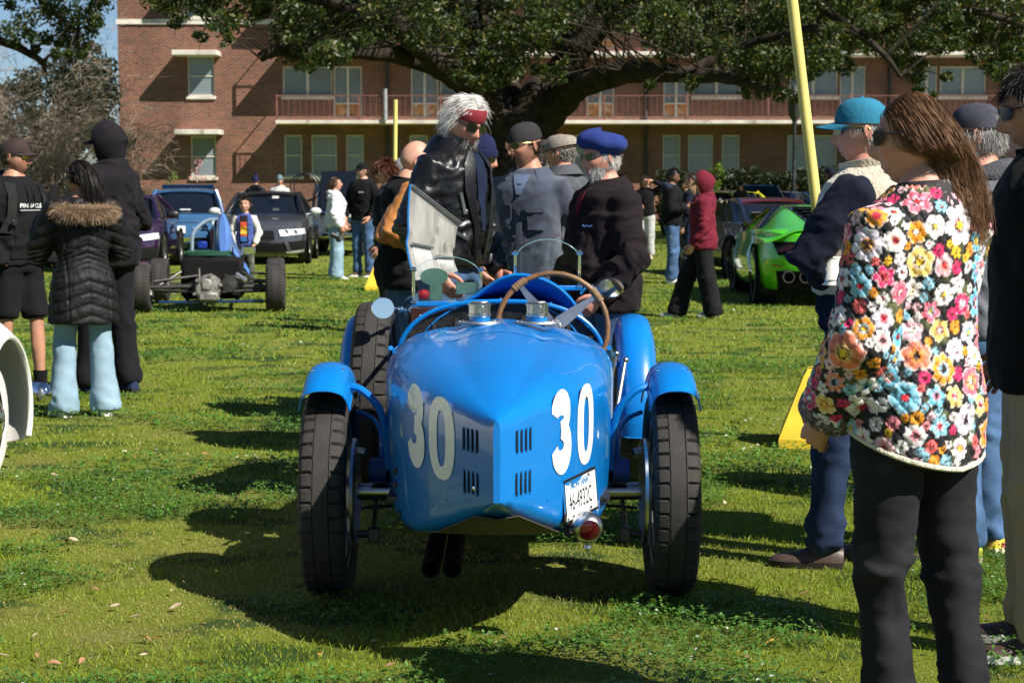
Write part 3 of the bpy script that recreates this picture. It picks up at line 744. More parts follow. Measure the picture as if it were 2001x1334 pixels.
# number painted on both sides of the tail
def stroke_digit(path, width):
    """closed outline polygon strip of a thick stroke -> grid rows (left,right)"""
    P = catmull(path, 60); rows = []
    for i, p in enumerate(P):
        d = P[min(i + 1, 59)] - P[max(i - 1, 0)]; d = d / np.linalg.norm(d); n = np.array([-d[1], d[0]])
        rows.append((p - n * width(i / 59) / 2, p + n * width(i / 59) / 2))
    return rows
def digit_grid(ch):
    G_ = []
    if ch == '0':
        for i in range(49):
            a = 2 * pi * i / 48; e = .82
            c, s = cos(a), sin(a); sg = lambda v: (abs(v) ** e) * (1 if v > 0 else -1)
            ox, oz = .5 * sg(c), .5 * sg(s); ix, iz = .165 * sg(c), .34 * sg(s)
            G_.append([(lerp(ix, ox, t / 3), lerp(iz, oz, t / 3)) for t in range(4)])
    else:
        path = [(-.31, .235), (-.27, .33), (-.12, .395), (.05, .39), (.175, .32), (.19, .19), (.11, .075), (-.05, .03)]
        path2 = [(-.05, .035), (.13, -.02), (.215, -.14), (.20, -.29), (.08, -.385), (-.10, -.395), (-.26, -.32), (-.31, -.215)]
        out = []
        for pth, wd in ((path, lambda t: .24 + .11 * sin(pi * min(t * 1.25, 1))), (path2, lambda t: .24 + .12 * sin(pi * min(max(t * 1.1, 0), 1)))):
            r = stroke_digit(pth, wd); out.append([[tuple(lerp(a, b, t / 3)) for t in range(4)] for a, b in r])
        return out
    return [G_]
def put_digit(ch, yc, zc, w, h, side):
    mb = MB()
    for gi, grid in enumerate(digit_grid(ch)):
        S = []
        for row in grid:
            rr = []
            for (u, v) in row:
                y = yc + (-u * w if side < 0 else u * w); z = zc + v * h
                rr.append((side * (side_x(y, z) + .0022 + .0012 * gi), y, z))
            S.append(rr)
        mb.sheet(S)
    mb.build('number_three' if ch == '3' else 'number_zero', NUMW, tail, fix=False)
put_digit('3', -.815, .680, .155, .232, 1); put_digit('0', -.630, .682, .150, .258, 1)
put_digit('3', -.685, .682, .175, .232, -1); put_digit('0', -.868, .668, .165, .255, -1)
# louvres
for side in (-1, 1):
    for zc in (.685, .558):
        for i in range(4):
            y = -1.075 + i * .0235; mb = MB(); x = side_x(y, zc)
            hh = .036
            nx, ny = .88 * side, -.47
            prof = [(-hh, 0), (-hh * .8, .004), (0, .005), (hh * .8, .004), (hh, 0)]
            g1 = [[(side * (x + .0015) , y - wd, zc + z) if False else (side * (side_x(y + dy * wd, zc) + .0015 + 0 * dz), y + dy * wd, zc + z) for dy in (-1, 1)] for (z, wd) in prof for dz in (0,)]
            mb.sheet(g1); lo = mb.build('louvre', MATTEB, tail, fix=False)
            lip = MB(); lip.tube([(side * (side_x(y + .005, zc) + .003), y + .0065, zc + z) for z in (-hh, -hh * .4, hh * .4, hh)], [.0012, .003, .003, .0012], 6); lip.build('louvre_lip', BLUE, tail)
# bonnet strap catch, little clips on the left side, small dent badge
for (y, z) in ((-.42, .50), (-.40, .45), (-.45, .36)):
    c = MB(); x = side_x(y, z); c.box(-x - .012, -x + .002, y - .012, y + .012, z - .01, z + .01, c=.003); c.build('catch', STEELD, tail)
m_ = MB(); y = -1.06; x = side_x(y, .545); m_.lathe([(0, 0), (.006, 0), (.007, .003), (0, .005)], 10, M=Matrix.Translation((-x - .001, y, .545)) @ Matrix.Rotation(radians(-118), 4, 'Z') @ Matrix.Rotation(pi / 2, 4, 'Y')); m_.build('rivet', CHROME, tail)
# fuel filler caps
for xc in (-.072, .134):
    zc = .9505; yc = .12
    b = MB(); b.lathe([(.0, 0), (.080, 0), (.082, .004), (.078, .009), (.05, .010), (.0, .010)], 32, M=Matrix.Translation((xc, yc, zc - .004)) @ Matrix.Diagonal((1, .75, 1, 1))); fl = b.build('filler_flange', DULLALU, car)
    r = MB(); r.lathe([(.037, .006), (.038, .022), (.035, .024)], 24, M=Matrix.Translation((xc, yc, zc))); r.build('filler_neck', BLUE, fl)
    c = MB(); c.lathe([(.0, .022), (.039, .022), (.041, .028), (.041, .032), (.0385, .034), (.0385, .062), (.042, .063), (.042, .068), (.036, .071), (0, .071)], 32, M=Matrix.Translation((xc, yc, zc)))
    c.box(-.008, .008, -.046, -.036, .03, .064, M=Matrix.Translation((xc + .008, yc, zc)), c=.002); c.box(-.030, .030, -.006, .006, .071, .077, M=Matrix.Translation((xc, yc, zc)), c=.002)
    c.build('filler_cap', ALU, fl)
    for k in range(10):
        a = 2 * pi * k / 10; s = MB(); s.ell((xc + .070 * cos(a), yc + .052 * sin(a), zc + .006), (.004, .004, .003), 8, 5); s.build('screw', CHROME, fl)
# --- cockpit tub, scuttle and bonnet
def hoop(y, w, zt, zb, n=25, p=2.6):
    out = []
    for i in range(n):
        a = pi * i / (n - 1); c, s = cos(a), sin(a)
        out.append((w * abs(c) ** (2 / p) * (1 if c > 0 else -1), y, zb + (zt - zb) * abs(s) ** (2 / p)))
    return out
HY = .80
sc = MB()
SH = [(HY, .412, .985, .36), (1.0, .395, .985, .36), (1.15, .375, .975, .36), (1.5, .335, .95, .37), (2.0, .28, .92, .38), (2.45, .235, .89, .40)]
Sg = []
for (y, w, zt, zb) in catmull(SH, 26):
    h = hoop(y, w, zt, zb); q = []
    for (x, yy, z) in h:
        g_ = 0
        q.append((x, yy, z + g_))
    Sg.append(q)
sc.sheet(Sg[:14], th=.006); scut = sc.build('scuttle', BLUE, car, fix=True)
# raised cowl in front of the driver: outer skin, inner skin in shade-darkened blue, beaded edge
def cowl_b(x): return exp(-((x - .165) / .235) ** 4)
def sc_z(x, y):
    w, zt, zb = [float(np.interp(y, [q_[0] for q_ in SH], [q_[k] for q_ in SH])) for k in (1, 2, 3)]; u = min(.999, abs(x) / w); return zb + (zt - zb) * (1 - u ** 2.6) ** (1 / 2.6)
XC = np.linspace(-.20, .395, 30)
rimc = [(x, HY + .03 + .06 * (1 - cowl_b(x)), sc_z(x, HY) + .105 * cowl_b(x) + .004) for x in XC]
cw_ = MB(); cw_.sheet([[(x, lerp(p[1], 1.42, t), lerp(p[2], sc_z(x, 1.42) + .003, float(sstep(0, 1, np.array(t))) ** .8)) for x, p in zip(XC, rimc)] for t in np.linspace(0, 1, 12)], th=.004); cwo = cw_.build('cowl', BLUE, car)
cw_ = MB(); cw_.sheet([[(x, lerp(p[1], 1.06, t), lerp(p[2] - .008, sc_z(x, 1.06) - .002, t ** .7)) for x, p in zip(XC, rimc)] for t in np.linspace(0, 1, 8)]); cw_.build('cowl_inner', BLUE_SHADE, cwo, fix=False)
cw_ = MB(); cw_.tube(rimc, .0075, 8); cw_.build('cowl_bead', BLUE, cwo)
bn = MB(); bn.sheet([[p for p in r[: 13]] for r in Sg[13:]], th=.004); bn.build('bonnet', BLUE, car)
# raised left bonnet half: bare aluminium inside with long pressed louvres
pa, pb, pc, pd = [Vector(p) - Vector((CARX, CARY, 0)) for p in (W(812, 548, CARY + 1.42), W(803, 360, CARY + 1.45), W(897, 434, CARY + 2.40), W(895, 530, CARY + 2.38))]
def bil(u, v, bulge=.03):
    p = pa.lerp(pd, u).lerp(pb.lerp(pc, u), v); nrm = (pd - pa).cross(pb - pa).normalized()
    return p - nrm * (bulge * (4 * v * (1 - v)) * (1 if v < .5 else .6))
LV = pmat('bare_aluminium_panel', (.60, .58, .54), rough=.38, metal=.55, var=.2, vscale=6, wear=((.20, .16, .12), 5, .60))
bp_ = MB(); bp_.sheet([[bil(u / 16, v / 14) for u in range(17)] for v in range(15)], th=.004); pan = bp_.build('bonnet_panel', LV, car)
nrm = (pd - pa).cross(pb - pa).normalized(); nrm = nrm if nrm.x > 0 else -nrm
for (u0, u1, v0, v1) in ((.08, .46, .42, .93), (.56, .92, .30, .86), (.08, .46, .06, .36), (.56, .92, .05, .24)):
    for k in range(15):
        u = lerp(u0, u1, (k + .5) / 15); rb = MB()
        rb.tube([bil(u, lerp(v0, v1, t / 4)) + nrm * .004 for t in range(5)], [.002, .005, .005, .005, .002], 5); rb.build('pressed_rib', LV, pan)
for v in (.39, .27):
    rb = MB(); u0, u1 = (.05, .48) if v > .3 else (.53, .95); rb.tube([bil(u0, v) + nrm * .01, bil(u1, v) + nrm * .01], .007, 6); rb.build('stiffener', DULLALU, pan)
rb = MB(); rb.tube([bil(t / 10, .985) + nrm * .005 for t in range(11)], .008, 6); rb.build('edge_bead', DULLALU, pan)
rb = MB(); rb.tube([bil(0.0, t / 10) - nrm * .003 for t in range(11)], .0045, 6); rb.build('edge_bead', BLUE, pan)
# engine and radiator under the bonnet
e = MB(); e.box(-.16, .12, 1.35, 2.2, .45, .80, c=.02); e.box(-.12, .08, 1.4, 2.15, .80, .88, c=.015); e.build('engine', ALU, car)
r = MB(); r.prism([(.24 * c * (1 if abs(c) < 1 else 1), .64 + .26 * s) for c, s in [(-1, -1), (1, -1), (1, .6), (.62, 1), (0, 1.06), (-.62, 1), (-1, .6)]], 2.46, 2.56, M=Matrix(((1, 0, 0, 0), (0, 0, 1, 0), (0, 1, 0, 0), (0, 0, 0, 1)))); r.build('radiator', CHROME, car)
# cockpit rim bead, interior
rim = [(x, HY - .004, z) for (x, _, z) in hoop(HY, .414, .987, .70)][2:-2]
left = [(-.417, .62, .835), (-.418, .48, .84), (-.405, .36, .86)]; 
m_ = MB(); m_.tube([(.405, .36, .84), (.418, .48, .80), (.420, .66, .80)] + rim + [(-.420, .66, .80), (-.418, .48, .80), (-.405, .36, .84)], .0095, 8); m_.build('cockpit_rim', BLUE, car)
tub = MB(); tub.sheet([[(x * .985, y, z) for (x, _, z) in hoop(0, .405, zt, .34)] for y, zt in ((.30, .80), (.5, .80), (.66, .80), (HY - .006, .80))]); tub.build('cockpit_side', BLUE, car)
dash = MB(); dash.sheet([[(x * t, HY + .06 * (1 - t) + .004, .70 + (z - .70) * t) for (x, _, z) in hoop(0, .405, .975, .70)] for t in (1.0, .8, .6, .4, .2, .02)]); dash.build('dashboard', LEATHER, car)
sb = MB(); sb.box(-.37, .37, .30, .44, .45, .87, c=.04); sb.box(-.37, .37, .44, .80, .36, .47, c=.03); sb.build('seat', LEATHER, car)
for i in range(9):
    x = lerp(-.36, .36, i / 8); q = MB(); q.tube([(x * .98, HY - .03, .72), (x * .98, HY - .012, .93 - .08 * abs(x / .36) ** 3)], .010, 6); q.build('trim_roll', LEATHER, car)
# rivets on the rim
for k in range(3, 24, 3):
    p = hoop(HY, .414, .987, .70)[k]; s = MB(); s.ell((p[0], HY - .002, p[2] + .011), (.005, .005, .005), 8, 6); s.build('rivet', CHROME, car)
# --- steering wheel
sw_c = Vector((.200, .60, .895)); tilt = Matrix.Translation(sw_c) @ Matrix.Rotation(radians(80), 4, 'X')
swm = MB()
ring = []
for i in range(64):
    a = 2 * pi * i / 64; rr = .212; ring.append([( (rr + .0105 * cos(b) * (1 + .10 * sin(a * 24))) * cos(a), (rr + .0105 * cos(b) * (1 + .10 * sin(a * 24))) * sin(a), .0105 * sin(b)) for b in [2 * pi * j / 10 for j in range(10)]])
swm.rings(ring, loop=True, M=tilt); stw = swm.build('steering_wheel', WOODW, car)
for k in range(4):
    a = radians(45 + 90 * k - 8); s = MB(); s.sheet([[(t * cos(a) - u * w * sin(a), t * sin(a) + u * w * cos(a), .012 * (1 - t / .21)) for u in (-1, 0, 1)] for t, w in ((.03, .026), (.10, .021), (.165, .012), (.207, .008))], th=.004, M=tilt); s.build('spoke', ALU, stw)
    c = MB()
    for j in range(5):
        aa = a + (j - 2) * .055; c.lathe([(.0145, -.006), (.0165, 0), (.0145, .006)], 10, cap=False, M=tilt @ Matrix.Translation((.212 * cos(aa), .212 * sin(aa), 0)) @ Matrix.Rotation(aa, 4, 'Z') @ Matrix.Rotation(pi / 2, 4, 'X'))
    c.build('cord_binding', CORD, stw)
s = MB(); s.lathe([(0, .03), (.03, .028), (.036, .012), (.036, -.02), (0, -.02)], 20, M=tilt); s.build('hub', ALU, stw)
s = MB(); s.tube([tilt @ Vector((0, 0, -.02)), Vector((.19, 1.4, .72))], .016, 8); s.build('steering_column', STEELD, car)
# --- aero screens
def screen(x0, x1, y, z0, z1, arch, nm, lab):
    fr = MB(); fr.box(x0 - .012, x1 + .012, y - .012, y + .03, z0 - .022, z0 - .002, c=.003)
    so = fr.build(nm, BLUE, car); so['label'] = lab
    for x in (x0, x1):
        p = MB(); p.box(x - .006, x + .006, y - .005, y + .005, z0 - .02, z1, c=.0015); p.build('screen_post', CHROME, so)
        for z in (z0 - .005, z1 - .012): b = MB(); b.lathe([(0, -.012), (.008, -.012), (.008, .012), (0, .012)], 10, axis='x', M=Matrix.Translation((x, y - .009, z))); b.build('wing_nut', CHROME, so)
    g_ = MB(); top = [(lerp(x0, x1, t / 16), z1 - .03 + (arch + .03) * sin(pi * t / 16) ** .55) for t in range(17)]
    g_.sheet([[(x, y, z0) for x, z in top], [(x, y, z) for x, z in top]], th=.004); g_.build('glass', CLEARG, so)
    e_ = MB(); e_.tube([(x, y - .002, z) for x, z in top], .0014, 6); e_.build('glass_edge', pmat('glass_edge', (.25, .45, .45), rough=.15, var=0), so)
    return so
s1 = screen(-.355, -.082, 1.02, .975, 1.115, .04, 'aero_screen', 'passenger side glass screen with oval mirror and red knob'); s2 = screen(.058, .325, 1.20, 1.03, 1.175, .045, 'aero_screen', 'driver side glass screen in front of the cowl hump')
GRN = pmat('tinted_mirror', (.16, .30, .27), rough=.15, var=.05, metal=.3)
q = MB(); q.lathe([(0, -.004), (.057, -.004), (.057, .004), (0, .004)], 28, axis='y', M=Matrix.Translation((-.272, 1.035, 1.073)) @ Matrix.Diagonal((1, 1, .6, 1))); q.build('oval_mirror', GRN, s1)
q = MB(); q.box(-.185, -.092, 1.032, 1.040, 1.0, 1.05, c=.003); q.build('rear_mirror', GRN, s1)
q = MB(); q.box(-.29, -.24, 1.032, 1.038, .98, 1.04); q.build('mirror_stem', GRN, s1)
q = MB(); q.ell((-.315, 1.04, 1.0), (.025, .02, .021), 14, 10); q.build('red_knob', pmat('red_knob', (.35, .01, .02), rough=.3, var=.05), s1)
q = MB(); q.box(-.37, -.07, .90, 1.02, .88, .95, c=.01); q.build('screen_base', pmat('dark_maroon', (.03, .008, .006), rough=.5), s1)
# --- wing mirrors
m1 = MB(); m1.lathe([(0, -.010), (.043, -.010), (.045, -.004), (.042, .01), (.03, .03), (0, .036)], 28, axis='y', M=Matrix.Translation((-.452, .60, .972)) @ Matrix.Rotation(radians(14), 4, 'Z') @ Matrix.Rotation(radians(-4), 4, 'X') @ Matrix.Diagonal((1, 1, .92, 1))); wm1 = m1.build('wing_mirror', CHROME, car)
a_ = MB(); a_.tube([(-.41, .615, .968), (-.385, .66, .965), (-.36, .80, .945)], .007, 8); a_.ell((-.385, .65, .965), (.014, .012, .012), 10, 8); a_.build('mirror_arm', CHROME, wm1)
DKM = pmat('dark_mirror_face', (.05, .06, .05), rough=.06, metal=.9, var=0)
m1 = MB(); m1.lathe([(.052, -.008), (.054, -.003), (.050, .01), (.03, .022), (0, .026)], 28, axis='y', cap=False, M=Matrix.Translation((.442, .98, 1.03)) @ Matrix.Rotation(radians(-10), 4, 'Z') @ Matrix.Diagonal((1, 1, .72, 1))); wm2 = m1.build('wing_mirror', CHROME, car)
m1 = MB(); m1.lathe([(0, -.006), (.051, -.006), (.0515, -.002)], 28, axis='y', cap=False, M=Matrix.Translation((.442, .98, 1.03)) @ Matrix.Rotation(radians(-10), 4, 'Z') @ Matrix.Diagonal((1, 1, .72, 1))); m1.build('mirror_face', CHROME, wm2)
a_ = MB(); a_.tube([(.39, .985, 1.03), (.35, 1.02, 1.035), (.33, 1.15, 1.0)], .006, 8); a_.ell((.365, 1.0, 1.033), (.014, .012, .012), 10, 8); a_.build('mirror_arm', CHROME, wm2)
# --- wheels
def tyre_mesh(rad, wid, pitch=44, depth=.006):
    mb = MB(); n = pitch * 4
    prof = []                                   # (x, r, kind) ; kind 1 shoulder block area, 2 centre sipes
    hw = wid / 2
    for x, r, k in ((-.40, -.110, 0), (-.80, -.085, 0), (-.97, -.055, 0), (-1.0, -.035, 1), (-.93, -.018, 1), (-.80, -.006, 1), (-.62, -.002, 1), (-.42, -.0005, 1), (-.37, 0, 2), (-.345, 0, 3), (-.32, 0, 2), (-.1, .0005, 0), (.1, .0005, 0), (.32, 0, 2), (.345, 0, 3), (.37, 0, 2), (.42, -.0005, 1), (.62, -.002, 1), (.80, -.006, 1), (.93, -.018, 1), (1.0, -.035, 1), (.97, -.055, 0), (.80, -.085, 0), (.40, -.110, 0)):
        prof.append((x * hw, rad + r, k, abs(x)))
    R = []
    for i in range(n):
        a = 2 * pi * i / n; g_ = (i % 4 == 0); ring = []
        if i % 4 == 0: a2 = a
        elif i % 4 == 1: a2 = a - 2 * pi / n * .45
        elif i % 4 == 3: a2 = a + 2 * pi / n * .45
        else: a2 = a
        for (x, r, k, ax) in prof:
            if k == 1 and g_: r -= depth * min(1, .35 + ax)
            if k == 3 and (i % 8 in (1, 2, 3, 5, 6, 7)): r -= depth * .7
            ring.append((x, r * cos(a2), r * sin(a2)))
        R.append(ring)
    mb.rings(R, closed=True, loop=True)
    return mb.mesh('tyre', smooth=True, sharp=28)
TYRE = tyre_mesh(.362, .158, 44, .011); TYRE.materials.append(RUBBER)
TYRE_S = tyre_mesh(.362, .146, 44, .011); TYRE_S.materials.append(RUBBER)
_rim = MB(); _rim.lathe([(.262, -.055), (.268, -.060), (.268, -.05), (.250, -.045), (.245, 0), (.250, .045), (.268, .05), (.268, .060), (.262, .055)], 48, axis='x', cap=False)
for k in range(8):
    a = 2 * pi * k / 8; ca, sa = cos(a), sin(a)
    _rim.rings([[(x, r * ca - w * sa * s, r * sa + w * ca * s) for (x, s) in ((.012, -1), (.012, 1), (-.006, 1), (-.006, -1))] for r, w in ((.07, .028), (.15, .022), (.248, .034))])
RIMM = _rim.mesh('rim', sharp=35); RIMM.materials.append(DULLALU)
_dr = MB(); _dr.lathe([(0, -.06), (.06, -.06), (.07, -.045), (.165, -.04), (.178, -.03), (.182, -.01), (.182, .02), (.12, .03), (.05, .05), (.045, .07), (0, .075)], 40, axis='x', cap=False); DRUM = _dr.mesh('brake_drum', sharp=35); DRUM.materials.append(STEELD)
def wheel(x, y, z, side, tyre, lab=None, tilt_=0):
    w = link('tyre', tyre, None, car); w.location = (x, y, z); w.rotation_euler = (random.uniform(0, 6), tilt_, 0)
    if lab: w['label'] = lab
    r = link('rim', RIMM, None, w); d = link('brake_drum', DRUM, None, w); d.scale = (side, 1, 1); d.location = (-.01 * side, 0, 0)
    return w
wheel(-.598, 0, .360, -1, TYRE, 'rear left tyre half in shade'); wheel(.602, 0, .360, 1, TYRE, 'rear right tyre with dusty block tread')
wheel(-.66, 2.4, .360, -1, TYRE_S); wheel(.625, 2.4, .360, 1, TYRE_S)
wheel(-.515, .95, .612, -1, TYRE_S, 'spare tyre strapped to the left side of the body', radians(1.5))
# brake adjuster bosses and axle
ax = MB(); ax.tube([(-.50, 0, .362), (.50, 0, .362)], .031, 14); ax.build('rear_axle', pmat('polished_axle', (.40, .39, .36), rough=.25, metal=1, var=.2, vscale=12), car)
ax = MB(); ax.tube([(-.60, 2.4, .33), (.60, 2.4, .33)], .022, 10); ax.build('front_axle', CHROME, car)
for s in (-1, 1):
    q = MB(); q.tube([(s * .505, -.02, .505), (s * .47, -.03, .505)], [.020, .014], 10); q.build('adjuster_boss', ALU, car)
    q = MB(); q.tube([(s * .50, -.06, .22), (s * .44, -.065, .225)], .014, 8); q.box(s * .44 - .02, s * .44 + .02, -.085, -.045, .195, .245, c=.004); q.tube([(s * .44, -.065, .24), (s * .435, .0, .34)], .008, 8); q.build('brake_lever', STEELD, car)
    q = MB(); q.tube([(s * .49, .02, .30), (s * .40, .03, .305), (s * .30, .1, .30)], .006, 6); q.build('brake_rod', STEELD, car)
    q = MB(); q.lathe([(.188, -.01), (.192, 0), (.188, .01), (.18, .012), (.18, -.012)], 40, axis='x', cap=False, M=Matrix.Translation((s * .515, 0, .36))); q.build('drum_band', ALU, car)
    # friction damper arms and leaf spring
    q = MB(); q.tube([(s * .42, .02, .45), (s * .40, .35, .47), (s * .36, .5, .46)], [.018, .014, .012], 8); q.tube([(s * .45, -.02, .44), (s * .39, -.03, .44)], .045, 14); q.build('damper', pmat('blue_chassis_paint', (.006, .04, .17), rough=.45, var=.15), car)
    q = MB()
    for k in range(4): q.box(s * .35 - .02, s * .35 + .02, -.40 + k * .05, .75 - k * .08, .40 - k * .012, .409 - k * .012)
    q.build('leaf_spring', STEELD, car, smooth=False)
    # wing stays (blue tubes)
    q = MB(); q.tube(catmull([(s * .515, -.10, .745), (s * .47, -.11, .73), (s * .415, -.10, .665), (s * .392, -.08, .56), (s * .388, -.06, .45)], 16), .0135, 8); q.build('wing_stay', BLUE, car)
    q = MB(); q.tube(catmull([(s * .515, .20, .62), (s * .46, .16, .60), (s * .425, .10, .555), (s * .42, .06, .45)], 12), .009, 8); q.build('wing_stay', BLUE, car)
    q = MB(); q.tube(catmull([(s * .55, 2.1, .62), (s * .42, 1.95, .60), (s * .33, 1.9, .5)], 10), .012, 8); q.build('wing_stay', BLUE, car)
# mudguards
def guard(xc, yc, zc, rad, wid, a0, a1, crown, lab, flare=.0, inner=1):
    S = []
    for i in range(31):
        a = radians(lerp(a0, a1, i / 30)); row = []
        for j in range(17):
            u = lerp(-1, 1, j / 16); dome = crown * (1 - abs(u) ** 2.6)
            r = rad + dome - .045 * max(0, (abs(u) - .82) / .18) ** 1.3
            row.append((xc + u * wid / 2, yc - r * cos(a), zc + r * sin(a)))
        S.append(row)
    m_ = MB(); m_.sheet(S, th=.003)
    for row in (S[0], S[-1]): m_.tube(row, .0035, 6)
    m_.tube([r[0] for r in S], .003, 6); m_.tube([r[-1] for r in S], .003, 6)
    g_ = m_.build('mudguard', BLUE, car, fix=True); g_['label'] = lab
    for u in (-.62, .62):
        a = radians(a0 + 22); r = rad + crown * (1 - abs(u) ** 2.6); b = MB(); b.ell((xc + u * wid / 2, yc - (r + .001) * cos(a), zc + (r + .001) * sin(a)), (.0065, .0065, .005), 10, 6); b.build('bolt', CHROME, g_)
guard(-.596, 0, .36, .418, .172, 57, 128, .042, 'rear left mudguard'); guard(.602, 0, .36, .418, .172, 57, 128, .042, 'rear right mudguard')
guard(-.668, 2.38, .36, .43, .175, -8, 150, .042, 'front left mudguard'); guard(.625, 2.38, .36, .43, .175, -8, 150, .042, 'front right mudguard')
# hand levers outside the cockpit on the right
for (x, y, z, x2, y2, z2, r) in ((.425, .35, .55, .475, .52, .775, .009), (.40, .55, .60, .445, .62, .79, .009)):
    q = MB(); q.tube([(x, y, z), (x2, y2, z2)], [r, r * .8], 8); q.ell((x2, y2, z2 + .006), (.014, .014, .011), 12, 8); q.build('hand_lever', ALU, car)
# number plate and lamp on the right side of the tail
pl = MB(); A = Vector((.186, -.785, .455)); B = Vector((.292, -.545, .464)); ux = (B - A).normalized(); uz = Vector((-.10, -.04, 1)).normalized(); un = ux.cross(uz).normalized(); uz = un.cross(ux).normalized() * 1.0
Mp = Matrix(((ux.x, uz.x, un.x, 0), (ux.y, uz.y, un.y, 0), (ux.z, uz.z, un.z, 0), (0, 0, 0, 1))); Mp.translation = (A + B) / 2 + un * .022
hw, hh = .128, .061
pl.box(-hw - .006, hw + .006, -hh - .006, hh + .006, -.006, 0, M=Mp, c=.002); plo = pl.build('number_plate', BLACKP, car, sharp=30); plo['label'] = 'white number plate on a black holder'
q = MB(); q.box(-hw, hw, -hh, hh, .0008, .0022, M=Mp); q.build('plate_face', pmat('plate_white', (.78, .80, .80), rough=.3, var=.05, vscale=8), plo, smooth=False)
for (x0, x1, y0, y1) in ((-hw - .007, hw + .007, hh, hh + .008), (-hw - .007, -hw, -hh, hh), (hw, hw + .007, -hh, hh), (-hw - .007, hw + .007, -hh - .008, -hh)):
    q = MB(); q.box(x0, x1, y0, y1, .0, .006, M=Mp); q.build('plate_frame', CHROME if x1 - x0 < .05 else BLACKP, plo, smooth=False)
def text_mesh(body, size, M, mat, parent, name, sx=1.0, bold=0.0, align='CENTER', depth=.0):
    c = bpy.data.curves.new(name, 'FONT'); c.body = body; c.size = size; c.align_x = align; c.align_y = 'CENTER'; c.offset = bold; c.extrude = depth; c.resolution_u = 3
    o = bpy.data.objects.new(name, c); COL.objects.link(o)
    dg = bpy.context.evaluated_depsgraph_get(); me = bpy.data.meshes.new_from_object(o.evaluated_get(dg)); bpy.data.objects.remove(o); bpy.data.curves.remove(c)
    me.transform(M @ Matrix.Diagonal((sx, 1, 1, 1))); me.materials.clear()
    return link(name, me, mat, parent)
text_mesh('46-4932C', .078, Mp @ Matrix.Translation((0, -.012, .0032)), pmat('plate_black_print', (.01, .01, .015), rough=.4, var=0), plo, 'plate_characters', .62, .0)
text_mesh('MONTANA', .030, Mp @ Matrix.Translation((0, .040, .0032)), pmat('plate_blue_print', (.02, .20, .45), rough=.4, var=0), plo, 'plate_state_name', .95, .0006)
for (u, v) in ((-.075, .052), (.075, .052), (-.075, -.052), (.075, -.052)):
    q = MB(); q.lathe([(0, 0), (.006, 0), (.005, .005), (0, .006)], 8, M=Mp @ Matrix.Translation((u, v, .002))); q.build('plate_screw', CHROME, plo)
q = MB(); q.tube([Vector((.19, -.72, .42)), Vector((.215, -.775, .40)), Vector((.215, -.775, .35))], .010, 6); q.tube([(.215, -.775, .385), (.27, -.80, .378)], .009, 6); q.build('lamp_bracket', BLACKP, car)
Ml = Matrix.Translation((.278, -.80, .383)) @ Matrix.Rotation(radians(8), 4, 'Z') @ Matrix.Rotation(radians(6), 4, 'X')
q = MB(); q.lathe([(.032, -.040), (.036, -.038), (.046, -.018), (.048, .0), (.044, .025), (.03, .045), (.0, .052)], 28, axis='y', M=Ml, cap=False); tl = q.build('tail_lamp', ALU, car)
q = MB(); q.lathe([(0, -.044), (.02, -.043), (.032, -.038), (.033, -.034)], 24, axis='y', M=Ml, cap=False); q.build('lens', REDL, tl)
q = MB(); q.lathe([(.016, -.045), (.02, -.048), (.012, -.056), (.014, -.066), (.006, -.078), (0, -.08)], 12, M=Matrix.Translation((.278, -.80, .383))); q.build('lamp_fitting', ALU, tl)
# exhausts, chassis, belly
for x in (-.222, -.152):
    q = MB(); q.lathe([(.026, -.50), (.031, -.50), (.031, 1.3)], 16, axis='y', M=Matrix.Translation((x, 0, .188)), cap=False); q.lathe([(.026, -.50), (.024, -.40), (0, -.38)], 16, axis='y', M=Matrix.Translation((x, 0, .188)), cap=False); q.build('exhaust_pipe', MATTEB, car, fix=False)
q = MB(); q.box(-.34, -.28, -.3, 2.6, .34, .42); q.box(.28, .34, -.3, 2.6, .34, .42); q.build('chassis_rail', STEELD, car, smooth=False)
q = MB(); q.sheet([[(x, y, tail_b(y) - .004 - .012 * (1 - abs(x) / max(tail_w(y), .01))) for x in np.linspace(-tail_w(y) * .9, tail_w(y) * .9, 5)] for y in (-1.05, -.8, -.5, -.2, .2, .8)], th=.003); q.build('belly_pan', BELLY, car)

# panel seam round the tail deck and rivets along the lower edges
sm = MB(); P_ = []
for t in np.linspace(-1, 1, 41):
    y = -.02 - .16 * (1 - abs(t) ** 3); w = tail_w(y); sec = section(w, tail_t(y), tail_b(y), float(sstep(.35, 1.12, np.array(-y)))); k = min(int(abs(t) * 24), len(sec) - 2); fr_ = abs(t) * 24 - k; a, b = sec[k], sec[k + 1]
    P_.append(((lerp(a[0], b[0], fr_)) * (1 if t > 0 else -1), y, lerp(a[1], b[1], fr_) + .0004))
sm.tube(P_, .0016, 5); sm.build('panel_seam', pmat('seam_dark_blue', (.002, .05, .2), rough=.4, var=.2), tail)
for side in (-1, 1):
    for y in np.arange(-1.0, .2, .105):
        z = tail_b(y) + .075; r_ = MB(); r_.ell((side * (side_x(y, z) + .0005), y, z), (.003, .0045, .0045), 8, 5); r_.build('rivet', BLUE, tail)
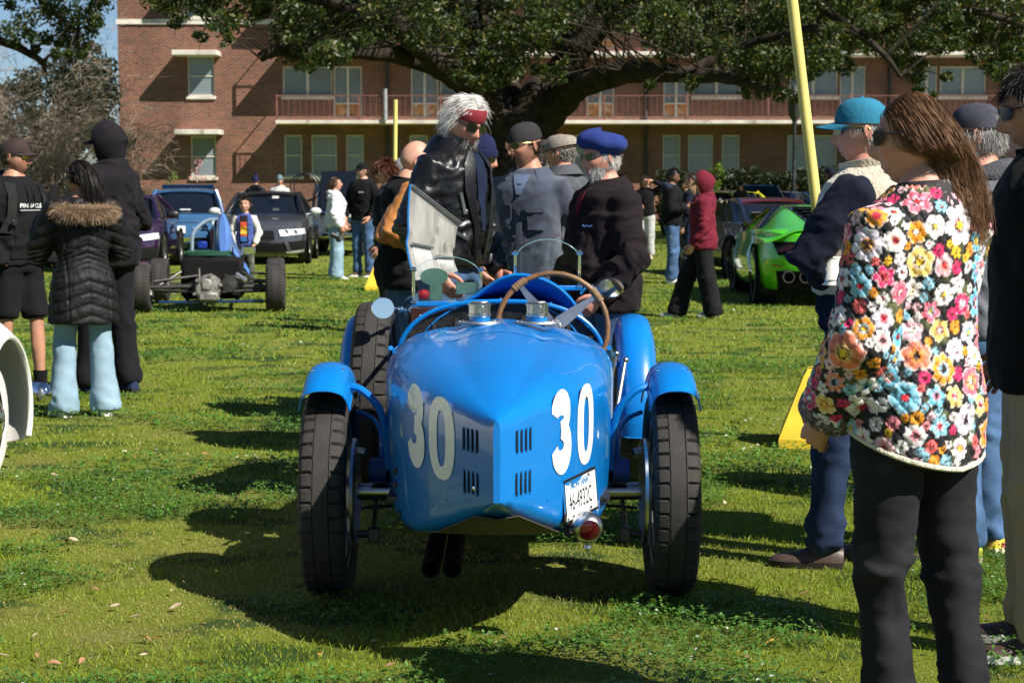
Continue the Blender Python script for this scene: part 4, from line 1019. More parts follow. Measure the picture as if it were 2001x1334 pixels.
# ================================================================== PEOPLE
from mathutils.bvhtree import BVHTree
SKC = {}
def skin(name, c):
    m = pmat('skin_' + name, c, rough=.5, var=.10, vscale=14, bump=.08, bscale=90, spec=.3, attr='Col'); SKC[m.name] = np.array(c); return m
SK_FAIR = skin('fair', (.50, .27, .19)); SK_TAN = skin('tan', (.42, .21, .135)); SK_PINK = skin('ruddy', (.52, .25, .18)); SK_OLIVE = skin('olive', (.36, .18, .11)); SK_BROWN = skin('brown', (.15, .075, .045))
def strand_mesh(paths, width, taper=True, seed=0):
    """paths (n, m, 3) -> crossed ribbons"""
    n, m, _ = paths.shape; rng = np.random.default_rng(seed)
    t = np.gradient(paths, axis=1); t /= np.maximum(np.linalg.norm(t, axis=2, keepdims=True), 1e-9)
    a = rng.normal(size=(n, 1, 3)); s = np.cross(t, np.repeat(a, m, 1)); s /= np.maximum(np.linalg.norm(s, axis=2, keepdims=True), 1e-9)
    w = width * (np.linspace(1, .45, m) if taper else np.ones(m)) * rng.uniform(.6, 1.4, (n, 1)); s = s * w[:, :, None]
    v = np.stack([paths - s, paths + s], 2).reshape(-1, 3)
    i = np.arange(n)[:, None] * (2 * m) + np.arange(m - 1)[None, :] * 2; i = i.ravel()
    f = np.stack([i, i + 1, i + 3, i + 2], 1)
    return v, f
def hairmat(name, c, rough=.38, var=.35):
    return pmat('hair_' + name, c, rough=rough, var=var, vscale=30, attr='Col', spec=.25)
def torso_rings(e, z0, z1, bulk=1.0, belly=0.0, flare=0.0, chest=0.0, n=28):
    Z = [.80, .88, .95, 1.02, 1.10, 1.20, 1.30, 1.38, 1.43, 1.465, 1.495, 1.53]
    RX = [.160, .164, .166, .156, .143, .148, .160, .162, .142, .108, .077, .060]
    RY = [.112, .116, .120, .112, .105, .110, .118, .114, .102, .088, .072, .062]
    CY = [0, 0, -.005, 0, .004, .008, .010, .004, -.006, -.012, -.012, -.006]
    e *= .72; out = []
    k = int((z1 - z0) / .03) + 2
    for z in np.linspace(z0, z1, k):
        rx = np.interp(z, Z, RX) * bulk; ry = np.interp(z, Z, RY) * bulk; cy = np.interp(z, Z, CY)
        b = belly * exp(-((z - 1.08) / .14) ** 2); ry += b * .5; cy += b * .5
        c_ = chest * exp(-((z - 1.28) / .09) ** 2); ry += c_ * .5; cy += c_ * .5
        fl = flare * max(0, (1.10 - z) / .3)
        ee = e * (1 if z < 1.44 else max(.35, 1 - (z - 1.44) / .06 * .65))
        rx += ee + fl; ry += ee + fl; ring = []
        for j in range(n):
            a = 2 * pi * j / n; c, s = cos(a), sin(a); p = 2.35
            ring.append((rx * abs(c) ** (2 / p) * (1 if c > 0 else -1), cy + ry * abs(s) ** (2 / p) * (1 if s > 0 else -1), z))
        out.append(ring)
    return out
def head_arrays(nose=1.0, jaw=1.0, fem=0.0, n=56, m=44):
    """head centred between the ears, facing +y; returns verts, quads (closed by poles)"""
    V = []
    for i in range(m + 1):
        ph = -pi / 2 + pi * i / m
        for j in range(n):
            th = 2 * pi * j / n
            V.append((cos(ph) * sin(th), cos(ph) * cos(th), sin(ph)))
    d = np.array(V); x, y, z = d.T.copy()
    X = x * .0765; Y = y * .097; Z = np.where(z > 0, z * .118, z * .122)
    s = sstep(-.01, -.115, Z)
    X = X * (1 - (.30 + .06 * fem - .06 * (jaw - 1)) * s)
    back = sstep(0.02, -.08, Y / 1.0)
    Y = Y + np.where(Y < 0, -Y * .48 * s, 0)
    Y = np.where(Y > 0, Y * (1 - .0 * s) + .004 * s, Y)
    fr = sstep(.25, .75, y)                        # front of the face
    # flatten the face a little, push forehead
    Y = Y - fr * .006 * sstep(.045, .10, Z)
    g = lambda cx, cz, sx, sz: np.exp(-((X - cx) / sx) ** 2 - ((Z - cz) / sz) ** 2)
    Y = Y + fr * (.0045 * g(0, .034, .045, .010))                                         # brow
    for sx in (-1, 1):
        Y = Y - fr * .012 * g(sx * .031, .012, .016, .013)                                # eye sockets
        Y = Y + fr * .0045 * g(sx * .031, .010, .011, .008)                               # lids over the eyeballs
        Y = Y + fr * .005 * g(sx * .042, -.022, .018, .016)                               # cheekbones
        X = X + sx * 0
    prof = np.interp(Z, [-.052, -.044, -.036, -.028, -.010, .010, .026, .036], [0, .010, .0235, .027, .0175, .0085, .003, 0]) * nose
    wn_ = np.interp(Z, [-.045, -.034, -.01, .02], [.015, .014, .0085, .007])
    Y = Y + fr * prof * np.exp(-(X / wn_) ** 2)
    Y = Y + fr * (.0065 * g(0, -.064, .020, .0055) + .007 * g(0, -.0775, .017, .006) - .004 * g(0, -.0705, .022, .0028))
    Y = Y + fr * (.009 * g(0, -.105, .022, .014) - .004 * g(0, -.090, .025, .006))         # chin
    v = np.stack([X, Y, Z], 1)
    f = []
    for i in range(m):
        for j in range(n):
            k = (j + 1) % n; f.append((i * n + j, i * n + k, (i + 1) * n + k, (i + 1) * n + j))
    return v, np.array(f)
def ear_arrays(side):
    """simple rim + lobe"""
    mb = MB()
    mb.ell((0, 0, 0), (.008, .018, .031), 12, 10); v = np.array(mb.v)
    dent = np.exp(-((v[:, 1] + .0) / .010) ** 2 - ((v[:, 2] - .004) / .018) ** 2); v[:, 0] -= .007 * dent * (v[:, 0] > 0)
    v[:, 1] *= 1 - .25 * (v[:, 2] < -.01); v[:, 0] *= side
    R = Matrix.Rotation(side * radians(-22), 3, 'Z') @ Matrix.Rotation(radians(-10), 3, 'X')
    v = (np.array(R) @ v.T).T + np.array([side * .0775, -.012, -.006])
    return v, mb.f
class Person:
    def __init__(s, label, X, Y, H, face, near=False, skinm=None, head=(0, 0, 0), neck=(0, 0, 0), lean=(0, 0), armL=None, armR=None, footL=(-.11, 0, 8), footR=(.11, 0, -8), bulk=1.0, belly=0, chest=0, fem=0, jaw=1, nose=1, group=None, child=False, stubble=0.0, brow=(.05, .035, .025), hands='LR', curlL=.5, curlR=.5, sh=1.0, vox=None, headscale=1.0, kneeL=None, kneeR=None):
        s.root = thing('person', label, 'person', (X, Y, 0), radians(face), group, H / 1.75)
        s.near = near; s.vs = vox or (.011 if near else .017); s.lean = lean; s.bulk = bulk; s.belly = belly; s.chest = chest; s.sh = sh
        s.sk = skinm or SK_FAIR; s.seed = random.randint(0, 9999)
        s.arm = {}
        for k, sd, a in (('L', -1, armL), ('R', 1, armR)):
            e, w = a if a else ((.245, -.04, 1.15), (.25, .07, .90))
            e = Vector((e[0] * (sd if a is None else 1), e[1], e[2])); w = Vector((w[0] * (sd if a is None else 1), w[1], w[2]))
            sh_ = s.sheared(Vector((sd * .163 * sh * (.5 + .5 * bulk), -.005, 1.395)))
            # keep real arm lengths
            e = sh_ + (e - sh_).normalized() * .30
            w = e + (w - e).normalized() * .26
            s.arm[k] = (sh_, e, w)
        s.leg = {}
        for k, sd, ft, kn in (('L', -1, footL, kneeL), ('R', 1, footR, kneeR)):
            hip = Vector((sd * .092, 0, .90)); an = Vector((ft[0], ft[1], .09 + (ft[3] if len(ft) > 3 else 0)))
            kn = Vector(kn) if kn else hip.lerp(an, .5) + Vector((sd * .005, .025, .02))
            s.leg[k] = (hip, kn, an, ft[2])
        # head frame
        s.nb = s.sheared(Vector((0, -.012, 1.47)))
        hc = s.nb + Vector((neck[0], .022 + neck[1], .155 + neck[2])); s.hc = hc
        s.HM = Matrix.Translation(hc) @ Euler((radians(head[1]), radians(head[2]), radians(head[0])), 'XYZ').to_matrix().to_4x4() @ Matrix.Diagonal((headscale,) * 3 + (1,))
        s.stub = stubble; s.browc = np.array(brow); s.body(fem, jaw, nose, hands, {'L': curlL, 'R': curlR})
    def sheared(s, p):
        k = max(0, (p.z - .95) / .5); return Vector((p.x + s.lean[0] * k, p.y + s.lean[1] * k, p.z))
    def shear_np(s, v):
        k = np.clip((v[:, 2] - .95) / .5, 0, None); v = v.copy(); v[:, 0] += s.lean[0] * k; v[:, 1] += s.lean[1] * k; return v
    def body(s, fem, jaw, nose, hands, curl):
        mb = MB(); mb.rings(torso_rings(-.004, .86, 1.53, s.bulk, s.belly)); mb.v = [tuple(p) for p in s.shear_np(np.array(mb.v))]
        mb.tube([s.nb + Vector((0, -.01, -.05)), s.nb + Vector((0, 0, .04)), s.HM @ Vector((0, -.022, -.05))], [.068, .056, .052], 14)
        for k in 'LR':
            a, e, w = s.arm[k]; mb.tube([a, a.lerp(e, .5), e, e.lerp(w, .4), w], [.055, .046, .038, .036, .025], 12, round_ends=True)
            h, kn, an, yw = s.leg[k]; mb.tube([h, h.lerp(kn, .5), kn, kn.lerp(an, .35), an], [.085, .072, .052, .053, .036], 12, round_ends=True)
            fy = Vector((sin(radians(-yw)), cos(radians(-yw)), 0)); mb.tube([an + Vector((0, 0, -.045)), an + fy * .08 + Vector((0, 0, -.055)), an + fy * .15 + Vector((0, 0, -.062))], [.034, .033, .024], 10, round_ends=True)
        v, f = voxel(mb, .026, 2)
        Vs = [v]; Fs = [list(map(tuple, f))]; o = len(v)
        hv, hf = head_arrays(nose, jaw, fem, 56, 44) if s.near else head_arrays(nose, jaw, fem, 36, 28)
        M = np.array(s.HM)
        hv2 = hv @ M[:3, :3].T + M[:3, 3]
        Vs.append(hv2); Fs.append([tuple(i + o for i in q) for q in hf.tolist()]); o += len(hv)
        for sd in (-1, 1):
            ev, ef = ear_arrays(sd); ev = ev @ M[:3, :3].T + M[:3, 3]; Vs.append(ev); Fs.append([tuple(i + o for i in q) for q in ef]); o += len(ev)
        for k in hands:
            hm = s.hand(k, curl[k]); Vs.append(np.array(hm.v)); Fs.append([tuple(i + o for i in q) for q in hm.f]); o += len(hm.v)
        me = bpy.data.meshes.new('body'); me.from_pydata(np.concatenate(Vs).tolist(), [], [q for F in Fs for q in F]); me.polygons.foreach_set('use_smooth', np.ones(len(me.polygons), bool)); me.update()
        c0 = SKC[s.sk.name]; C = np.tile(c0, (len(me.vertices), 1)); x, y, z = hv.T; hc_ = np.tile(c0, (len(hv), 1)); fr = y > .055
        def blend(m, c, k): hc_[:] = hc_ * (1 - (m * k)[:, None]) + np.array(c)[None] * (m * k)[:, None]
        gs = lambda cx, cz, sx, sz: np.exp(-((np.abs(x) - cx) / sx) ** 2 - ((z - cz) / sz) ** 2) * fr
        blend(gs(.043, -.030, .018, .018), c0 * np.array([1.08, .78, .72]), .8); blend(gs(0, -.034, .014, .014), c0 * np.array([1.08, .74, .68]), .8)
        if s.stub: blend(sstep(-.045, -.06, z) * (y > .0), c0 * .42 + .01, s.stub)
        blend(gs(0, -.071, .019, .009), c0 * np.array([.82, .42, .42]), .9); blend(gs(0, -.0705, .021, .0024), c0 * .25, .8)
        blend(gs(.032, .0315, .015, .0045), s.browc, .85); blend(gs(.031, .011, .012, .006), c0 * .55, .7)
        for q in (.014,): blend(gs(.008, -.045, .004, .003), c0 * .3, .8)
        C[len(v):len(v) + len(hv)] = np.clip(hc_, 0, 1); C[len(v) + len(hv):] *= np.array([1.0, .9, .88]); vcol(me, C)
        s.bodyo = link('body', me, s.sk, s.root); s.headv = hv
    def hand(s, k, curl):
        a, e, w = s.arm[k]; d = (w - e).normalized(); sd = -1 if k == 'L' else 1
        inw = Vector((-sd, 0.25, 0)); inw = (inw - d * inw.dot(d)).normalized()          # palm faces the body
        th = inw.cross(d).normalized() * (1 if sd > 0 else -1)                              # towards the thumb
        if th.y < 0 and abs(d.z) > .5: th = -th
        mb = MB(); base = w + d * .005
        P = lambda u, v_, t: base + d * u + th * v_ + inw * t
        mb.rings([[P(u, v_ * ws, t * ts) for v_, t in ((-1, 0), (-.8, -1), (0, -1.1), (.8, -1), (1, 0), (.8, 1), (0, .9), (-.8, 1))] for u, ws, ts in ((-.03, .026, .022), (.01, .029, .018), (.05, .040, .015), (.085, .042, .013), (.095, .036, .009))])
        for i, (v_, L) in enumerate(((.032, .072), (.011, .082), (-.010, .076), (-.030, .060))):
            p = P(.082, v_, 0); ang = 0; pts = [p]; r = .0092
            for j, fr in enumerate((.45, .32, .23)):
                ang += curl * (0.55 if j == 0 else .85) * (1 + .08 * i); p = p + (d * cos(ang) + inw * sin(ang)) * L * fr; pts.append(p)
            mb.tube(pts, [r, r * .95, r * .88, r * .75], 7, round_ends=True)
        p0 = P(.018, .028, .006); mb.tube([p0, p0 + d * .03 + th * .026 + inw * .012, p0 + d * .058 + th * .034 + inw * (.014 + .02 * curl), p0 + d * .08 + th * .030 + inw * (.018 + .03 * curl)], [.013, .012, .0105, .008], 7, round_ends=True)
        return mb
    # ---- clothing
    def top(s, name, mat, hem=.84, e=.022, sleeve=True, cuff=1.0, flare=0, wr=.010, wscale=1.0, collar=None, short=False, zt=1.50, sl_e=None, slm=None, taper=.0, part=None):
        mb = MB(); mb.rings(torso_rings(e, hem, zt, s.bulk, s.belly, flare, s.chest)); mb.v = [tuple(p) for p in s.shear_np(np.array(mb.v))]
        se = (sl_e if sl_e is not None else e * .8) * .72
        sl = MB() if slm else mb
        if sleeve:
            for k in 'LR':
                a, el, w = s.arm[k]; wq = el.lerp(w, cuff)
                inn = a + (Vector((0, a.y, a.z - .02)) - a) * .35
                sl.tube([inn, a, a.lerp(el, .5), el, el.lerp(wq, .5), wq], [.062 + se, .060 + se, .050 + se, .044 + se, .038 + se, .031 + se * .7], 14)
        out = []
        for q, nm, m_ in ((mb, name, mat), (sl, 'sleeves', slm)):
            if nm == 'sleeves' and not slm: continue
            v, f = voxel(q, s.vs, 3 if q is mb else 4); v = s.wrinkle(v, f, wr, wscale)
            out.append(link(nm, np_mesh(nm, v, f), m_, s.root))
            if q is mb: s.topv, s.topf = v, f
        return out[0]
    def wrinkle(s, v, f, amp, sc=1.0, legs=False):
        n = vnormals(v, f); sd = s.seed
        p = v * sc; q = np.stack([p[:, 0] * 7, p[:, 1] * 7, p[:, 2] * 13 + 5 * p[:, 0]], 1) + fbm(p * 5, 2, sd)[:, None] * 1.1
        r = 1 - 2 * np.abs(vnoise(q, sd + 3)); r2 = 1 - 2 * np.abs(vnoise(q * 2.1 + 9, sd + 5))
        amp = amp * 1.5; dsp = (r * .8 + r2 * .5 + fbm(p * 3, 2, sd + 8) * .7)
        w = np.ones(len(v))
        if legs:
            w = .35 + .9 * np.exp(-((v[:, 2] - .48) / .10) ** 2) + 1.0 * np.exp(-((v[:, 2] - .12) / .10) ** 2) + .6 * np.exp(-((v[:, 2] - .85) / .08) ** 2)
        else:
            w = .55 + .65 * np.exp(-((v[:, 2] - 1.08) / .16) ** 2)
        return lapl(v + n * (dsp * amp * w)[:, None], f, 1, .4)
    def trousers(s, mat, name='trousers', r=(.098, .082, .064, .062, .066), top=1.0, wr=.008, low=0.0, ankle=.055, e=.0):
        mb = MB(); mb.rings(torso_rings(.008 + e, .86, top, s.bulk, 0)[:])
        for k in 'LR':
            h, kn, an, yw = s.leg[k]; q = Vector((an.x, an.y, ankle)); 
            if low: kn2 = h.lerp(kn, .55); mb.tube([h + Vector((0, 0, .03)), h.lerp(kn, .4), h.lerp(kn, low)], [r[0], r[1], r[2]], 16); continue
            mb.tube([h + Vector((0, 0, .03)), h.lerp(kn, .5), kn, kn.lerp(q, .5), q], r, 16)
        v, f = voxel(mb, max(s.vs, .009) * 1.45, 3); v = s.wrinkle(v, f, wr, 1.0, True)
        return link(name, np_mesh(name, v, f), mat, s.root)
    def shoes(s, mat, sole=None, L=.275, w=.047):
        sole = sole or WHITEP; out = []
        for k in 'LR':
            h, kn, an, yw = s.leg[k]; M = Matrix.Translation((an.x, an.y, an.z - .09)) @ Matrix.Rotation(radians(yw), 4, 'Z')
            st = [(-.075, .030, .075), (-.05, .040, .088), (0, .042, .092), (.05, .044, .078), (.10, .047, .060), (.15, .046, .050), (.185, .034, .040), (.198, .016, .032)]
            R = []; Rs = []
            for (y, hw, hz) in st:
                hw = hw * w / .047; R.append([(hw * cos(a) , y, .024 + max(0, sin(a)) * (hz - .024) if sin(a) > 0 else .024) for a in [pi * j / 9 for j in range(10)]])
                Rs.append([(x_ * hw * 1.06, y * 1.03, z_) for x_, z_ in ((-.92, .002), (-1, .026), (1, .026), (.92, .002))])
            mb = MB(); mb.rings(R, M=M); sh_ = mb.build('shoe', mat, s.root, sharp=50); out.append(sh_)
            m2 = MB(); m2.rings(Rs, M=M); m2.build('sole', sole, sh_, sharp=30)
        return out
    def part(s, name, mb, mat, parent=None, sharp=45):            # head-space part
        mb.v = [tuple(s.HM @ Vector(p)) for p in mb.v]; return mb.build(name, mat, parent or s.root, sharp=sharp)
    def cap(s, mat, brim=True, back=False, brimmat=None, name='cap', h=.098, up=8):
        M = Matrix.Rotation(radians(180 if back else 0), 4, 'Z')
        mb = MB(); R = []
        for i in range(9):
            a = pi / 2 * i / 8 * .985; R.append([((.0845) * cos(a) ** .75 * sin(t), -.004 + .104 * cos(a) ** .75 * cos(t), .028 + h * sin(a) + .010 * cos(t) * (-1 if back else 1) * cos(a)) for t in [2 * pi * j / 32 for j in range(32)]])
        mb.rings(R, cap0=False); mb.ell((0, -.004, .028 + h), (.008, .008, .006), 8, 6)
        o = s.part(name, mb, mat)
        if brim:
            g = []
            for i in range(7):
                u = i / 6; row = []
                for j in range(15):
                    t = lerp(-1, 1, j / 14); x = t * lerp(.078, .062, u); y = .100 * sqrt(max(0, 1 - (t * .93) ** 2)) + u * .072 * sqrt(max(0, 1 - (abs(t) ** 2.4) * .8)); z = .040 - u * .012 - .022 * t * t
                    row.append(M @ Vector((x, y, z + (-.016 if back else .002))))
                g.append(row)
            b = MB(); b.sheet(g, th=.004); s.part('brim', b, brimmat or mat, o)
        return o
    def beanie(s, mat, low=.0, name='beanie'):
        mb = MB(); R = []
        for i in range(11):
            a = pi / 2 * i / 10 * .98; R.append([(.087 * cos(a) ** .8 * sin(t), -.006 + .107 * cos(a) ** .8 * cos(t), low + .014 * cos(t) + .145 * sin(a) * (1 - .0 * low)) for t in [2 * pi * j / 28 for j in range(28)]])
        mb.rings(R, cap0=False); o = s.part(name, mb, mat)
        c = MB(); c.rings([[(.0915 * sin(t) * k, -.006 + .1115 * cos(t) * k, low + .014 * cos(t) + z) for t in [2 * pi * j / 28 for j in range(28)]] for k, z in ((.98, -.002), (1.02, .008), (1.02, .04), (.98, .05))], cap0=False, cap1=False); s.part('cuff', c, mat, o)
        return o
    def glasses(s, lens=None, frame=None, round_=False, sc=1.0):
        lens = lens or LENSD; frame = frame or BLACKP; fr = MB()
        for sd in (-1, 1): fr.tube([(sd * .056, .082, .020), (sd * .072, .060, .020), (sd * .080, -.005, .016), (sd * .080, -.020, .006)], .0030, 6)
        fr.tube([(-.012, .102, .018), (0, .106, .020), (.012, .102, .018)], .0030, 6)
        o = s.part('sunglasses' if lens is LENSD else 'glasses', fr, frame)
        for sd in (-1, 1):
            L_ = MB(); pts = []
            for i in range(20):
                a = 2 * pi * i / 20; p = 2.0 if round_ else 2.9; c, q = cos(a), sin(a)
                pts.append((sd * .034 + .0255 * sc * abs(c) ** (2 / p) * (1 if c > 0 else -1), .011 + .0205 * sc * abs(q) ** (2 / p) * (1 if q > 0 else -1)))
            f3 = lambda x, z, o_: (x, .101 + o_ - 5.5 * x * x, z)
            L_.rings([[f3(x, z, .0) for x, z in pts], [f3(x, z, .004) for x, z in pts]]); s.part('lens', L_, lens, o)
        return o
    def eyes(s, iris=(.03, .02, .012)):
        for sd in (-1, 1):
            e = MB(); e.ell((sd * .031, .0845, .010), (.0085, .0055, .0050), 10, 8); s.part('eye', e, pmat('eye_dark', iris, rough=.2, var=0))
            b = MB(); b.tube([(sd * .017, .093, .030), (sd * .033, .092, .034), (sd * .046, .082, .028)], [.003, .004, .002], 6); s.part('eyebrow', b, pmat('eyebrow_dark', (.02, .013, .009), rough=.8))
    def fuzz(s, name, col, length, n, cond, seed=0, width=.0011, droop=.6, lift=.25, scale=1.02, jit=.25, shell=True, coljit=.35, back=.0, side=.0, m=5, matname=None, rough=.45):
        """short hair or beard: strands rooted on the head surface where cond(x,y,z) holds"""
        rng = np.random.default_rng(seed + 5); hv = s.headv; hn = hv / np.linalg.norm(hv, axis=1, keepdims=True)
        ok = np.where(cond(hv[:, 0], hv[:, 1], hv[:, 2]))[0]
        if len(ok) == 0: return
        idx = rng.choice(ok, n); p = hv[idx] * scale + rng.normal(0, .006, (n, 3)); nr = hn[idx]
        dn = np.stack([side * np.sign(p[:, 0]), np.full(n, -back), np.full(n, -1.0)], 1); tg = dn - nr * (nr * dn).sum(1)[:, None]; tg /= np.maximum(np.linalg.norm(tg, axis=1, keepdims=True), 1e-6)
        dr = tg * droop + nr * lift + rng.normal(0, jit, (n, 3)); dr /= np.linalg.norm(dr, axis=1, keepdims=True)
        L = length * rng.uniform(.5, 1.2, n); st = []
        for k in range(m):
            t = k / (m - 1); q = p + dr * (L * t)[:, None] - np.array([0, 0, 1]) * (L * t * t * .35)[:, None]; st.append(q)
        P = np.stack(st, 1); v, f = strand_mesh(P, width, seed=seed); c = np.array(col)[None] * (1 + coljit * rng.uniform(-1, 1, (n, 1)))
        C = np.repeat(c, 2 * m, 0)
        if shell:                                   # scalp / skin under the strands
            nn = len(v); fm = np.array([0]); 
            sel = cond(hv[:, 0], hv[:, 1], hv[:, 2]); nh = 56 if s.near else 36
            hf = []
            mrows = len(hv) // nh - 1
            for i in range(mrows):
                for j in range(nh):
                    q = (i * nh + j, i * nh + (j + 1) % nh, (i + 1) * nh + (j + 1) % nh, (i + 1) * nh + j)
                    if all(sel[list(q)]): hf.append(q)
            if hf:
                v = np.concatenate([v, hv * (1.012)]); f = np.concatenate([f, np.array(hf) + nn]); C = np.concatenate([C, np.repeat(np.array(col)[None] * .6, len(hv), 0)])
        M = np.array(s.HM); v = v @ M[:3, :3].T + M[:3, 3]
        me = np_mesh(name, v, f); vcol(me, np.clip(C, 0, 1)); return link(name, me, hairmat('strand' if rough > .4 else 'glossy', (1, 1, 1), rough=rough), s.root)
    def hair_short(s, col, length=.035, n=900, line=.045, seed=0, top=1.0, **k):
        return s.fuzz('hair', col, length, int(n * 1.2) if s.near else n // 2, lambda x, y, z: (z < top) & (z > line - (y < .035) * (.005 + line) - (y < -.005) * .05) & ~((y > .06) & (z < .06)), seed, width=.0008 if s.near else .003, **k)
    def long_hair(s, col, length=.45, n=1300, seed=0, width=.0016, spread=.09, over=(0, -1, 0), line=.05, tone=.4, m=16, tuck=None, mid=True):
        rng = np.random.default_rng(seed + 9); hv = s.headv; M = np.array(s.HM)
        ok = np.where((hv[:, 2] > .075) | ((hv[:, 1] < .02) & (hv[:, 2] > -.02)) | ((hv[:, 1] < -.04) & (hv[:, 2] > -.06)))[0]
        p = hv[rng.choice(ok, n)] * 1.03 + rng.normal(0, .0085, (n, 3)); p = p / np.linalg.norm(p / np.array([.0765, .098, .118]), axis=1, keepdims=True) * rng.uniform(1.015, 1.05, (n, 1)); R3 = M[:3, :3]
        part = np.where(p[:, 0] > 0, 1, -1.0)
        d = np.stack([part * .5 * (p[:, 2] > .05), np.full(n, -.38), np.full(n, -.55)], 1) + rng.normal(0, .035, (n, 3))
        gr = R3.T @ np.array([0, 0, -1.0]) / np.linalg.norm(R3[0]) ; gr /= np.linalg.norm(gr)
        L = length * rng.uniform(.72, 1.1, n); st = L / (m - 1); P = [p.copy()]; rad = rng.uniform(1.02, 1.09, n)
        wv = rng.uniform(0, 6, n); tgt = np.array(over, float)
        for k in range(1, m):
            g = min(1, .10 + .11 * k); d = d / np.linalg.norm(d, axis=1, keepdims=True)
            d = d * (1 - g * .5) + gr[None] * g * .75 + (tgt[None] * .12 if k < 6 else 0)
            wave = np.stack([np.sin(wv + k * .8), np.cos(wv * 1.3 + k * .7), 0 * wv], 1) * .035; q = P[-1] + (d / np.linalg.norm(d, axis=1, keepdims=True) + wave) * st[:, None]
            e = np.array([.0765, .098, .118]); s_ = np.linalg.norm(q / e, axis=1); ins = s_ < rad; q[ins] = q[ins] * (rad[ins] / s_[ins])[:, None]
            # do not pass over the face; gather behind the neck
            cx = q[:, 0]; low = q[:, 2] < -.03; lim = spread; q[low, 0] = np.clip(cx[low], -lim, lim) * .9 + cx[low] * .1; q[low, 1] = np.minimum(q[low, 1], -.045 + rng.uniform(-.05, .02, low.sum()))
            P.append(q)
        P = np.stack(P, 1) @ R3.T + M[:3, 3]
        if tuck is not None:                       # keep it outside the clothing
            bv = BVHTree.FromPolygons([tuple(q) for q in s.topv], [tuple(q) for q in s.topf])
            for i in range(n):
                lift_ = .005 + .020 * (i * .6180339 % 1)
                for k in range(4, m):
                    if P[i, k, 2] < s.nb.z + .03:
                        h = bv.find_nearest(Vector(P[i, k]))
                        if h[0] is not None and (Vector(P[i, k]) - h[0]).dot(h[1]) < lift_: P[i, k] = h[0] + h[1] * lift_
        v, f = strand_mesh(P, width, seed=seed)
        c = np.array(col)[None] * (1 + tone * rng.uniform(-1, 1, (n, 1))); gold = rng.uniform(0, 1, n) < .12; c[gold] = c[gold] * np.array([[1.5, 1.4, 1.25]])
        C = np.repeat(c, 2 * m, 0); nn = len(v); sel = (hv[:, 2] > .07) | ((hv[:, 1] < .0) & (hv[:, 2] > -.03)); nh = 56 if s.near else 36; hf = []
        for i in range(len(hv) // nh - 1):
            for j in range(nh):
                q = (i * nh + j, i * nh + (j + 1) % nh, (i + 1) * nh + (j + 1) % nh, (i + 1) * nh + j)
                if all(sel[list(q)]): hf.append(q)
        v = np.concatenate([v, (hv * 1.025) @ R3.T + M[:3, 3]]); f = np.concatenate([f, np.array(hf) + nn]); C = np.concatenate([C, np.repeat(np.array(col)[None] * .55, len(hv), 0)])
        me = np_mesh('hair', v, f); vcol(me, np.clip(C, 0, 1)); return link('hair', me, hairmat('glossy', (1, 1, 1), rough=.48), s.root)
    def hood_up(s, mat, e=.03, name='hood'):
        mb = MB(); G_ = []; c = (0, -.018, .006); r = (.090 + e, .110 + e, .126 + e)
        for i in range(15):
            al = radians(lerp(4, 118, i / 14)); row = []
            for j in range(33):
                b = 2 * pi * j / 32; z = r[2] * sin(al) * cos(b); dn = max(0, -cos(b)) ** 1.5
                row.append((c[0] + r[0] * sin(al) * sin(b) * (1 - .06 * dn), c[1] - r[1] * cos(al) * (1 - .25 * dn) + .02 * max(0, cos(b)) * (i / 14), c[2] + z * (1 + .38 * dn) + .012 * sin(b * 3 + i * .8) * sin(al) * .5))
            G_.append(row)
        mb.sheet(G_, th=.008); o = s.part(name, mb, mat)
        c = MB(); nb = s.nb; c.tube([nb + Vector((0, -.02, -.07)), nb + Vector((0, -.025, -.01)), nb + Vector((0, -.015, .05))], [.128, .112, .098], 18); v, f = voxel(c, .014, 3); v = s.wrinkle(v, f, .010); link('hood_drape', np_mesh('hood_drape', v, f), mat, o)
        return o
    def hood_down(s, mat, r=.115, name='hood'):
        nb = s.nb; mb = MB(); pts = []
        for i in range(17):
            a = radians(lerp(-135, 135, i / 16)); k = .5 + .5 * cos(a)
            pts.append(nb + Vector((sin(a) * .105, -cos(a) * .092 - .012, .0 - .045 * (1 - k) + .022 * k)))
        mb.tube(pts, [lerp(.022, .046, (.5 + .5 * cos(radians(lerp(-135, 135, i / 16)))) ** .7) for i in range(17)], 10, round_ends=True)
        mb.ell(tuple(nb + Vector((0, -.10, -.05))), (.095, .045, .075), 14, 10)
        v, f = voxel(mb, .010, 3); v = s.wrinkle(v, f, .008, 1.6); return link(name, np_mesh(name, v, f), mat, s.root)
    def collar(s, mat, h=.06, r=.072, open_=70, lean=.02, name='collar', fold=True):
        nb = s.nb; g = []
        for i in range(7 if fold else 4):
            u = i / 6 if fold else i / 3; row = []
            for j in range(21):
                a = radians(lerp(-180 + open_ / 2 * 1.0, 180 - open_ / 2, j / 20)) ; 
                if fold:
                    rr = r + (.003 if u < .5 else .003 + (u - .5) * 2 * .05); zz = (h * min(u * 2, 1)) - (max(0, u - .5) * 2 * h * .95)
                else: rr = r + lean * u; zz = h * u
                ax = a + pi   # centre of the strip lies at the back (-y)
                row.append(nb + Vector((sin(ax) * rr * 1.05, cos(ax) * rr - .004 + .018 * (0.5 + .5 * cos(ax)), zz + .0 - .035 * (.5 + .5 * cos(ax)))))
            g.append(row)
        mb = MB(); mb.sheet(g, th=.004); return mb.build(name, mat, s.root)
    def add(s, name, mb, mat, parent=None, sharp=45, smooth=True): return mb.build(name, mat, parent or s.root, smooth=smooth, sharp=sharp)
def tocol(mb): return mb
DENIM = pmat('blue_denim', (.055, .11, .21), rough=.85, var=.4, vscale=5, bump=.2, bscale=120, spec=.2, wear=((.20, .29, .40), 3.5, .60))
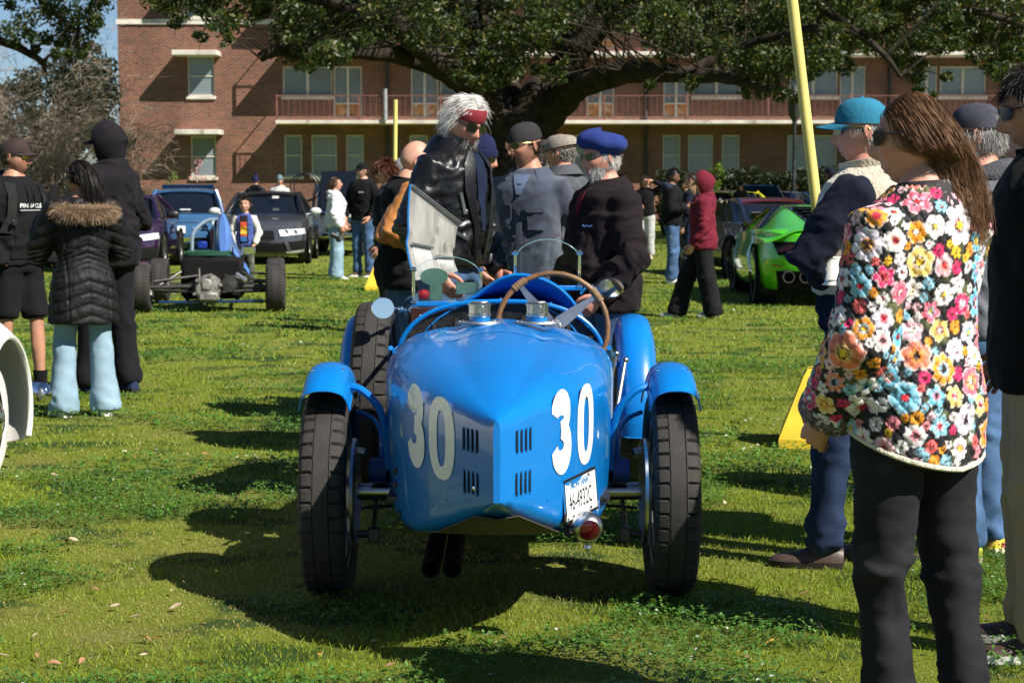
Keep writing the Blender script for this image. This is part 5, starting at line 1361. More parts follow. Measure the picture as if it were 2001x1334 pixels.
LDENIM = pmat('light_denim', (.23, .34, .42), rough=.85, var=.14, vscale=5, bump=.2, bscale=120, spec=.2)
DDENIM = pmat('dark_denim', (.018, .032, .075), rough=.85, var=.35, vscale=5, bump=.2, bscale=120, spec=.2, wear=((.05, .10, .2), 3, .60))
BLKC = cloth('black_cotton', (.0055, .0055, .0065)); CHARC = cloth('charcoal_cotton', (.022, .021, .024)); NAVY = cloth('navy_fabric', (.006, .0085, .020))
WSOLE = pmat('white_sole', (.7, .69, .66), rough=.6, var=.1)
# ================================================================== THE PEOPLE IN THE PHOTOGRAPH
from mathutils.bvhtree import BVHTree
def _bvh(s):
    if getattr(s, '_b', None) is None or s._bn != len(s.topv): s._b = BVHTree.FromPolygons([tuple(p) for p in s.topv], [tuple(q) for q in s.topf]); s._bn = len(s.topv)
    return s._b
def on(s, x, z, off=.004, front=True):
    c = s.sheared(Vector((x, 0, z))); d = -1 if front else 1
    h = _bvh(s).ray_cast(Vector((c.x, -2.0 * d, z)), Vector((0, d, 0)))
    y = h[0].y if h[0] is not None else (.13 if front else -.13)
    return Vector((c.x, y - d * off, z))
Person.on = on
def strip(s, name, pts, w, mat, parent=None, th=.004, off=.004, front=True):
    """flat band following a line (x,z) drawn on the garment"""
    P = [s.on(x, z, off, front) for x, z in pts]; g = []
    for i, p in enumerate(P):
        d = (P[min(i + 1, len(P) - 1)] - P[max(i - 1, 0)]).normalized(); n = Vector((d.z, 0, -d.x)).normalized(); ww = w if not hasattr(w, '__len__') else w[i]
        a = s.on(p.x - s.lean[0] * max(0, (p.z - .95) / .5) - n.x * ww / 2, p.z - n.z * ww / 2, off, front); b = s.on(p.x - s.lean[0] * max(0, (p.z - .95) / .5) + n.x * ww / 2, p.z + n.z * ww / 2, off, front)
        g.append([a, (a + b) / 2 + Vector((0, .002 if front else -.002, 0)), b])
    mb = MB(); mb.sheet(g, th=th); return mb.build(name, mat, parent or s.root)
def patch(s, name, poly, mat, parent=None, n=8, off=.005, front=True, th=.004):
    """four-cornered cloth patch (x,z) laid on the garment"""
    a, b, c, d = [np.array(p, float) for p in poly]; g = []
    for i in range(n + 1):
        v = i / n; l = lerp(a, d, v); r = lerp(b, c, v); g.append([s.on(*lerp(l, r, j / n), off, front) for j in range(n + 1)])
    mb = MB(); mb.sheet(g, th=th); return mb.build(name, mat, parent or s.root)
def print_on(s, text, size, x, z, mat, parent=None, name='chest_print', front=True, sx=1.0, bold=0):
    o = text_mesh(text, size, Matrix.Identity(4), mat, parent or s.root, name, sx, bold)
    for v in o.data.vertices:
        p = s.on(x - v.co.x if front else x + v.co.x, z + v.co.y, .005, front); v.co = p
    return o
Person.strip = strip; Person.patch = patch; Person.print_on = print_on
def px_at(px, d): return W(px, 420, d).x
LEA = pmat('black_leather', (.006, .006, .007), rough=.36, var=.3, vscale=12, bump=.35, bscale=26, spec=.45, coat=.0)

# --- woman in the floral quilted jacket (nearest figure) -------------
fw = Person('woman seen from behind in quilted floral jacket and black jeans, long brown hair', px_at(1796, 4.6), 4.6, 1.665, 40, near=True, skinm=SK_FAIR, head=(38, -4, 0), neck=(0, .01, .0), armL=((-.205, .0, 1.15), (-.19, .09, .99)), armR=((.17, .06, 1.15), (.13, .13, .93)), footL=(-.05, .03, 12), footR=(.17, -.07, -6), fem=1, chest=.05, bulk=.97, curlL=.7)
def floral_jacket(s):
    mb = MB(); e = .034
    R = torso_rings(e, .83, 1.505, s.bulk, 0, .015, .05)
    for r in R:
        for i, (x, y, z) in enumerate(r):               # curved shirt-tail hem, longest at the back
            if z < .97: r[i] = (x, y, z - (.97 - z) / .14 * (.055 * (-y / .16) - .02 * abs(x) / .2))
    mb.rings(R); mb.v = [tuple(p) for p in s.shear_np(np.array(mb.v))]
    for k in 'LR':
        a, el, w = s.arm[k]; inn = a + (Vector((0, a.y, a.z - .02)) - a) * .35
        mb.tube([inn, a, a.lerp(el, .5), el, el.lerp(w, .5), el.lerp(w, .95)], [.082, .090, .088, .088, .084, .070], 18)
    v, f = voxel(mb, .0050, 6); v = s.wrinkle(v, f, .0055, .7); n = vnormals(v, f)
    # quilting: diamond stitch lines pulled in, in a frame that runs round the body
    arm = np.zeros(len(v), bool); u = np.arctan2(v[:, 0], v[:, 1]) * .20; w_ = v[:, 2].copy()
    for k in 'LR':
        a, el, w = s.arm[k]
        for p, q in ((a, el), (el, w)):
            p_, q_ = np.array(p), np.array(q); d = q_ - p_; L = np.linalg.norm(d); d /= L
            t = (v - p_) @ d; r = v - p_ - t[:, None] * d; dist = np.linalg.norm(r, axis=1); m = (t > (.04 if p is a else -.02)) & (t < L + .05) & (dist < .135) & (np.abs(v[:, 0] - s.lean[0]) > .17)
            ax = np.cross(d, [0, 1, 0.]); ax /= np.linalg.norm(ax); ay = np.cross(d, ax)
            u[m] = np.arctan2(r[m] @ ax, r[m] @ ay) * .10; w_[m] = t[m] + (0 if p is a else .30)
    P_ = .040; qa = np.abs(((u + w_) / P_) % 1 - .5) * 2; qb = np.abs(((u - w_) / P_) % 1 - .5) * 2
    puff = np.minimum(1 - qa ** 6, 1 - qb ** 6); v = v + n * (puff * .0075 - .0055)[:, None]
    # printed flowers: pigment per vertex, flowers laid out on the surface
    rng = np.random.default_rng(12); C = np.tile(np.array([[.010, .010, .012]]), (len(v), 1)); h = lambda *c: np.array(srgb(*c))
    PAL = [h(245, 120, 140), h(250, 240, 240), h(245, 160, 40), h(110, 195, 225), h(225, 45, 110), h(235, 225, 240), h(245, 235, 235), h(250, 140, 110), h(248, 190, 200), h(140, 205, 230), h(250, 215, 120)]
    MID = [h(250, 205, 50), h(190, 30, 60), h(40, 25, 20), h(225, 50, 60), h(250, 240, 230)]
    leaf = vnoise(v * 26, 4); C[leaf > .42] = h(62, 68, 42); C[leaf > .62] = h(95, 100, 62)
    order = [(.056, 9), (.043, 38), (.031, 140), (.019, 400), (.012, 520)]; taken = np.zeros(len(v)); pts = []; 
    for R_, cnt in order:
        got = 0
        for _ in range(cnt * 8):
            if got >= cnt: break
            i = rng.integers(len(v)); c = v[i]
            if any(np.sum((c - q) ** 2) < (.86 * (R_ + r2)) ** 2 for q, r2 in pts): continue
            pts.append((c, R_)); got += 1
            near_ = np.where(np.sum((v - c) ** 2, 1) < (R_ * 1.12) ** 2)[0]; nn = n[i]; near_ = near_[(n[near_] @ nn) > .1]
            t = np.cross(nn, [0, 0, 1.0]); t /= max(np.linalg.norm(t), 1e-6); b_ = np.cross(nn, t); dv = v[near_] - c; x = dv @ t; y = dv @ b_; r = np.sqrt(x * x + y * y); a = np.arctan2(y, x) + rng.uniform(0, 6)
            npet = int(rng.choice([5, 5, 6, 8])); shp = rng.uniform(.18, .42); pointy = rng.uniform() < .35
            pet = np.abs(np.cos(a * npet / 2)); edge = R_ * (1 - shp + shp * (pet ** (1.6 if pointy else .45)))
            c1 = PAL[rng.integers(len(PAL))]; c2 = PAL[rng.integers(len(PAL))]; c3 = MID[rng.integers(len(MID))]
            if R_ < .022: c1 = [h(252, 200, 50), h(245, 235, 235), h(250, 150, 160), h(250, 165, 50), h(240, 110, 110), h(250, 200, 210), h(225, 50, 110), h(245, 240, 240), h(150, 205, 225)][rng.integers(9)]; c2 = c1; c3 = h(60, 35, 20) if rng.uniform() < .6 else h(200, 60, 60)
            inside = r < edge; q = (r / np.maximum(edge, 1e-6))
            col = lerp(c2[None], c1[None], sstep(.25, .62, q)[:, None])
            vein = (np.abs(np.sin(a * npet / 2)) > .93) & (q > .3); col = np.where(vein[:, None], col * .55, col)
            dots = (q < .36) & (q > .2) & (np.sin(a * 14) > .2); col = np.where((q < .24 + .04 * np.sin(a * 9))[:, None], c3[None], col); col = np.where(dots[:, None], h(45, 25, 30)[None], col)
            rim_ = (q > .90) & (R_ > .03); col = np.where(rim_[:, None], lerp(col, np.array([[.9, .88, .9]]), .55), col)
            C[near_[inside]] = col[inside]
    me = np_mesh('jacket', v, f); vcol(me, np.clip(C * .88, 0, 1)); s.topv, s.topf = v, f
    m_ = pmat('floral_quilted_cotton', (1, 1, 1), rough=.62, var=.06, vscale=20, bump=.12, bscale=160, attr='Col', spec=.3, sheen=.1)
    j = link('jacket', me, m_, s.root)
    # pale fleece lining showing at the hem and cuffs
    fl = pmat('cream_fleece', (.62, .58, .44), rough=.95, var=.15, vscale=60, bump=.8, bscale=110, sheen=.3)
    low = [r for r in R[:1]][0]; hem = MB(); hem.tube([(x * 1.005, y * 1.005, z - .004) for (x, y, z) in low] + [(low[0][0] * 1.005, low[0][1] * 1.005, low[0][2] - .004)], .0075, 8); hem.build('fleece_hem', fl, j)
    for k in 'LR':
        a, el, w = s.arm[k]; d = (w - el).normalized(); p = el.lerp(w, .97); x, y, _ = frame_from(d); c = MB(); c.rings([[p + d * t + (x * cos(b) + y * sin(b)) * r for b in [2 * pi * i / 24 for i in range(24)]] for t, r in ((-.05, .074), (-.02, .082), (.005, .080), (.012, .06), (-.01, .05))], cap0=False); c.build('cuff', m_ if False else pmat('cuff_print', (.10, .07, .08), rough=.7, var=.9, vscale=70, wear=((.55, .5, .5), 60, .56)), j)
    c = MB(); nb = s.nb; c.tube([nb + Vector((0, -.01, -.02)), nb + Vector((0, -.004, .045))], [.100, .072], 20); c.build('neckband', pmat('neckband_dark', (.02, .018, .02), rough=.8, var=.8, vscale=60, wear=((.4, .3, .3), 50, .6)), j)
floral_jacket(fw)
BJEAN = pmat('black_denim', (.018, .018, .021), rough=.85, var=.3, vscale=6, bump=.12, bscale=260, spec=.15, wear=((.036, .036, .042), 4, .56))
fw.vs = .009
fw.trousers(BJEAN, r=(.102, .088, .068, .060, .054), wr=.010, e=.004)
fw.shoes(BLKC, BLACKP)
fw.long_hair((.155, .082, .042), .235, 8000, seed=3, width=.0006, spread=.055, m=8, tuck=1, tone=.35)
fw.glasses()
q = MB(); q.tube([(.03, -.150, -.055), (.0, -.158, -.05), (-.03, -.150, -.055)], .006, 6); fw.part('hair_clip', q, pmat('brass', (.6, .42, .12), rough=.25, metal=1, var=.1))

# --- man in fleece vest and teal cap ---------------------------------
p = Person('man in cream fleece vest, navy sleeves and teal baseball cap holding a cup', px_at(1688, 6.9), 6.9, 1.765, 68, near=True, skinm=SK_PINK, head=(18, -4, 0), armL=((-.25, .16, 1.17), (-.10, .10, 1.10)), armR=((.22, -.08, 1.15), (.14, -.14, .95)), footL=(-.06, .12, 10), footR=(.12, -.05, -10), bulk=1.05, belly=.03)
p.top('shirt', NAVY, hem=.90, e=.025, sl_e=.036, wr=.012)
sv = p.topv, p.topf; p.top('vest', pmat('cream_sherpa', (.50, .44, .34), rough=.95, var=.2, vscale=40, bump=1.0, bscale=75, sheen=.4), hem=1.03, e=.052, sleeve=False, wr=.006)
p.collar(pmat('cream_sherpa', (1, 1, 1)), .07, .082, 60, .015, fold=False); p.trousers(DDENIM, wr=.010); p.shoes(pmat('brown_leather', (.06, .035, .025), rough=.5, var=.3, vscale=12), pmat('brown_sole', (.02, .014, .011), rough=.8), w=.054)
TEAL = cloth('teal_cotton', (.022, .15, .24)); p.cap(TEAL); p.glasses(pmat('clear_lens', (.35, .33, .25), rough=.1, var=0), pmat('gold_wire', (.45, .33, .12), rough=.3, metal=1, var=0), sc=.9); p.hair_short((.30, .28, .26), .02, 900, .03, 3, top=.024)
cm = thing('paper_cup', 'white paper cup held by the man in the fleece vest', 'cup', W(1621, 530, 6.75)); q = MB(); q.lathe([(0, -.05), (.030, -.05), (.040, .048), (.043, .05), (.043, .056), (.039, .054), (.036, -.03)], 20, cap=False); q.build('cup_wall', WHITEP, cm)

# --- man in grey hoodie and dark cap ---------------------------------
p = Person('man in heather grey hoodie, faded dark cap and bright neon sneakers', px_at(1912, 7.1), 7.1, 1.755, 58, near=True, skinm=SK_PINK, head=(10, -6, 0), bulk=1.1, belly=.04, armL=((-.26, .02, 1.15), (-.2, .2, 1.0)), armR=((.28, -.04, 1.15), (.25, .1, .93)), footL=(-.12, .0, 12), footR=(.12, -.02, -24))
HG = cloth('heather_grey', (.115, .118, .135), bscale=90); p.top('hoodie', HG, hem=.86, e=.035, wr=.012); p.hood_down(pmat('grey_fleece_lining', (.06, .062, .072), rough=.95, var=.3, vscale=70, bump=.8, bscale=90)); 
q = p.strip('shoulder_seam', [(-.20, 1.40), (-.1, 1.43), (0, 1.44), (.1, 1.43), (.20, 1.40)], .008, CHARC, front=False)
p.trousers(DENIM, r=(.105, .092, .078, .076, .080), wr=.011); 
NEON = pmat('neon_mesh', (.55, .62, .03), rough=.6, var=.9, vscale=9, wear=((.75, .12, .10), 12, .55)); p.shoes(NEON, pmat('cream_sole', (.62, .55, .40), rough=.6, var=.2, vscale=10), w=.052)
p.cap(pmat('faded_navy_cotton', (.035, .038, .055), rough=.9, var=.5, vscale=14, wear=((.10, .09, .09), 16, .57))); p.glasses(); p.hair_short((.34, .33, .32), .03, 1300, .02, 5, top=.024)

# --- man at the right edge --------------------------------------------
p = Person('man at the right edge in black jacket and khaki trousers with sunglasses', px_at(2046, 5.6), 5.6, 1.795, 82, near=True, stubble=.35, skinm=SK_TAN, head=(4, -14, 0), neck=(0, .03, -.005), bulk=1.04, armL=((-.24, -.06, 1.14), (-.20, -.06, .90)), nose=1.15)
p.top('jacket', BLKC, hem=.80, e=.04, wr=.010); p.collar(BLKC, .07, .08, 50, .015, fold=False); p.trousers(pmat('khaki_twill', (.36, .26, .16), rough=.85, var=.12, bump=.2, bscale=120), r=(.105, .092, .075, .072, .074)); p.shoes(pmat('brown_leather', (1, 1, 1)))
p.glasses(pmat('blue_mirror_lens', (.01, .03, .08), rough=.06, var=0, spec=.9, metal=.3)); p.hair_short((.016, .014, .013), .042, 3600, .035, 7, lift=.22, jit=.22)
# --- man hidden behind him
p = Person('man in dark jeans and black coat mostly hidden behind the khaki trousers', px_at(2010, 8.2), 8.2, 1.74, 70, skinm=SK_FAIR); p.top('coat', BLKC, hem=.8, e=.03); p.trousers(DDENIM); p.shoes(BLKC); p.hair_short((.03, .02, .015), .03)

# --- man in the leather jacket and red bandana -------------------------
p = Person('tall grey haired man in black leather jacket and red bandana looking into the engine', px_at(872, 9.7), 9.7, 1.93, -122, near=True, skinm=SK_PINK, head=(-16, -22, 0), neck=(.0, .045, -.02), lean=(0, .05), bulk=1.08, belly=.03, sh=1.0, armL=((-.25, .04, 1.15), (-.20, .16, .93)), armR=((.25, -.03, 1.15), (.23, .10, .92)), jaw=1.1, curlL=.6)
lj = p.top('jacket', LEA, hem=.93, e=.036, wr=.010, wscale=1.5, sl_e=.034)
SHIRT = cloth('navy_tshirt', (.008, .014, .035)); p.patch('shirt', [(-.045, 1.46), (.045, 1.46), (.012, 1.10), (-.012, 1.10)], SHIRT, n=10, off=.006)
for sd in (-1, 1):
    p.strip('lapel', [(sd * .035, 1.47), (sd * .085, 1.40), (sd * .095, 1.30), (sd * .055, 1.12), (sd * .04, .97)], [.02, .05, .06, .035, .02], LEA, off=.010, th=.006)
    p.strip('zip', [(sd * .14, 1.28), (sd * .115, 1.18)], .010, ALU, off=.007); p.strip('pocket_zip', [(sd * .15, 1.10), (sd * .10, 1.06)], .010, ALU, off=.007)
p.strip('waist_belt', [(x, .965) for x in np.linspace(-.19, .19, 9)], .045, LEA, off=.006, th=.006)
p.collar(LEA, .085, .088, 110, .02); p.trousers(DENIM, wr=.010); p.shoes(BLKC, BLACKP)
p.fuzz('beard', (.42, .40, .37), .032, 3000, lambda x, y, z: (z < -.048) & (y > -.01) & ~((z > -.083) & (np.abs(x) < .018) & (z < -.058) & (y > .07)) & ((z < -.055) | (np.abs(x) > .03)), 3, width=.0007, lift=.5)
BAN = pmat('red_bandana', (.22, .012, .022), rough=.8, var=.15, vscale=20, wear=((.5, .35, .25), 45, .70)); q = MB(); q.rings([[(.0815 * sin(t) * k, -.002 + .1035 * cos(t) * k, z + .012 * cos(t)) for t in [2 * pi * j / 32 for j in range(32)]] for k, z in ((1.0, .026), (1.03, .036), (1.0, .072), (.93, .085))], cap0=False, cap1=False); p.part('bandana', q, BAN)
q = MB(); q.ell((-.02, -.112, .035), (.022, .016, .014), 10, 8); q.tube([(-.02, -.12, .03), (-.045, -.14, .0), (-.05, -.145, -.03)], [.012, .016, .006], 6); p.part('bandana_knot', q, BAN)
p.fuzz('hair', (.70, .68, .65), .060, 4500, lambda x, y, z: ((z > .088) & (y < .07)) | ((y < -.01) & (z > -.035)) | ((np.abs(x) > .055) & (y < .045) & (z > .02)), 4, width=.0008, side=1.3, back=.3, lift=.22, droop=1.0, jit=.15, coljit=.25, m=7, scale=1.04); p.glasses(sc=1.02)

# --- man in corduroy shirt with backwards cap ---------------------------
p = Person('young man in grey blue corduroy shirt with cap worn backwards, hands behind his back', px_at(1036, 10.4), 10.4, 1.80, 158, near=True, stubble=.3, skinm=SK_TAN, head=(-30, -8, 0), neck=(.01, .025, 0), lean=(.0, .02), bulk=1.04, armL=((-.27, -.09, 1.15), (-.14, -.2, .96)), armR=((.27, -.09, 1.15), (.14, -.2, .96)), nose=1.15)
CORDU = pmat('grey_blue_corduroy', (.045, .057, .088), rough=.85, var=.25, vscale=8, bump=.4, bscale=130, weave=True, sheen=.35, spec=.2); cs = p.top('shirt', CORDU, hem=.80, e=.032, wr=.007)
p.strip('placket', [(.0, 1.42), (.0, 1.2), (.004, 1.0), (.0, .83)], .030, CORDU, off=.006)
for sd in (-1, 1):
    pk = p.patch('chest_pocket', [(sd * .045, 1.30), (sd * .135, 1.30), (sd * .132, 1.17), (sd * .048, 1.17)], CORDU, off=.007); p.patch('pocket_flap', [(sd * .040, 1.31), (sd * .140, 1.31), (sd * .136, 1.265), (sd * .044, 1.265)], CORDU, pk, off=.012, n=5)
for z in (1.36, 1.25, 1.14, 1.03, .92): q = MB(); c = p.on(.0, z, .010); q.ell(tuple(c), (.007, .004, .007), 8, 6); q.build('button', BLACKP, cs)
p.patch('tshirt', [(-.05, 1.47), (.05, 1.47), (.012, 1.36), (-.012, 1.36)], cloth('pale_tee', (.10, .14, .22)), off=.007); p.collar(CORDU, .062, .084, 80); p.trousers(CHARC); p.shoes(BLKC)
p.cap(cloth('charcoal_cap', (.028, .026, .028)), back=True); p.glasses(pmat('amber_lens', (.06, .05, .02), rough=.08, var=0, spec=.8), pmat('gold_wire', (1, 1, 1)), round_=True)
p.fuzz('moustache', (.025, .016, .012), .016, 260, lambda x, y, z: (z < -.048) & (z > -.066) & (np.abs(x) < .026) & (y > .07), 3, width=.0014, lift=.4); p.hair_short((.022, .015, .012), .018, 900, .03, 8, top=.024)

# --- man in the blue beret ---------------------------------------------
p = Person('white bearded man in royal blue beret and dark brown jacket beside the car', px_at(1183, 9.5), 9.5, 1.71, 118, near=True, skinm=SK_PINK, head=(2, -5, 0), neck=(.0, .02, 0), bulk=1.06, belly=.05, armL=((-.26, .0, 1.14), (-.22, .14, .94)), armR=((.26, -.02, 1.15), (.25, .12, .94)), jaw=1.1, nose=1.1)
BRN = cloth('dark_brown_fleece', (.011, .007, .0085)); bj = p.top('jacket', BRN, hem=.83, e=.045, wr=.014, sl_e=.042); p.patch('polo_shirt', [(-.035, 1.45), (.035, 1.45), (.010, 1.33), (-.010, 1.33)], cloth('maroon_polo', (.13, .012, .025)), off=.006); p.collar(BRN, .07, .085, 90)
p.strip('embroidery', [(-.07 - .005 * k, 1.27 + .003 * (k % 2) + .003 * sin(k * 1.7)) for k in range(11)], .008, pmat('blue_embroidery', (.15, .28, .6), rough=.6, var=.4, vscale=80), bj, th=.002)
p.trousers(DENIM, e=.01); p.shoes(BLKC)
q = MB(); BL = [(.082, .020), (.084, .034), (.112, .046), (.127, .070), (.124, .095), (.104, .122), (.065, .138), (.03, .143), (0, .144)]; q.rings([[((r + .004 * sin(t * 7 + 2)) * sin(t), -.016 + (r * 1.08 + .005 * sin(t * 5)) * cos(t), z + .014 * cos(t) + .008 * sin(t)) for t in [2 * pi * j / 40 for j in range(40)]] for r, z in [(max(r, .003), z) for r, z in BL]], cap0=False); bo = p.part('beret', q, cloth('royal_blue_wool', (.018, .035, .16), bump=.2, bscale=90)); 
p.fuzz('beard', (.55, .53, .50), .026, 2000, lambda x, y, z: (z < -.050) & (y > .0) & ~((z > -.083) & (np.abs(x) < .017) & (z < -.058) & (y > .07)) & ((z < -.057) | (np.abs(x) > .03)), 5, width=.0007, lift=.45); p.hair_short((.55, .53, .5), .022, 1100, .02, 9, top=.02); p.glasses(pmat('grey_lens', (.05, .05, .055), rough=.08, var=0, spec=.8), ALU, sc=.9)

# --- man in houndstooth flat cap, grey curly person behind, beanie man ---
p = Person('man in grey checked flat cap and slate jacket seen from behind between the others', px_at(1098, 13.2), 13.2, 1.83, 48, skinm=SK_PINK, head=(20, -4, 0), bulk=1.05, vox=.014); p.top('jacket', cloth('slate_canvas', (.075, .08, .09)), e=.035); p.collar(cloth('slate_canvas', (1, 1, 1)), .07, .085, 60); p.trousers(CHARC); p.shoes(BLKC); p.hair_short((.25, .23, .21), .02, 900, .0, 3, top=.02)
q = MB(); R = []
for i in range(8):
    a = pi / 2 * i / 7 * .97; R.append([((.098) * cos(a) ** .6 * sin(t), -.004 + (.125) * cos(a) ** .6 * cos(t), .026 + .088 * sin(a) + (.02 * cos(t) * (sin(a) - .9))) for t in [2 * pi * j / 28 for j in range(28)]])
q.rings(R, cap0=False); fc = p.part('flat_cap', q, pmat('houndstooth_wool', (.24, .21, .18), rough=.95, var=.5, vscale=95)); q = MB(); q.sheet([[(t * .075, .095 * sqrt(1 - (t * .9) ** 2) + u * .05, .026 - u * .014) for t in np.linspace(-1, 1, 11)] for u in (0, .5, 1)], th=.005); p.part('brim', q, pmat('houndstooth_wool', (1, 1, 1)), fc)
p = Person('person with wavy grey brown hair behind the corduroy shirt man', px_at(1064, 14.5), 14.5, 1.72, 60, skinm=SK_PINK, vox=.018); p.top('jacket', CHARC); p.trousers(BLKC); p.shoes(BLKC); p.fuzz('hair', (.20, .17, .14), .06, 1600, lambda x, y, z: (z > .05) | ((y < .02) & (z > -.05)), 3, width=.003, lift=.6, jit=.4)
p = Person('man in navy beanie and tan coat looking past the leather jacket', px_at(929, 11.6), 11.6, 1.75, -128, near=True, vox=.014, skinm=SK_PINK, head=(20, -10, 0), neck=(0, .03, 0), armL=((-.28, .06, 1.14), (-.12, .28, 1.12)), armR=((.27, .0, 1.15), (.2, .15, .95)), curlL=1.0); p.top('coat', cloth('tan_canvas', (.23, .16, .085)), hem=.9, e=.03); p.trousers(BLKC); p.shoes(BLKC); p.beanie(cloth('navy_knit', (.012, .014, .05), bump=.8, bscale=70)); p.glasses(sc=1.1)
cw = thing('paper_cup', 'striped paper coffee cup held up beside the leather jacket', 'cup', W(960, 440, 11.15)); q = MB(); q.lathe([(0, -.052), (.030, -.052), (.037, .045), (.037, .047), (.034, -.04)], 22, cap=False); q.build('cup_wall', pmat('green_striped_paper', (.55, .58, .45), rough=.6, var=.35, vscale=40), cw)
q = MB(); q.lathe([(.038, .044), (.039, .052), (.034, .058), (0, .058)], 22); q.build('lid', WHITEP, cw)
# hand on the cup belongs to the beanie man: fingers round its right side
q = MB()
for k in range(4): z = .02 - k * .019; q.tube([(.062, .02, z), (.052, -.015, z), (.034, -.034, z), (.012, -.041, z - .002)], [.010, .0095, .009, .0075], 7, round_ends=True)
q.ell((.068, .03, -.01), (.02, .035, .042), 10, 8); 
for o_ in [c for c in p.root.children if c.name.startswith('body')]:
    Mi = p.root.matrix_world.inverted() if False else (Matrix.Translation(p.root.location) @ Matrix.Rotation(p.root.rotation_euler.z, 4, 'Z') @ Matrix.Scale(p.root.scale.x, 4)).inverted()
    hv = MB(); hv.v = [tuple(Mi @ (Vector(v) + cw.location)) for v in q.v]; hv.f = q.f; hv.m = [0] * len(q.f); 
    bm = bmesh.new(); bm.from_mesh(o_.data); tmp = hv.mesh('h'); bm.from_mesh(tmp); bm.to_mesh(o_.data); bm.free()

# --- varsity jacket man --------------------------------------------------
p = Person('man in black varsity jacket with tan leather sleeves left of the leather jacket', px_at(790, 11.2), 11.2, 1.74, -72, near=True, skinm=SK_FAIR, head=(0, -16, 0), neck=(0, .03, -.01), bulk=1.10, belly=.03, lean=(0, .03), armR=((.24, -.17, 1.16), (.20, .12, 1.13)), armL=((-.28, .0, 1.14), (-.15, .2, 1.1)))
p.top('jacket', BLKC, hem=.84, e=.045, wr=.012, slm=pmat('tan_leather', (.42, .17, .045), rough=.42, var=.15, vscale=10, bump=.15, bscale=40, spec=.5), sl_e=.050); p.collar(BLKC, .05, .08, 60, .01, fold=False); p.trousers(LDENIM if False else DENIM); p.shoes(BLKC)
for dx in (0, .012): p.strip('hem_stripe', [(x, .862 + dx) for x in np.linspace(-.15, .15, 7)], .005, pmat('tan_stripe', (.42, .22, .08), rough=.7), off=.003, th=.002)

# --- group at the left ----------------------------------------------------
p = Person('man in brown baseball cap, black hoodie and shorts with backpack straps', px_at(30, 12.6), 12.6, 1.775, -124, near=True, vox=.013, stubble=.5, skinm=SK_TAN, head=(24, -4, 0), bulk=1.04, hands='', armL=((-.25, .02, 1.14), (-.18, .14, .92)), armR=((.26, -.02, 1.14), (.20, .12, .90)), footL=(-.10, .10, 10), footR=(.11, -.04, -8), nose=1.1)
hd_ = p.top('hoodie', cloth('black_hoodie', (.007, .007, .008)), hem=.90, e=.032, wr=.012); p.hood_down(cloth('black_hoodie', (1, 1, 1))); p.print_on('PINNACLE', .040, 0.0, 1.30, pmat('white_print', (.62, .62, .62), rough=.7, var=.1), hd_, bold=.001); p.strip('print_underline', [(-.09, 1.27), (.09, 1.27)], .004, pmat('grey_print', (.3, .3, .3), rough=.7), hd_)
for sd in (-1, 1): p.strip('backpack_strap', [(sd * .115, 1.45), (sd * .13, 1.36), (sd * .135, 1.24), (sd * .16, 1.12)], .045, cloth('strap_webbing', (.020, .022, .021)), off=.012, th=.01); q = MB(); c = p.on(sd * .14, 1.19, .03); q.box(c.x - .022, c.x + .022, c.y - .008, c.y + .008, c.z - .02, c.z + .02, c=.004); q.build('buckle', BLACKP, p.root)
p.patch('kangaroo_pocket', [(-.11, 1.08), (.11, 1.08), (.15, .95), (-.15, .95)], cloth('black_hoodie', (1, 1, 1)), off=.010, n=8, th=.006)
for sd in (-.02, .02): p.strip('drawstring', [(sd, 1.44), (sd * 1.3, 1.36), (sd * 1.1, 1.29)], .006, BLKC, off=.008)
p.trousers(cloth('black_shorts', (.007, .007, .009)), 'shorts', r=(.104, .094, .088), low=.92, wr=.006); p.shoes(cloth('grey_knit', (.12, .12, .12)), pmat('grey_sole', (.10, .10, .10), rough=.8)); p.cap(cloth('brown_cap', (.040, .026, .026))); p.glasses(pmat('gold_mirror_lens', (.30, .26, .03), rough=.1, var=.2, vscale=40, metal=.6)); p.hair_short((.03, .02, .015), .012, 800, .03, 4, top=.024)
q = MB(); q.box(-.14, .14, -.30, -.15, 1.0, 1.42, c=.05); q.build('backpack', cloth('strap_webbing', (1, 1, 1)), p.root)
for k in 'LR':
    h, kn, an, yw = p.leg[k]; q = MB(); q.tube([an + Vector((0, 0, .10)), an + Vector((0, 0, -.02))], [.050, .042], 14); q.build('sock', BLKC, p.root)

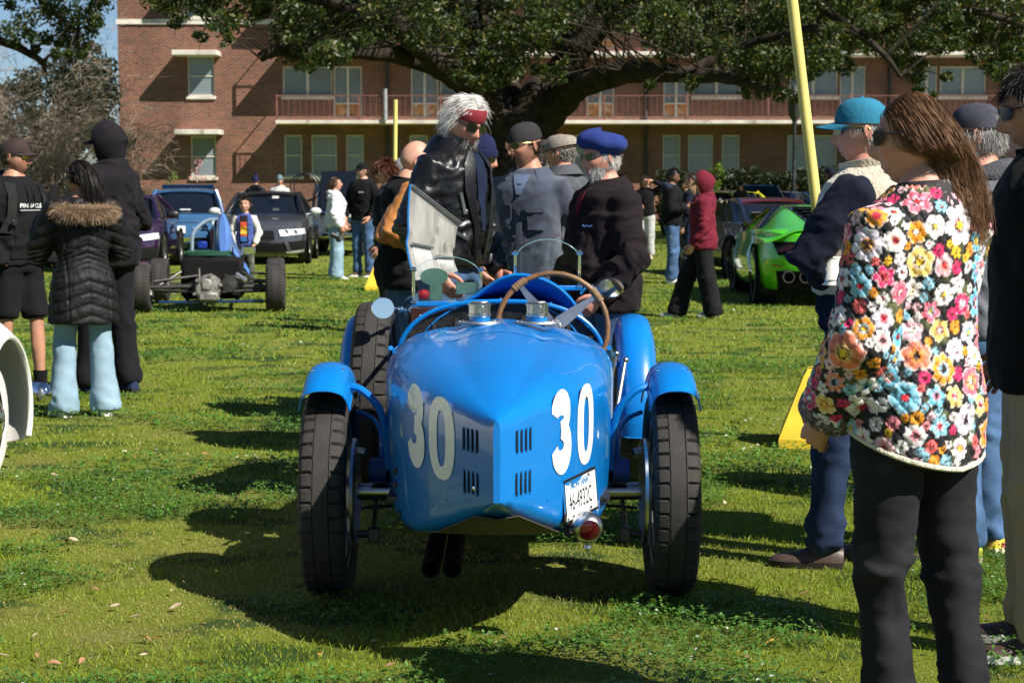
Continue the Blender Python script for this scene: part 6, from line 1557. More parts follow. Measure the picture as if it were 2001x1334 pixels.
p = Person('woman in long black puffer coat with fur trimmed hood and pale flared jeans', px_at(160, 11.6), 11.6, 1.615, 28, near=True, skinm=SK_OLIVE, head=(48, 0, 0), armL=((-.27, .08, 1.15), (-.19, .22, 1.42)), armR=((.27, .06, 1.15), (.08, .26, 1.08)), footL=(-.15, .02, 10), footR=(.13, -.04, -10), fem=1, curlL=.35, bulk=.98)
def puffer(s):
    mb = MB(); R = torso_rings(.055, .64, 1.49, s.bulk, 0, .02, .03); 
    for r in R:
        for i, (x, y, z) in enumerate(r):
            k = 1 - .10 * exp(-((z - 1.06) / .08) ** 2) + .06 * exp(-((z - .75) / .15) ** 2); r[i] = (x * k, y * k, z)
    mb.rings(R)
    for k in 'LR':
        a, el, w = s.arm[k]; inn = a + (Vector((0, a.y, a.z - .02)) - a) * .35; mb.tube([inn, a, a.lerp(el, .5), el, el.lerp(w, .5), w], [.115, .115, .100, .092, .085, .062], 16)
    v, f = voxel(mb, .0085, 4); n = vnormals(v, f); z = v[:, 2]; x = v[:, 0]
    per = np.where(np.abs(z - 1.06) < .075, .032, .075); ph = (z + .35 * np.abs(x) * (np.where(z < 1.06, 1, 1)))
    ph = np.where(np.abs(z - 1.06) < .075, ph / .034, ph / .078); tr = np.abs(ph % 1 - .5) * 2; v = v + n * ((1 - tr ** 3) * .011 - .006 + .004 * vnoise(v * 30, 2))[:, None]
    seam = np.exp(-(np.minimum(np.abs(x), np.abs(np.abs(x) - .14)) / .006) ** 2) * (v[:, 1] < 0); v = v - n * (seam * .008)[:, None]; s.topv, s.topf = v, f
    return link('coat', np_mesh('coat', v, f), pmat('black_puffer_nylon', (.007, .007, .0075), rough=.6, var=.2, vscale=10, bump=.5, bscale=45, spec=.25), s.root)
pc = puffer(p); p.trousers(LDENIM, r=(.102, .088, .072, .084, .108), wr=.005, ankle=.03); p.shoes(WHITEP, WSOLE); p.long_hair((.010, .008, .007), .28, 3200, seed=8, width=.0011, spread=.10, m=12); p.glasses(pmat('clear_lens', (1, 1, 1)), pmat('gold_wire', (1, 1, 1)), round_=True, sc=1.1)
# fur ruff along the lowered hood
rng = np.random.default_rng(6); n_ = 9000; t = rng.uniform(-1, 1, n_); a = t * radians(125); ctr = np.array(p.nb)[None] + np.stack([np.sin(a) * .175, -np.cos(a) * .155 - .03, -.055 - .02 * np.cos(a)], 1)
d = rng.normal(size=(n_, 3)); d += np.stack([np.sin(a), -np.cos(a), np.full(n_, .1)], 1) * .7; d /= np.linalg.norm(d, axis=1, keepdims=True); Lh = rng.uniform(.030, .075, n_)[:, None]
Pf = np.stack([ctr + d * .02, ctr + d * (.02 + Lh * .5), ctr + d * (.02 + Lh) + np.array([[0, 0, -.018]])], 1); v, f = strand_mesh(Pf, .0011, seed=4); cl_ = np.array([[.30, .21, .135]]) * rng.uniform(.35, 1.5, (n_, 1)); me = np_mesh('fur_trim', v, f); vcol(me, np.repeat(np.clip(cl_, 0, 1), 6, 0)); hq = MB(); hq.tube([tuple(np.array(p.nb) + np.array([sin(b) * .165, -cos(b) * .145 - .03, -.065])) for b in np.linspace(-2.1, 2.1, 15)], .045, 10); ho = hq.build('lowered_hood', pmat('fur_base', (.16, .10, .06), rough=.95), p.root); link('fur_trim', me, hairmat('strand', (1, 1, 1), rough=.7), ho)
ph_ = thing('phone', 'dark smartphone raised by the woman in the fur trimmed coat', 'phone', tuple(W(106, 378, 11.32))); q = MB(); q.box(-.032, .032, -.005, .005, -.05, .05, c=.004); ph_.rotation_euler = (radians(-15), radians(20), radians(25)); q.build('case', MATTEB, ph_)

p = Person('tall man in black soft shell jacket with hood up over a cap', px_at(213, 12.9), 12.9, 1.875, 62, near=True, vox=.013, skinm=SK_FAIR, head=(12, -6, 0), bulk=1.08, armL=((-.29, .04, 1.14), (-.12, .26, 1.0)), armR=((.29, .0, 1.14), (.15, .24, 1.0)), footL=(-.12, .10, 10), footR=(.13, -.04, -20)); SOFT = cloth('black_softshell', (.0095, .008, .011)); p.top('jacket', SOFT, hem=.84, e=.045, wr=.016, sl_e=.04); p.cap(NAVY); p.hood_up(SOFT, e=.022); p.trousers(cloth('black_trousers', (.010, .009, .012)), r=(.105, .095, .078, .074, .078)); p.shoes(cloth('navy_knit_shoe', (.018, .028, .07)), BLACKP)

# --- boy and people in the middle distance --------------------------------
p = Person('young boy in blue vest with white sleeves standing in front of the silver car', px_at(479, 26.5), 26.5, 1.29, 176, vox=.016, skinm=SK_FAIR, headscale=1.32, neck=(0, 0, .035), bulk=.98, armL=((-.26, .0, 1.15), (-.22, .10, .93)), armR=((.26, 0, 1.15), (.22, .10, .93))); p.top('jacket', cloth('blue_vest', (.055, .085, .26)), hem=.86, e=.032, slm=cloth('cream_sleeve', (.6, .57, .5)), sl_e=.03)
tp = p.patch('t_shirt', [(-.075, 1.45), (.075, 1.45), (.085, .92), (-.085, .92)], cloth('black_tee', (.015, .012, .012)), n=10, off=.010)
for z0, z1, c in ((1.33, 1.24, (.60, .07, .03)), (1.235, 1.20, (.75, .35, .03)), (1.19, 1.09, (.78, .50, .06)), (1.08, 1.05, (.6, .08, .03)), (1.04, .95, (.03, .14, .45))): p.patch('shirt_print', [(-.06, z0), (.06, z0), (.062, z1), (-.062, z1)], pmat('print_%d' % int(z0 * 100), c, rough=.7, var=.25, vscale=30), tp, n=5, off=.018)
p.trousers(pmat('camouflage_cotton', (.07, .08, .06), rough=.9, var=.6, vscale=14, wear=((.16, .16, .13), 12, .55))); p.shoes(BLKC); p.hair_short((.03, .02, .014), .045, 900, .05, 3, lift=.6); p.eyes()
p = Person('woman in white hoodie and pale wide jeans holding a camera', px_at(655, 29.7), 29.7, 1.645, -78, vox=.016, skinm=SK_FAIR, head=(-6, 8, 0), fem=1, armR=((.28, -.06, 1.14), (.24, .06, .90)), armL=((-.26, 0, 1.15), (-.2, .15, .95)), chest=.03); WH = cloth('white_hoodie', (.60, .61, .64)); p.top('hoodie', WH, hem=.90, e=.04, wr=.014); p.hood_down(WH); p.trousers(LDENIM, r=(.112, .106, .104, .108, .112), ankle=.03); p.shoes(WHITEP, WSOLE); p.long_hair((.045, .024, .014), .30, 700, 4, width=.004, m=10); p.strip('camera_strap', [(.10, 1.45), (.04, 1.3), (.0, 1.15), (-.1, 1.02)], .03, BLKC, off=.01); p.eyes()
cmr = thing('camera', 'black camera hanging from the hand of the woman in the white hoodie', 'camera', tuple(W(664, 466, 29.35))); q = MB(); q.box(-.075, .075, -.035, .035, -.05, .045, c=.012); q.box(-.03, .03, -.03, .03, .045, .07, c=.01); q.build('camera_body', BLACKP, cmr); q = MB(); q.lathe([(.04, .03), (.045, .10), (.04, .16), (0, .16)], 16, axis='y'); q.build('lens', BLACKP, cmr); cmr.rotation_euler = (.5, .2, 2)
p = Person('man in black cap, black hoodie and blue jeans behind the yellow post', px_at(710, 30.6), 30.6, 1.88, 152, vox=.017, skinm=SK_FAIR, head=(-30, -4, 0), armL=((-.28, .02, 1.14), (-.22, .16, .93)), armR=((.28, .02, 1.14), (.22, .16, .93))); p.top('hoodie', BLKC, hem=.88, e=.035); p.hood_down(BLKC); p.trousers(DENIM, r=(.10, .088, .072, .07, .074)); p.shoes(pmat('brown_leather', (1, 1, 1))); p.cap(BLKC); p.hair_short((.06, .04, .03), .02, 500, top=.024); p.strip('chest_print', [(-.10, 1.30), (-.02, 1.30)], .022, pmat('grey_print', (.1, .1, .1)), th=.002)
p = Person('woman with auburn hair and sunglasses left of the yellow post', px_at(757, 18.5), 18.5, 1.72, 96, vox=.017, skinm=SK_FAIR, fem=1, head=(-10, -8, 0)); p.top('jacket', NAVY); p.trousers(BLKC); p.shoes(BLKC); p.glasses(); p.fuzz('hair', (.10, .035, .02), .075, 1500, lambda x, y, z: (z > .05) | ((y < .01) & (z > -.06)), 3, width=.003, lift=.4)
p = Person('man in grey beanie right behind the yellow post', px_at(783, 19.5), 19.5, 1.735, -24, vox=.017, skinm=SK_PINK); p.top('jacket', CHARC); p.trousers(BLKC); p.shoes(BLKC); p.beanie(cloth('grey_knit_beanie', (.14, .14, .145), bump=.6), .012)
for (px, lab, c, hc) in ((500, 'person in navy bobble hat and grey hooded coat behind the silver car', CHARC, cloth('navy_knit', (1, 1, 1))), (547, 'person in grey beanie and pale jacket behind the silver car', cloth('pale_grey_jacket', (.38, .39, .38)), cloth('blue_grey_knit', (.12, .17, .2)))):
    p = Person(lab, px_at(px, 46), 46, 1.80, 190 if px > 520 else 8, vox=.022, skinm=SK_FAIR); p.top('coat', c, e=.04); p.trousers(BLKC); p.shoes(BLKC); p.beanie(hc)
    if px == 500: q = MB(); q.ell((0, -.004, .155), (.03, .03, .03), 10, 8); p.part('bobble', q, hc)
    p.hood_down(c)
p = Person('person in pale grey sweatpants and black hoodie shading the eyes with a raised arm', px_at(1262, 39), 39, 1.73, 165, vox=.018, skinm=SK_FAIR, armL=((-.36, .05, 1.52), (-.12, .12, 1.66)), armR=((.27, .02, 1.15), (.08, .26, 1.10))); p.top('hoodie', BLKC, hem=.90, e=.035); p.trousers(cloth('pale_sweatpants', (.42, .42, .41)), r=(.112, .105, .09, .085, .075)); p.shoes(pmat('khaki_twill', (1, 1, 1))); p.hair_short((.05, .03, .02), .05, 700, .04, 2, lift=.5); p.eyes()
p = Person('man in black jacket and blue jeans looking at his phone', px_at(1313, 28.4), 28.4, 1.765, -96, vox=.016, skinm=SK_BROWN, head=(-8, -14, 0), armR=((.27, .0, 1.14), (.14, .25, 1.18)), armL=((-.26, .02, 1.14), (-.06, .25, 1.2)), curlR=.9, bulk=1.05); p.top('jacket', BLKC, hem=.88, e=.045, wr=.014); p.hood_down(cloth('black_blue_hood', (.02, .03, .06))); p.trousers(DENIM, r=(.108, .10, .088, .085, .09), wr=.012); p.shoes(WHITEP, WSOLE); p.hair_short((.012, .010, .01), .04, 900, .04, 2, lift=.7)
MAR = cloth('maroon_hoodie', (.13, .012, .025)); p = Person('person in maroon hooded sweatshirt and black wide trousers walking left', px_at(1374, 20.7), 20.7, 1.61, 84, near=True, vox=.014, skinm=SK_FAIR, head=(0, -6, 0), fem=1, armL=((-.25, -.02, 1.15), (-.24, .10, .92)), armR=((.25, -.06, 1.15), (.24, .02, .92)), footR=(.08, .32, -4, .0), footL=(-.09, -.14, 6, .015), hands='LR'); p.top('sweatshirt', MAR, hem=.84, e=.05, wr=.014, flare=.02); p.hood_up(MAR, e=.035); p.trousers(cloth('black_wide_trousers', (.009, .009, .010)), r=(.110, .108, .108, .112, .118), ankle=.03); p.shoes(cloth('pale_blue_shoe', (.30, .36, .42)), WSOLE); p.fuzz('hair', (.35, .22, .10), .12, 120, lambda x, y, z: (y > .05) & (np.abs(x) > .05) & (z > .0), 3, width=.003, shell=False)
p = Person('person in dark jacket and jeans half hidden behind the maroon sweatshirt', px_at(1352, 29.5), 29.5, 1.70, 70, vox=.018, skinm=SK_FAIR, armL=((-.26, .0, 1.14), (-.25, .08, .9))); p.top('jacket', NAVY); p.trousers(DDENIM); p.shoes(BLKC); p.hair_short((.05, .035, .03), .05, 600)
pp = thing('paper_sheet', 'folded white paper hanging beside the maroon sweatshirt', 'paper', tuple(W(1350, 521, 28.9))); q = MB(); q.sheet([[(x, .01 * sin(x * 60), z - x * .2) for x in np.linspace(-.08, .08, 6)] for z in (-.13, 0, .13)], th=.002); q.build('paper_fold', WHITEP, pp)
for (px, d, H, face, lab, hat) in ((968, 36, 1.66, 200, 'dark haired person far behind the cup, left of the pair', None), (986, 37, 1.63, 170, 'dark haired person far behind the corduroy sleeve, right of the pair', None), (1447, 55, 1.68, 150, 'person in navy cap and grey vest standing before the hedge', 'cap'), (1622, 33, 1.84, 20, 'person in navy cap between the yellow post and the fleece vest', 'cap'), (1340, 45, 1.66, 100, 'person in dark clothes far behind the man with the phone', None)):
    p = Person(lab, px_at(px, d), d, H, face, vox=.022, skinm=SK_OLIVE); p.top('jacket', CHARC if px == 1447 else BLKC, e=.035); p.trousers(BLKC); p.shoes(BLKC)
    if hat: p.cap(NAVY)
    p.hair_short((.02, .015, .012), .04, 600, top=.024 if hat else 1)
# ================================================================== OTHER VEHICLES
class Car:
    """body of stacked plan outlines (front +y), cabin, wheels; parts are laid on its surface"""
    def __init__(s, name, label, X, Y, rz, L, Wd, paint, rings, belt, cabin, roofz, wheels, wr=.33, ww=.22, p=4.2, rimm=None, taper=0.0, pillar=None, roofmat=None, cat='car'):
        s.root = thing(name, label, cat, (X, Y, 0), radians(rz)); s.R = rings; s.L = L; s.p = p; s.taper = taper; n = 64; mb = MB(); out = []
        s.belt = belt
        for (z, hw, hl) in rings: out.append([s.pt(2 * pi * j / n, z, hw, hl) for j in range(n)])
        z, hw, hl = rings[-1]
        for k, (sc, up_) in enumerate(((1.0, 0), (.965, .018), (.90, .032), (.75, .045), (.5, .056), (.2, .062), (.02, .064))):
            row = []
            for j in range(n):
                x, y, _ = s.pt(2 * pi * j / n, z, hw, hl); x *= sc; y = y * (1 - (1 - sc) * (.25 if abs(y) > .9 * hl else .15)) if sc > .5 else y * (1 - (1 - sc) * .35)
                row.append((x, y, float(np.interp(y, [b[0] for b in belt], [b[1] for b in belt])) + up_ - .05))
            out.append(row)
        mb.rings(out); s.body = mb.build('body', paint, s.root, sharp=38)
        (yb0, yt0, yt1, yb1), (wb, wt) = cabin                                       # rear base, rear top, front top, front base
        zb = lambda y: float(np.interp(y, [b[0] for b in belt], [b[1] for b in belt])) - .03
        G_ = []
        for i in range(9):
            t = i / 8; e = t ** .8; w = lerp(wb, wt, t); row = []
            for j in range(40):
                a = 2 * pi * j / 40; c, q = cos(a), sin(a); pp = 5.5; cx = abs(c) ** (2 / pp) * (1 if c > 0 else -1); cy = abs(q) ** (2 / pp) * (1 if q > 0 else -1)
                yf = lerp(yb1, yt0 if False else yt1, e); yr = lerp(yb0, yt0, e); ym = (yf + yr) / 2; y = ym + (yf - yr) / 2 * cy
                row.append((w * cx, y, lerp(zb(y), roofz - .03 - .03 * (abs(cy) ** 3), t)))
            G_.append(row)
        c = MB(); c.rings(G_, cap0=False); s.cab = c.build('cabin_glass', GLASSD, s.root, sharp=50)
        rf_ = MB(); rf_.sheet([[(wt * u * (1 - .12 * abs(v) ** 4), lerp(yt0 - .05, yt1 + .05, (v + 1) / 2), roofz + .012 - .04 * abs(u) ** 3 - .035 * abs(v) ** 3) for u in np.linspace(-1.02, 1.02, 13)] for v in np.linspace(-1, 1, 13)], th=.03); rf_.build('roof', roofmat or paint, s.root, sharp=50)
        for sx in (-1, 1):
            pl_ = MB(); pm = pillar or paint
            pl_.tube([(sx * (wb - .0), yb1, zb(yb1)), (sx * lerp(wb, wt, .55), lerp(yb1, yt1, .5), lerp(zb(yb1), roofz, .55)), (sx * wt * .97, yt1, roofz - .03)], .034, 8)
            pl_.build('pillar', pm, s.root); pl_ = MB()
            pl_.tube([(sx * wb, yb0, zb(yb0)), (sx * lerp(wb, wt, .55), lerp(yb0, yt0, .5), lerp(zb(yb0), roofz, .55)), (sx * wt * .97, yt0, roofz - .03)], .045, 8)
            pl_.build('pillar', pm, s.root); pl_ = MB()
            pl_.tube([(sx * lerp(wb, wt, .5) * 1.0 + sx * .005, (yb0 + yb1) / 2 - .1, zb(0) + .02), (sx * wt, (yt0 + yt1) / 2 - .05, roofz - .03)], .03, 6); pl_.build('pillar', pm, s.root)
        for (y, xw) in wheels:
            for sx in (-1, 1):
                a = MB(); a.lathe([(wr * 1.16, -.02), (wr * 1.16, .012), (wr * .2, .012)], 32, axis='x', M=Matrix.Translation((sx * (xw + .004), y, wr)), cap=False); a.build('wheel_arch', MATTEB, s.root)
                tm = MB(); tm.lathe([(wr * .64, -ww / 2), (wr * .93, -ww / 2), (wr, -ww * .36), (wr, ww * .36), (wr * .93, ww / 2), (wr * .64, ww / 2)], 36, axis='x', cap=False); t_ = tm.build('wheel', RUBBER, s.root); t_.location = (sx * (xw - ww / 2 + .014), y, wr)
                rm = MB(); rm.lathe([(wr * .66, ww * .42), (wr * .62, ww * .30), (wr * .15, ww * .26), (0, ww * .30)], 30, axis='x', cap=False)
                for k in range(5):
                    b = 2 * pi * k / 5; rm.rings([[(x, r * cos(b) - q_ * w_ * sin(b), r * sin(b) + q_ * w_ * cos(b)) for x, q_ in ((ww * .28, -1), (ww * .40, -1), (ww * .40, 1), (ww * .28, 1))] for r, w_ in ((.03, .03), (wr * .62, .035))])
                r_ = rm.build('rim', rimm or DULLALU, t_); r_.scale = (sx, 1, 1)
    def pt(s, a, z, hw, hl):
        c, q = cos(a), sin(a); return (hw * abs(c) ** (2 / s.p) * (1 if c > 0 else -1), hl * abs(q) ** (2 / s.p) * (1 if q > 0 else -1), z)
    def yat(s, x, z):
        Z = [r[0] for r in s.R]; hw = np.interp(z, Z, [r[1] for r in s.R]); hl = np.interp(z, Z, [r[2] for r in s.R])
        return float(hl * max(0, 1 - min(1, abs(x) / hw) ** s.p) ** (1 / s.p))
    def face(s, name, poly, mat, end=1, off=.006, parent=None, th=.010, n=12):
        """four-cornered panel (x,z) on the front (+1) or rear (-1) end"""
        a, b, c, d = [np.array(p, float) for p in poly]; g = []
        for i in range(n + 1):
            v = i / n; l = lerp(a, d, v); r = lerp(b, c, v); row = []
            for j in range(n + 1):
                x, z = lerp(l, r, j / n); row.append((x, end * (s.yat(x, z) + off), z))
            g.append(row)
        mb = MB(); mb.sheet(g, th=th); return mb.build(name, mat, parent or s.root, sharp=50)
    def mirrors(s, x, y, z, mat):
        for sx in (-1, 1):
            m = MB(); m.ell((sx * x, y, z), (.115, .06, .075), 14, 10); m.tube([(sx * (x - .09), y, z - .05), (sx * (x - .2), y - .02, z - .07)], .02, 6); m.build('door_mirror', mat, s.root)
def carpaint(n, c, rough=.25): return pmat('paint_' + n, c, rough=rough, var=.05, vscale=2, coat=1.0)
SILV = pmat('paint_graphite', (.075, .078, .088), rough=.3, metal=.4, var=.05, coat=1.0); HEADL = pmat('headlamp_glass', (.62, .65, .70), rough=.2, var=.25, vscale=14, coat=.5, metal=.0); PLATE = pmat('plate_pale', (.7, .71, .68), rough=.4, var=.1)
RB = lambda hw, hl, z=(.17, .24, .38, .55, .68): [(z[0], hw * .90, hl * .955), (z[1], hw * .97, hl * .985), (z[2], hw, hl), (z[3], hw, hl * .995), (z[4], hw * .975, hl * .975)]
WH2 = lambda hw: ((1.32, hw), (-1.32, hw))
# --- graphite coupe facing the camera
c = Car('coupe', 'graphite grey sports coupe facing the camera behind the boy', px_at(524, 37.5), 37.5, 183, 4.4, 1.85, SILV, RB(.905, 2.2), [(-2.2, .86), (-1.6, .97), (-.9, .98), (.75, .97), (1.5, .90), (2.0, .83), (2.2, .76)], ((-1.75, -.75, .10, .95), (.80, .60)), 1.40, WH2(.905), roofmat=BLACKP, pillar=BLACKP)
for sx in (-1, 1):
    c.face('kidney_grille', [(sx * .02, .66), (sx * .26, .66), (sx * .30, .50), (sx * .05, .50)], MATTEB, off=.018)
    h = c.face('headlamp', [(sx * .36, .675), (sx * .82, .70), (sx * .84, .59), (sx * .40, .545)], HEADL, off=.016); c.face('lamp_brow', [(sx * .36, .690), (sx * .80, .718), (sx * .80, .70), (sx * .36, .672)], BLACKP, off=.018, parent=h, n=4)
    for k in (.50, .66): q = MB(); q.lathe([(0, .0), (.05, 0), (.055, -.02)], 14, axis='y', cap=False, M=Matrix.Translation((sx * k, c.yat(k, .62) + .022, .625))); q.build('lamp_ring', CHROME, h)
    c.face('side_intake', [(sx * .52, .44), (sx * .86, .47), (sx * .80, .27), (sx * .60, .27)], MATTEB, off=.010)
    c.face('splitter_blade', [(sx * .50, .255), (sx * .88, .30), (sx * .86, .235), (sx * .52, .215)], pmat('bright_silver', (.55, .55, .56), rough=.3, metal=.6, var=.05), off=.020)
    c.face('arch_lip', [(sx * .46, .47), (sx * .53, .47), (sx * .60, .26), (sx * .54, .26)], SILV, off=.022)
c.face('lower_intake', [(-.48, .42), (.48, .42), (.52, .24), (-.52, .24)], MATTEB, off=.010); c.face('number_plate', [(-.2, .49), (.2, .49), (.2, .42), (-.2, .42)], BLACKP, off=.02); c.mirrors(1.0, .72, 1.02, pmat('mirror_white_cap', (.6, .6, .6), rough=.2, coat=1)); q = MB(); q.ell((0, c.yat(0, .68) + .01, .725), (.035, .02, .035), 12, 8); q.build('bonnet_badge', CHROME, c.root)
q = MB(); q.box(-.25, -.12, .42, .44, 1.27, 1.32); q.build('windscreen_sticker', PLATE, c.root)
# --- purple coupe
PUR = carpaint('purple', (.028, .008, .042)); c = Car('coupe', 'dark purple sports car facing the camera behind the hooded man', px_at(238, 34), 34, 184, 4.4, 1.86, PUR, RB(.92, 2.2), [(-2.2, .86), (-1.6, .95), (-.9, .95), (.75, .95), (1.5, .89), (2.0, .82), (2.2, .75)], ((-1.85, -.7, .15, 1.0), (.80, .58)), 1.36, WH2(.92))
for sx in (-1, 1): h = c.face('headlamp', [(sx * .42, .63), (sx * .84, .69), (sx * .86, .58), (sx * .50, .54)], HEADL, off=.016); c.face('side_intake', [(sx * .45, .40), (sx * .86, .45), (sx * .80, .22), (sx * .55, .22)], MATTEB, off=.010); c.face('lip', [(sx * .40, .21), (sx * .86, .21), (sx * .84, .16), (sx * .40, .15)], carpaint('violet', (.20, .06, .25)), off=.015)
c.face('lower_intake', [(-.40, .40), (.40, .40), (.38, .24), (-.38, .24)], MATTEB, off=.010); c.mirrors(1.02, .75, 1.0, BLACKP)
# --- blue classic saloon seen from behind
LB = carpaint('mid_blue', (.04, .12, .25)); c = Car('pickup_truck', 'mid blue pickup truck seen from behind with tall red tail lamps', px_at(364, 39), 39, 9, 4.4, 1.68, LB, RB(.84, 2.2, (.28, .36, .5, .68, .80)), [(-2.2, .95), (-1.9, .97), (-1.2, .97), (.9, .95), (2.2, .87)], ((-.35, -.22, .75, 1.3), (.76, .64)), 1.46, WH2(.82), ww=.17)
c.face('bumper', [(-.80, .50), (.80, .50), (.80, .42), (-.80, .42)], CHROME, -1, off=.06, th=.04); c.face('number_plate', [(-.30, .72), (.02, .72), (.02, .58), (-.30, .58)], PLATE, -1, off=.02)
for sx in (-1, 1): t_ = c.face('tail_lamp', [(sx * .62, .80), (sx * .74, .80), (sx * .74, .52), (sx * .62, .52)], pmat('red_lamp', (.35, .01, .012), rough=.2, coat=.6), -1, off=.015); c.face('reverse_lamp', [(sx * .63, .60), (sx * .73, .60), (sx * .73, .53), (sx * .63, .53)], PLATE, -1, off=.022, parent=t_, n=3)
for z in (.62,): c.face('tailgate_seam', [(-.66, .80), (.60, .80), (.60, .79), (-.66, .79)], BLACKP, -1, off=.006, th=.003)
text_mesh('NISSAN', .062, Matrix.Translation((.30, -c.yat(.30, .68) - .03, .68)) @ Matrix.Rotation(pi / 2, 4, 'X'), pmat('pale_lettering', (.5, .58, .68), rough=.5, var=.05), c.root, 'tailgate_lettering', 1.25)
q = MB(); q.box(-.12, .10, -.385, -.37, 1.02, 1.045); q.build('window_sticker', PLATE, c.root)
# --- dark blue car with its boot lid raised, behind
DB = carpaint('deep_blue', (.008, .03, .09)); c = Car('saloon', 'deep blue car with raised boot lid against the brick wall', px_at(372, 45), 45, 8, 4.3, 1.7, DB, RB(.85, 2.15), [(-2.15, .85), (-1.2, .92), (.9, .9), (2.15, .75)], ((-1.3, -.8, .3, .9), (.76, .6)), 1.36, WH2(.84))
q = MB(); q.sheet([[(x, -1.3 - .25 * (z - 1.0) - .05 * x * x, z) for x in np.linspace(-.60, .60, 9)] for z in np.linspace(.95, 1.56, 7)], th=.04); q.build('boot_lid', DB, c.root)
# --- black vintage car
c = Car('vintage_car', 'black vintage car with round chrome headlamps and raised bonnet behind the hoodie pair', px_at(668, 42), 42, 176, 4.2, 1.6, carpaint('black', (.006, .006, .007)), RB(.62, 2.0, (.35, .42, .55, .75, .92)), [(-2.0, .95), (-1.0, 1.02), (.6, 1.02), (2.0, .95)], ((-1.5, -1.3, .2, .35), (.60, .56)), 1.62, ((1.45, .72), (-1.35, .72)), wr=.38, ww=.16)
for sx in (-1, 1):
    q = MB(); q.lathe([(0, .10), (.11, .08), (.125, .04), (.11, -.05), (.04, -.14), (0, -.15)], 20, axis='y', M=Matrix.Translation((sx * .50, 2.02, .95))); h = q.build('headlamp', CHROME, c.root); q = MB(); q.lathe([(0, .108), (.10, .09)], 20, axis='y', cap=False, M=Matrix.Translation((sx * .50, 2.02, .95))); q.build('lens', HEADL, h)
    S = []
    for i in range(17):
        a = radians(lerp(-10, 160, i / 16)); S.append([(sx * .72 + u * .14, 1.45 + .46 * cos(a), .38 + (.46 - .05 * u * u) * sin(a)) for u in np.linspace(-1, 1, 7)])
    q = MB(); q.sheet(S, th=.01); q.build('mudguard', carpaint('black', (1, 1, 1)), c.root)
q = MB(); q.box(-.85, .85, 2.18, 2.24, .42, .52, c=.02); q.build('bumper', CHROME, c.root); q = MB(); q.box(-.26, .26, 2.0, 2.06, .5, .98, c=.03); q.build('radiator', CHROME, c.root)
q = MB(); q.sheet([[(x, 1.2 - .2 * (z - 1.0), z) for x in np.linspace(-.5, .28, 7)] for z in np.linspace(1.0, 1.85, 6)], th=.03); q.build('raised_bonnet', carpaint('black', (1, 1, 1)), c.root)
for k in (0, .16): q = MB(); q.lathe([(.30, -.012), (.318, 0), (.30, .012), (.29, 0)], 32, axis='y', cap=False, M=Matrix.Translation((.62 + k * .3, .9 + k, 1.50))); q.build('spare_hoop', BLACKP, c.root)
# --- green supercar, rear view
GRN_ = carpaint('acid_green', (.075, .50, .006), .3); GX = px_at(1594, 24.6)
c = Car('supercar', 'bright green wedge shaped supercar seen from behind at right', GX, 24.7, -1, 4.4, 1.94, GRN_, [(.20, .90, 2.0), (.30, .95, 2.10), (.45, .97, 2.16), (.62, .965, 2.20), (.76, .93, 2.17)], [(-2.2, .93), (-1.9, .97), (-1.0, .96), (.2, .92), (1.2, .86), (2.2, .81)], ((-.75, -.45, .30, 1.25), (.80, .56)), 1.225, ((1.30, .94), (-1.28, .945)), wr=.35, ww=.28, p=5.5, rimm=BLACKP, pillar=GLASSD)
for sx in (-1, 1):
    q = c.face('tail_lamp', [(sx * .78, .72), (sx * .45, .78), (sx * .45, .71), (sx * .74, .67)], pmat('dark_red_lamp', (.03, .006, .005), rough=.25, coat=.6), -1, off=.024, n=6)
    for x in (.42, .62):
        e_ = MB(); e_.lathe([(.060, -.06), (.075, -.06), (.078, .0), (.078, .08)], 20, axis='y', cap=False, M=Matrix.Translation((sx * x, -c.yat(x, .36) - .03, .37))); e_.build('exhaust_tip', STEELD, c.root)
    c.face('reflector', [(sx * .70, .50), (sx * .80, .52), (sx * .80, .505), (sx * .70, .485)], pmat('red_lamp', (1, 1, 1)), -1, off=.012, n=4)
c.face('lamp_panel', [(-.80, .80), (.80, .80), (.74, .63), (-.74, .63)], MATTEB, -1, off=.012, n=14); c.face('diffuser', [(-.76, .44), (.76, .44), (.72, .20), (-.72, .20)], MATTEB, -1, off=.014, n=14)
DK_Y = [-2.16, -1.9, -1.5, -1.0, -.6, -.25]; DK_W = [.92, .945, .955, .95, .93, .90]; DK_T = [.945, .985, 1.06, 1.15, 1.20, 1.222]; DK_B = [.80, .83, .85, .86, .87, .88]
def deck(x, y):
    w, t, b = [float(np.interp(y, DK_Y, q_)) for q_ in (DK_W, DK_T, DK_B)]; u = min(1, abs(x) / w)
    return b + (t - b) * (1 - sstep(.52, 1.0, np.array(u)) * .97)
q = MB(); q.sheet([[(float(np.interp(y, DK_Y, DK_W)) * u, y, float(deck(float(np.interp(y, DK_Y, DK_W)) * u, y))) for u in np.linspace(-1, 1, 33)] for y in np.linspace(-2.16, -.45, 18)], th=.015); dk = q.build('engine_deck', GRN_, c.root)
q = MB(); q.sheet([[(x * (1 - .25 * (y + .5) / -1.2), y, float(deck(x, y)) + .006) for x in np.linspace(-.47, .47, 9)] for y in np.linspace(-.62, -1.75, 10)], th=.004); q.build('engine_window', GLASSD, dk)
for k in range(5):
    y = -.75 - k * .2; q = MB(); q.sheet([[(x, y - t * .11, float(deck(x, y)) + .012 + .022 * t) for x in np.linspace(-.40 + k * .03, .40 - k * .03, 7)] for t in (0, 1)], th=.006); q.build('engine_louvre', BLACKP, dk)
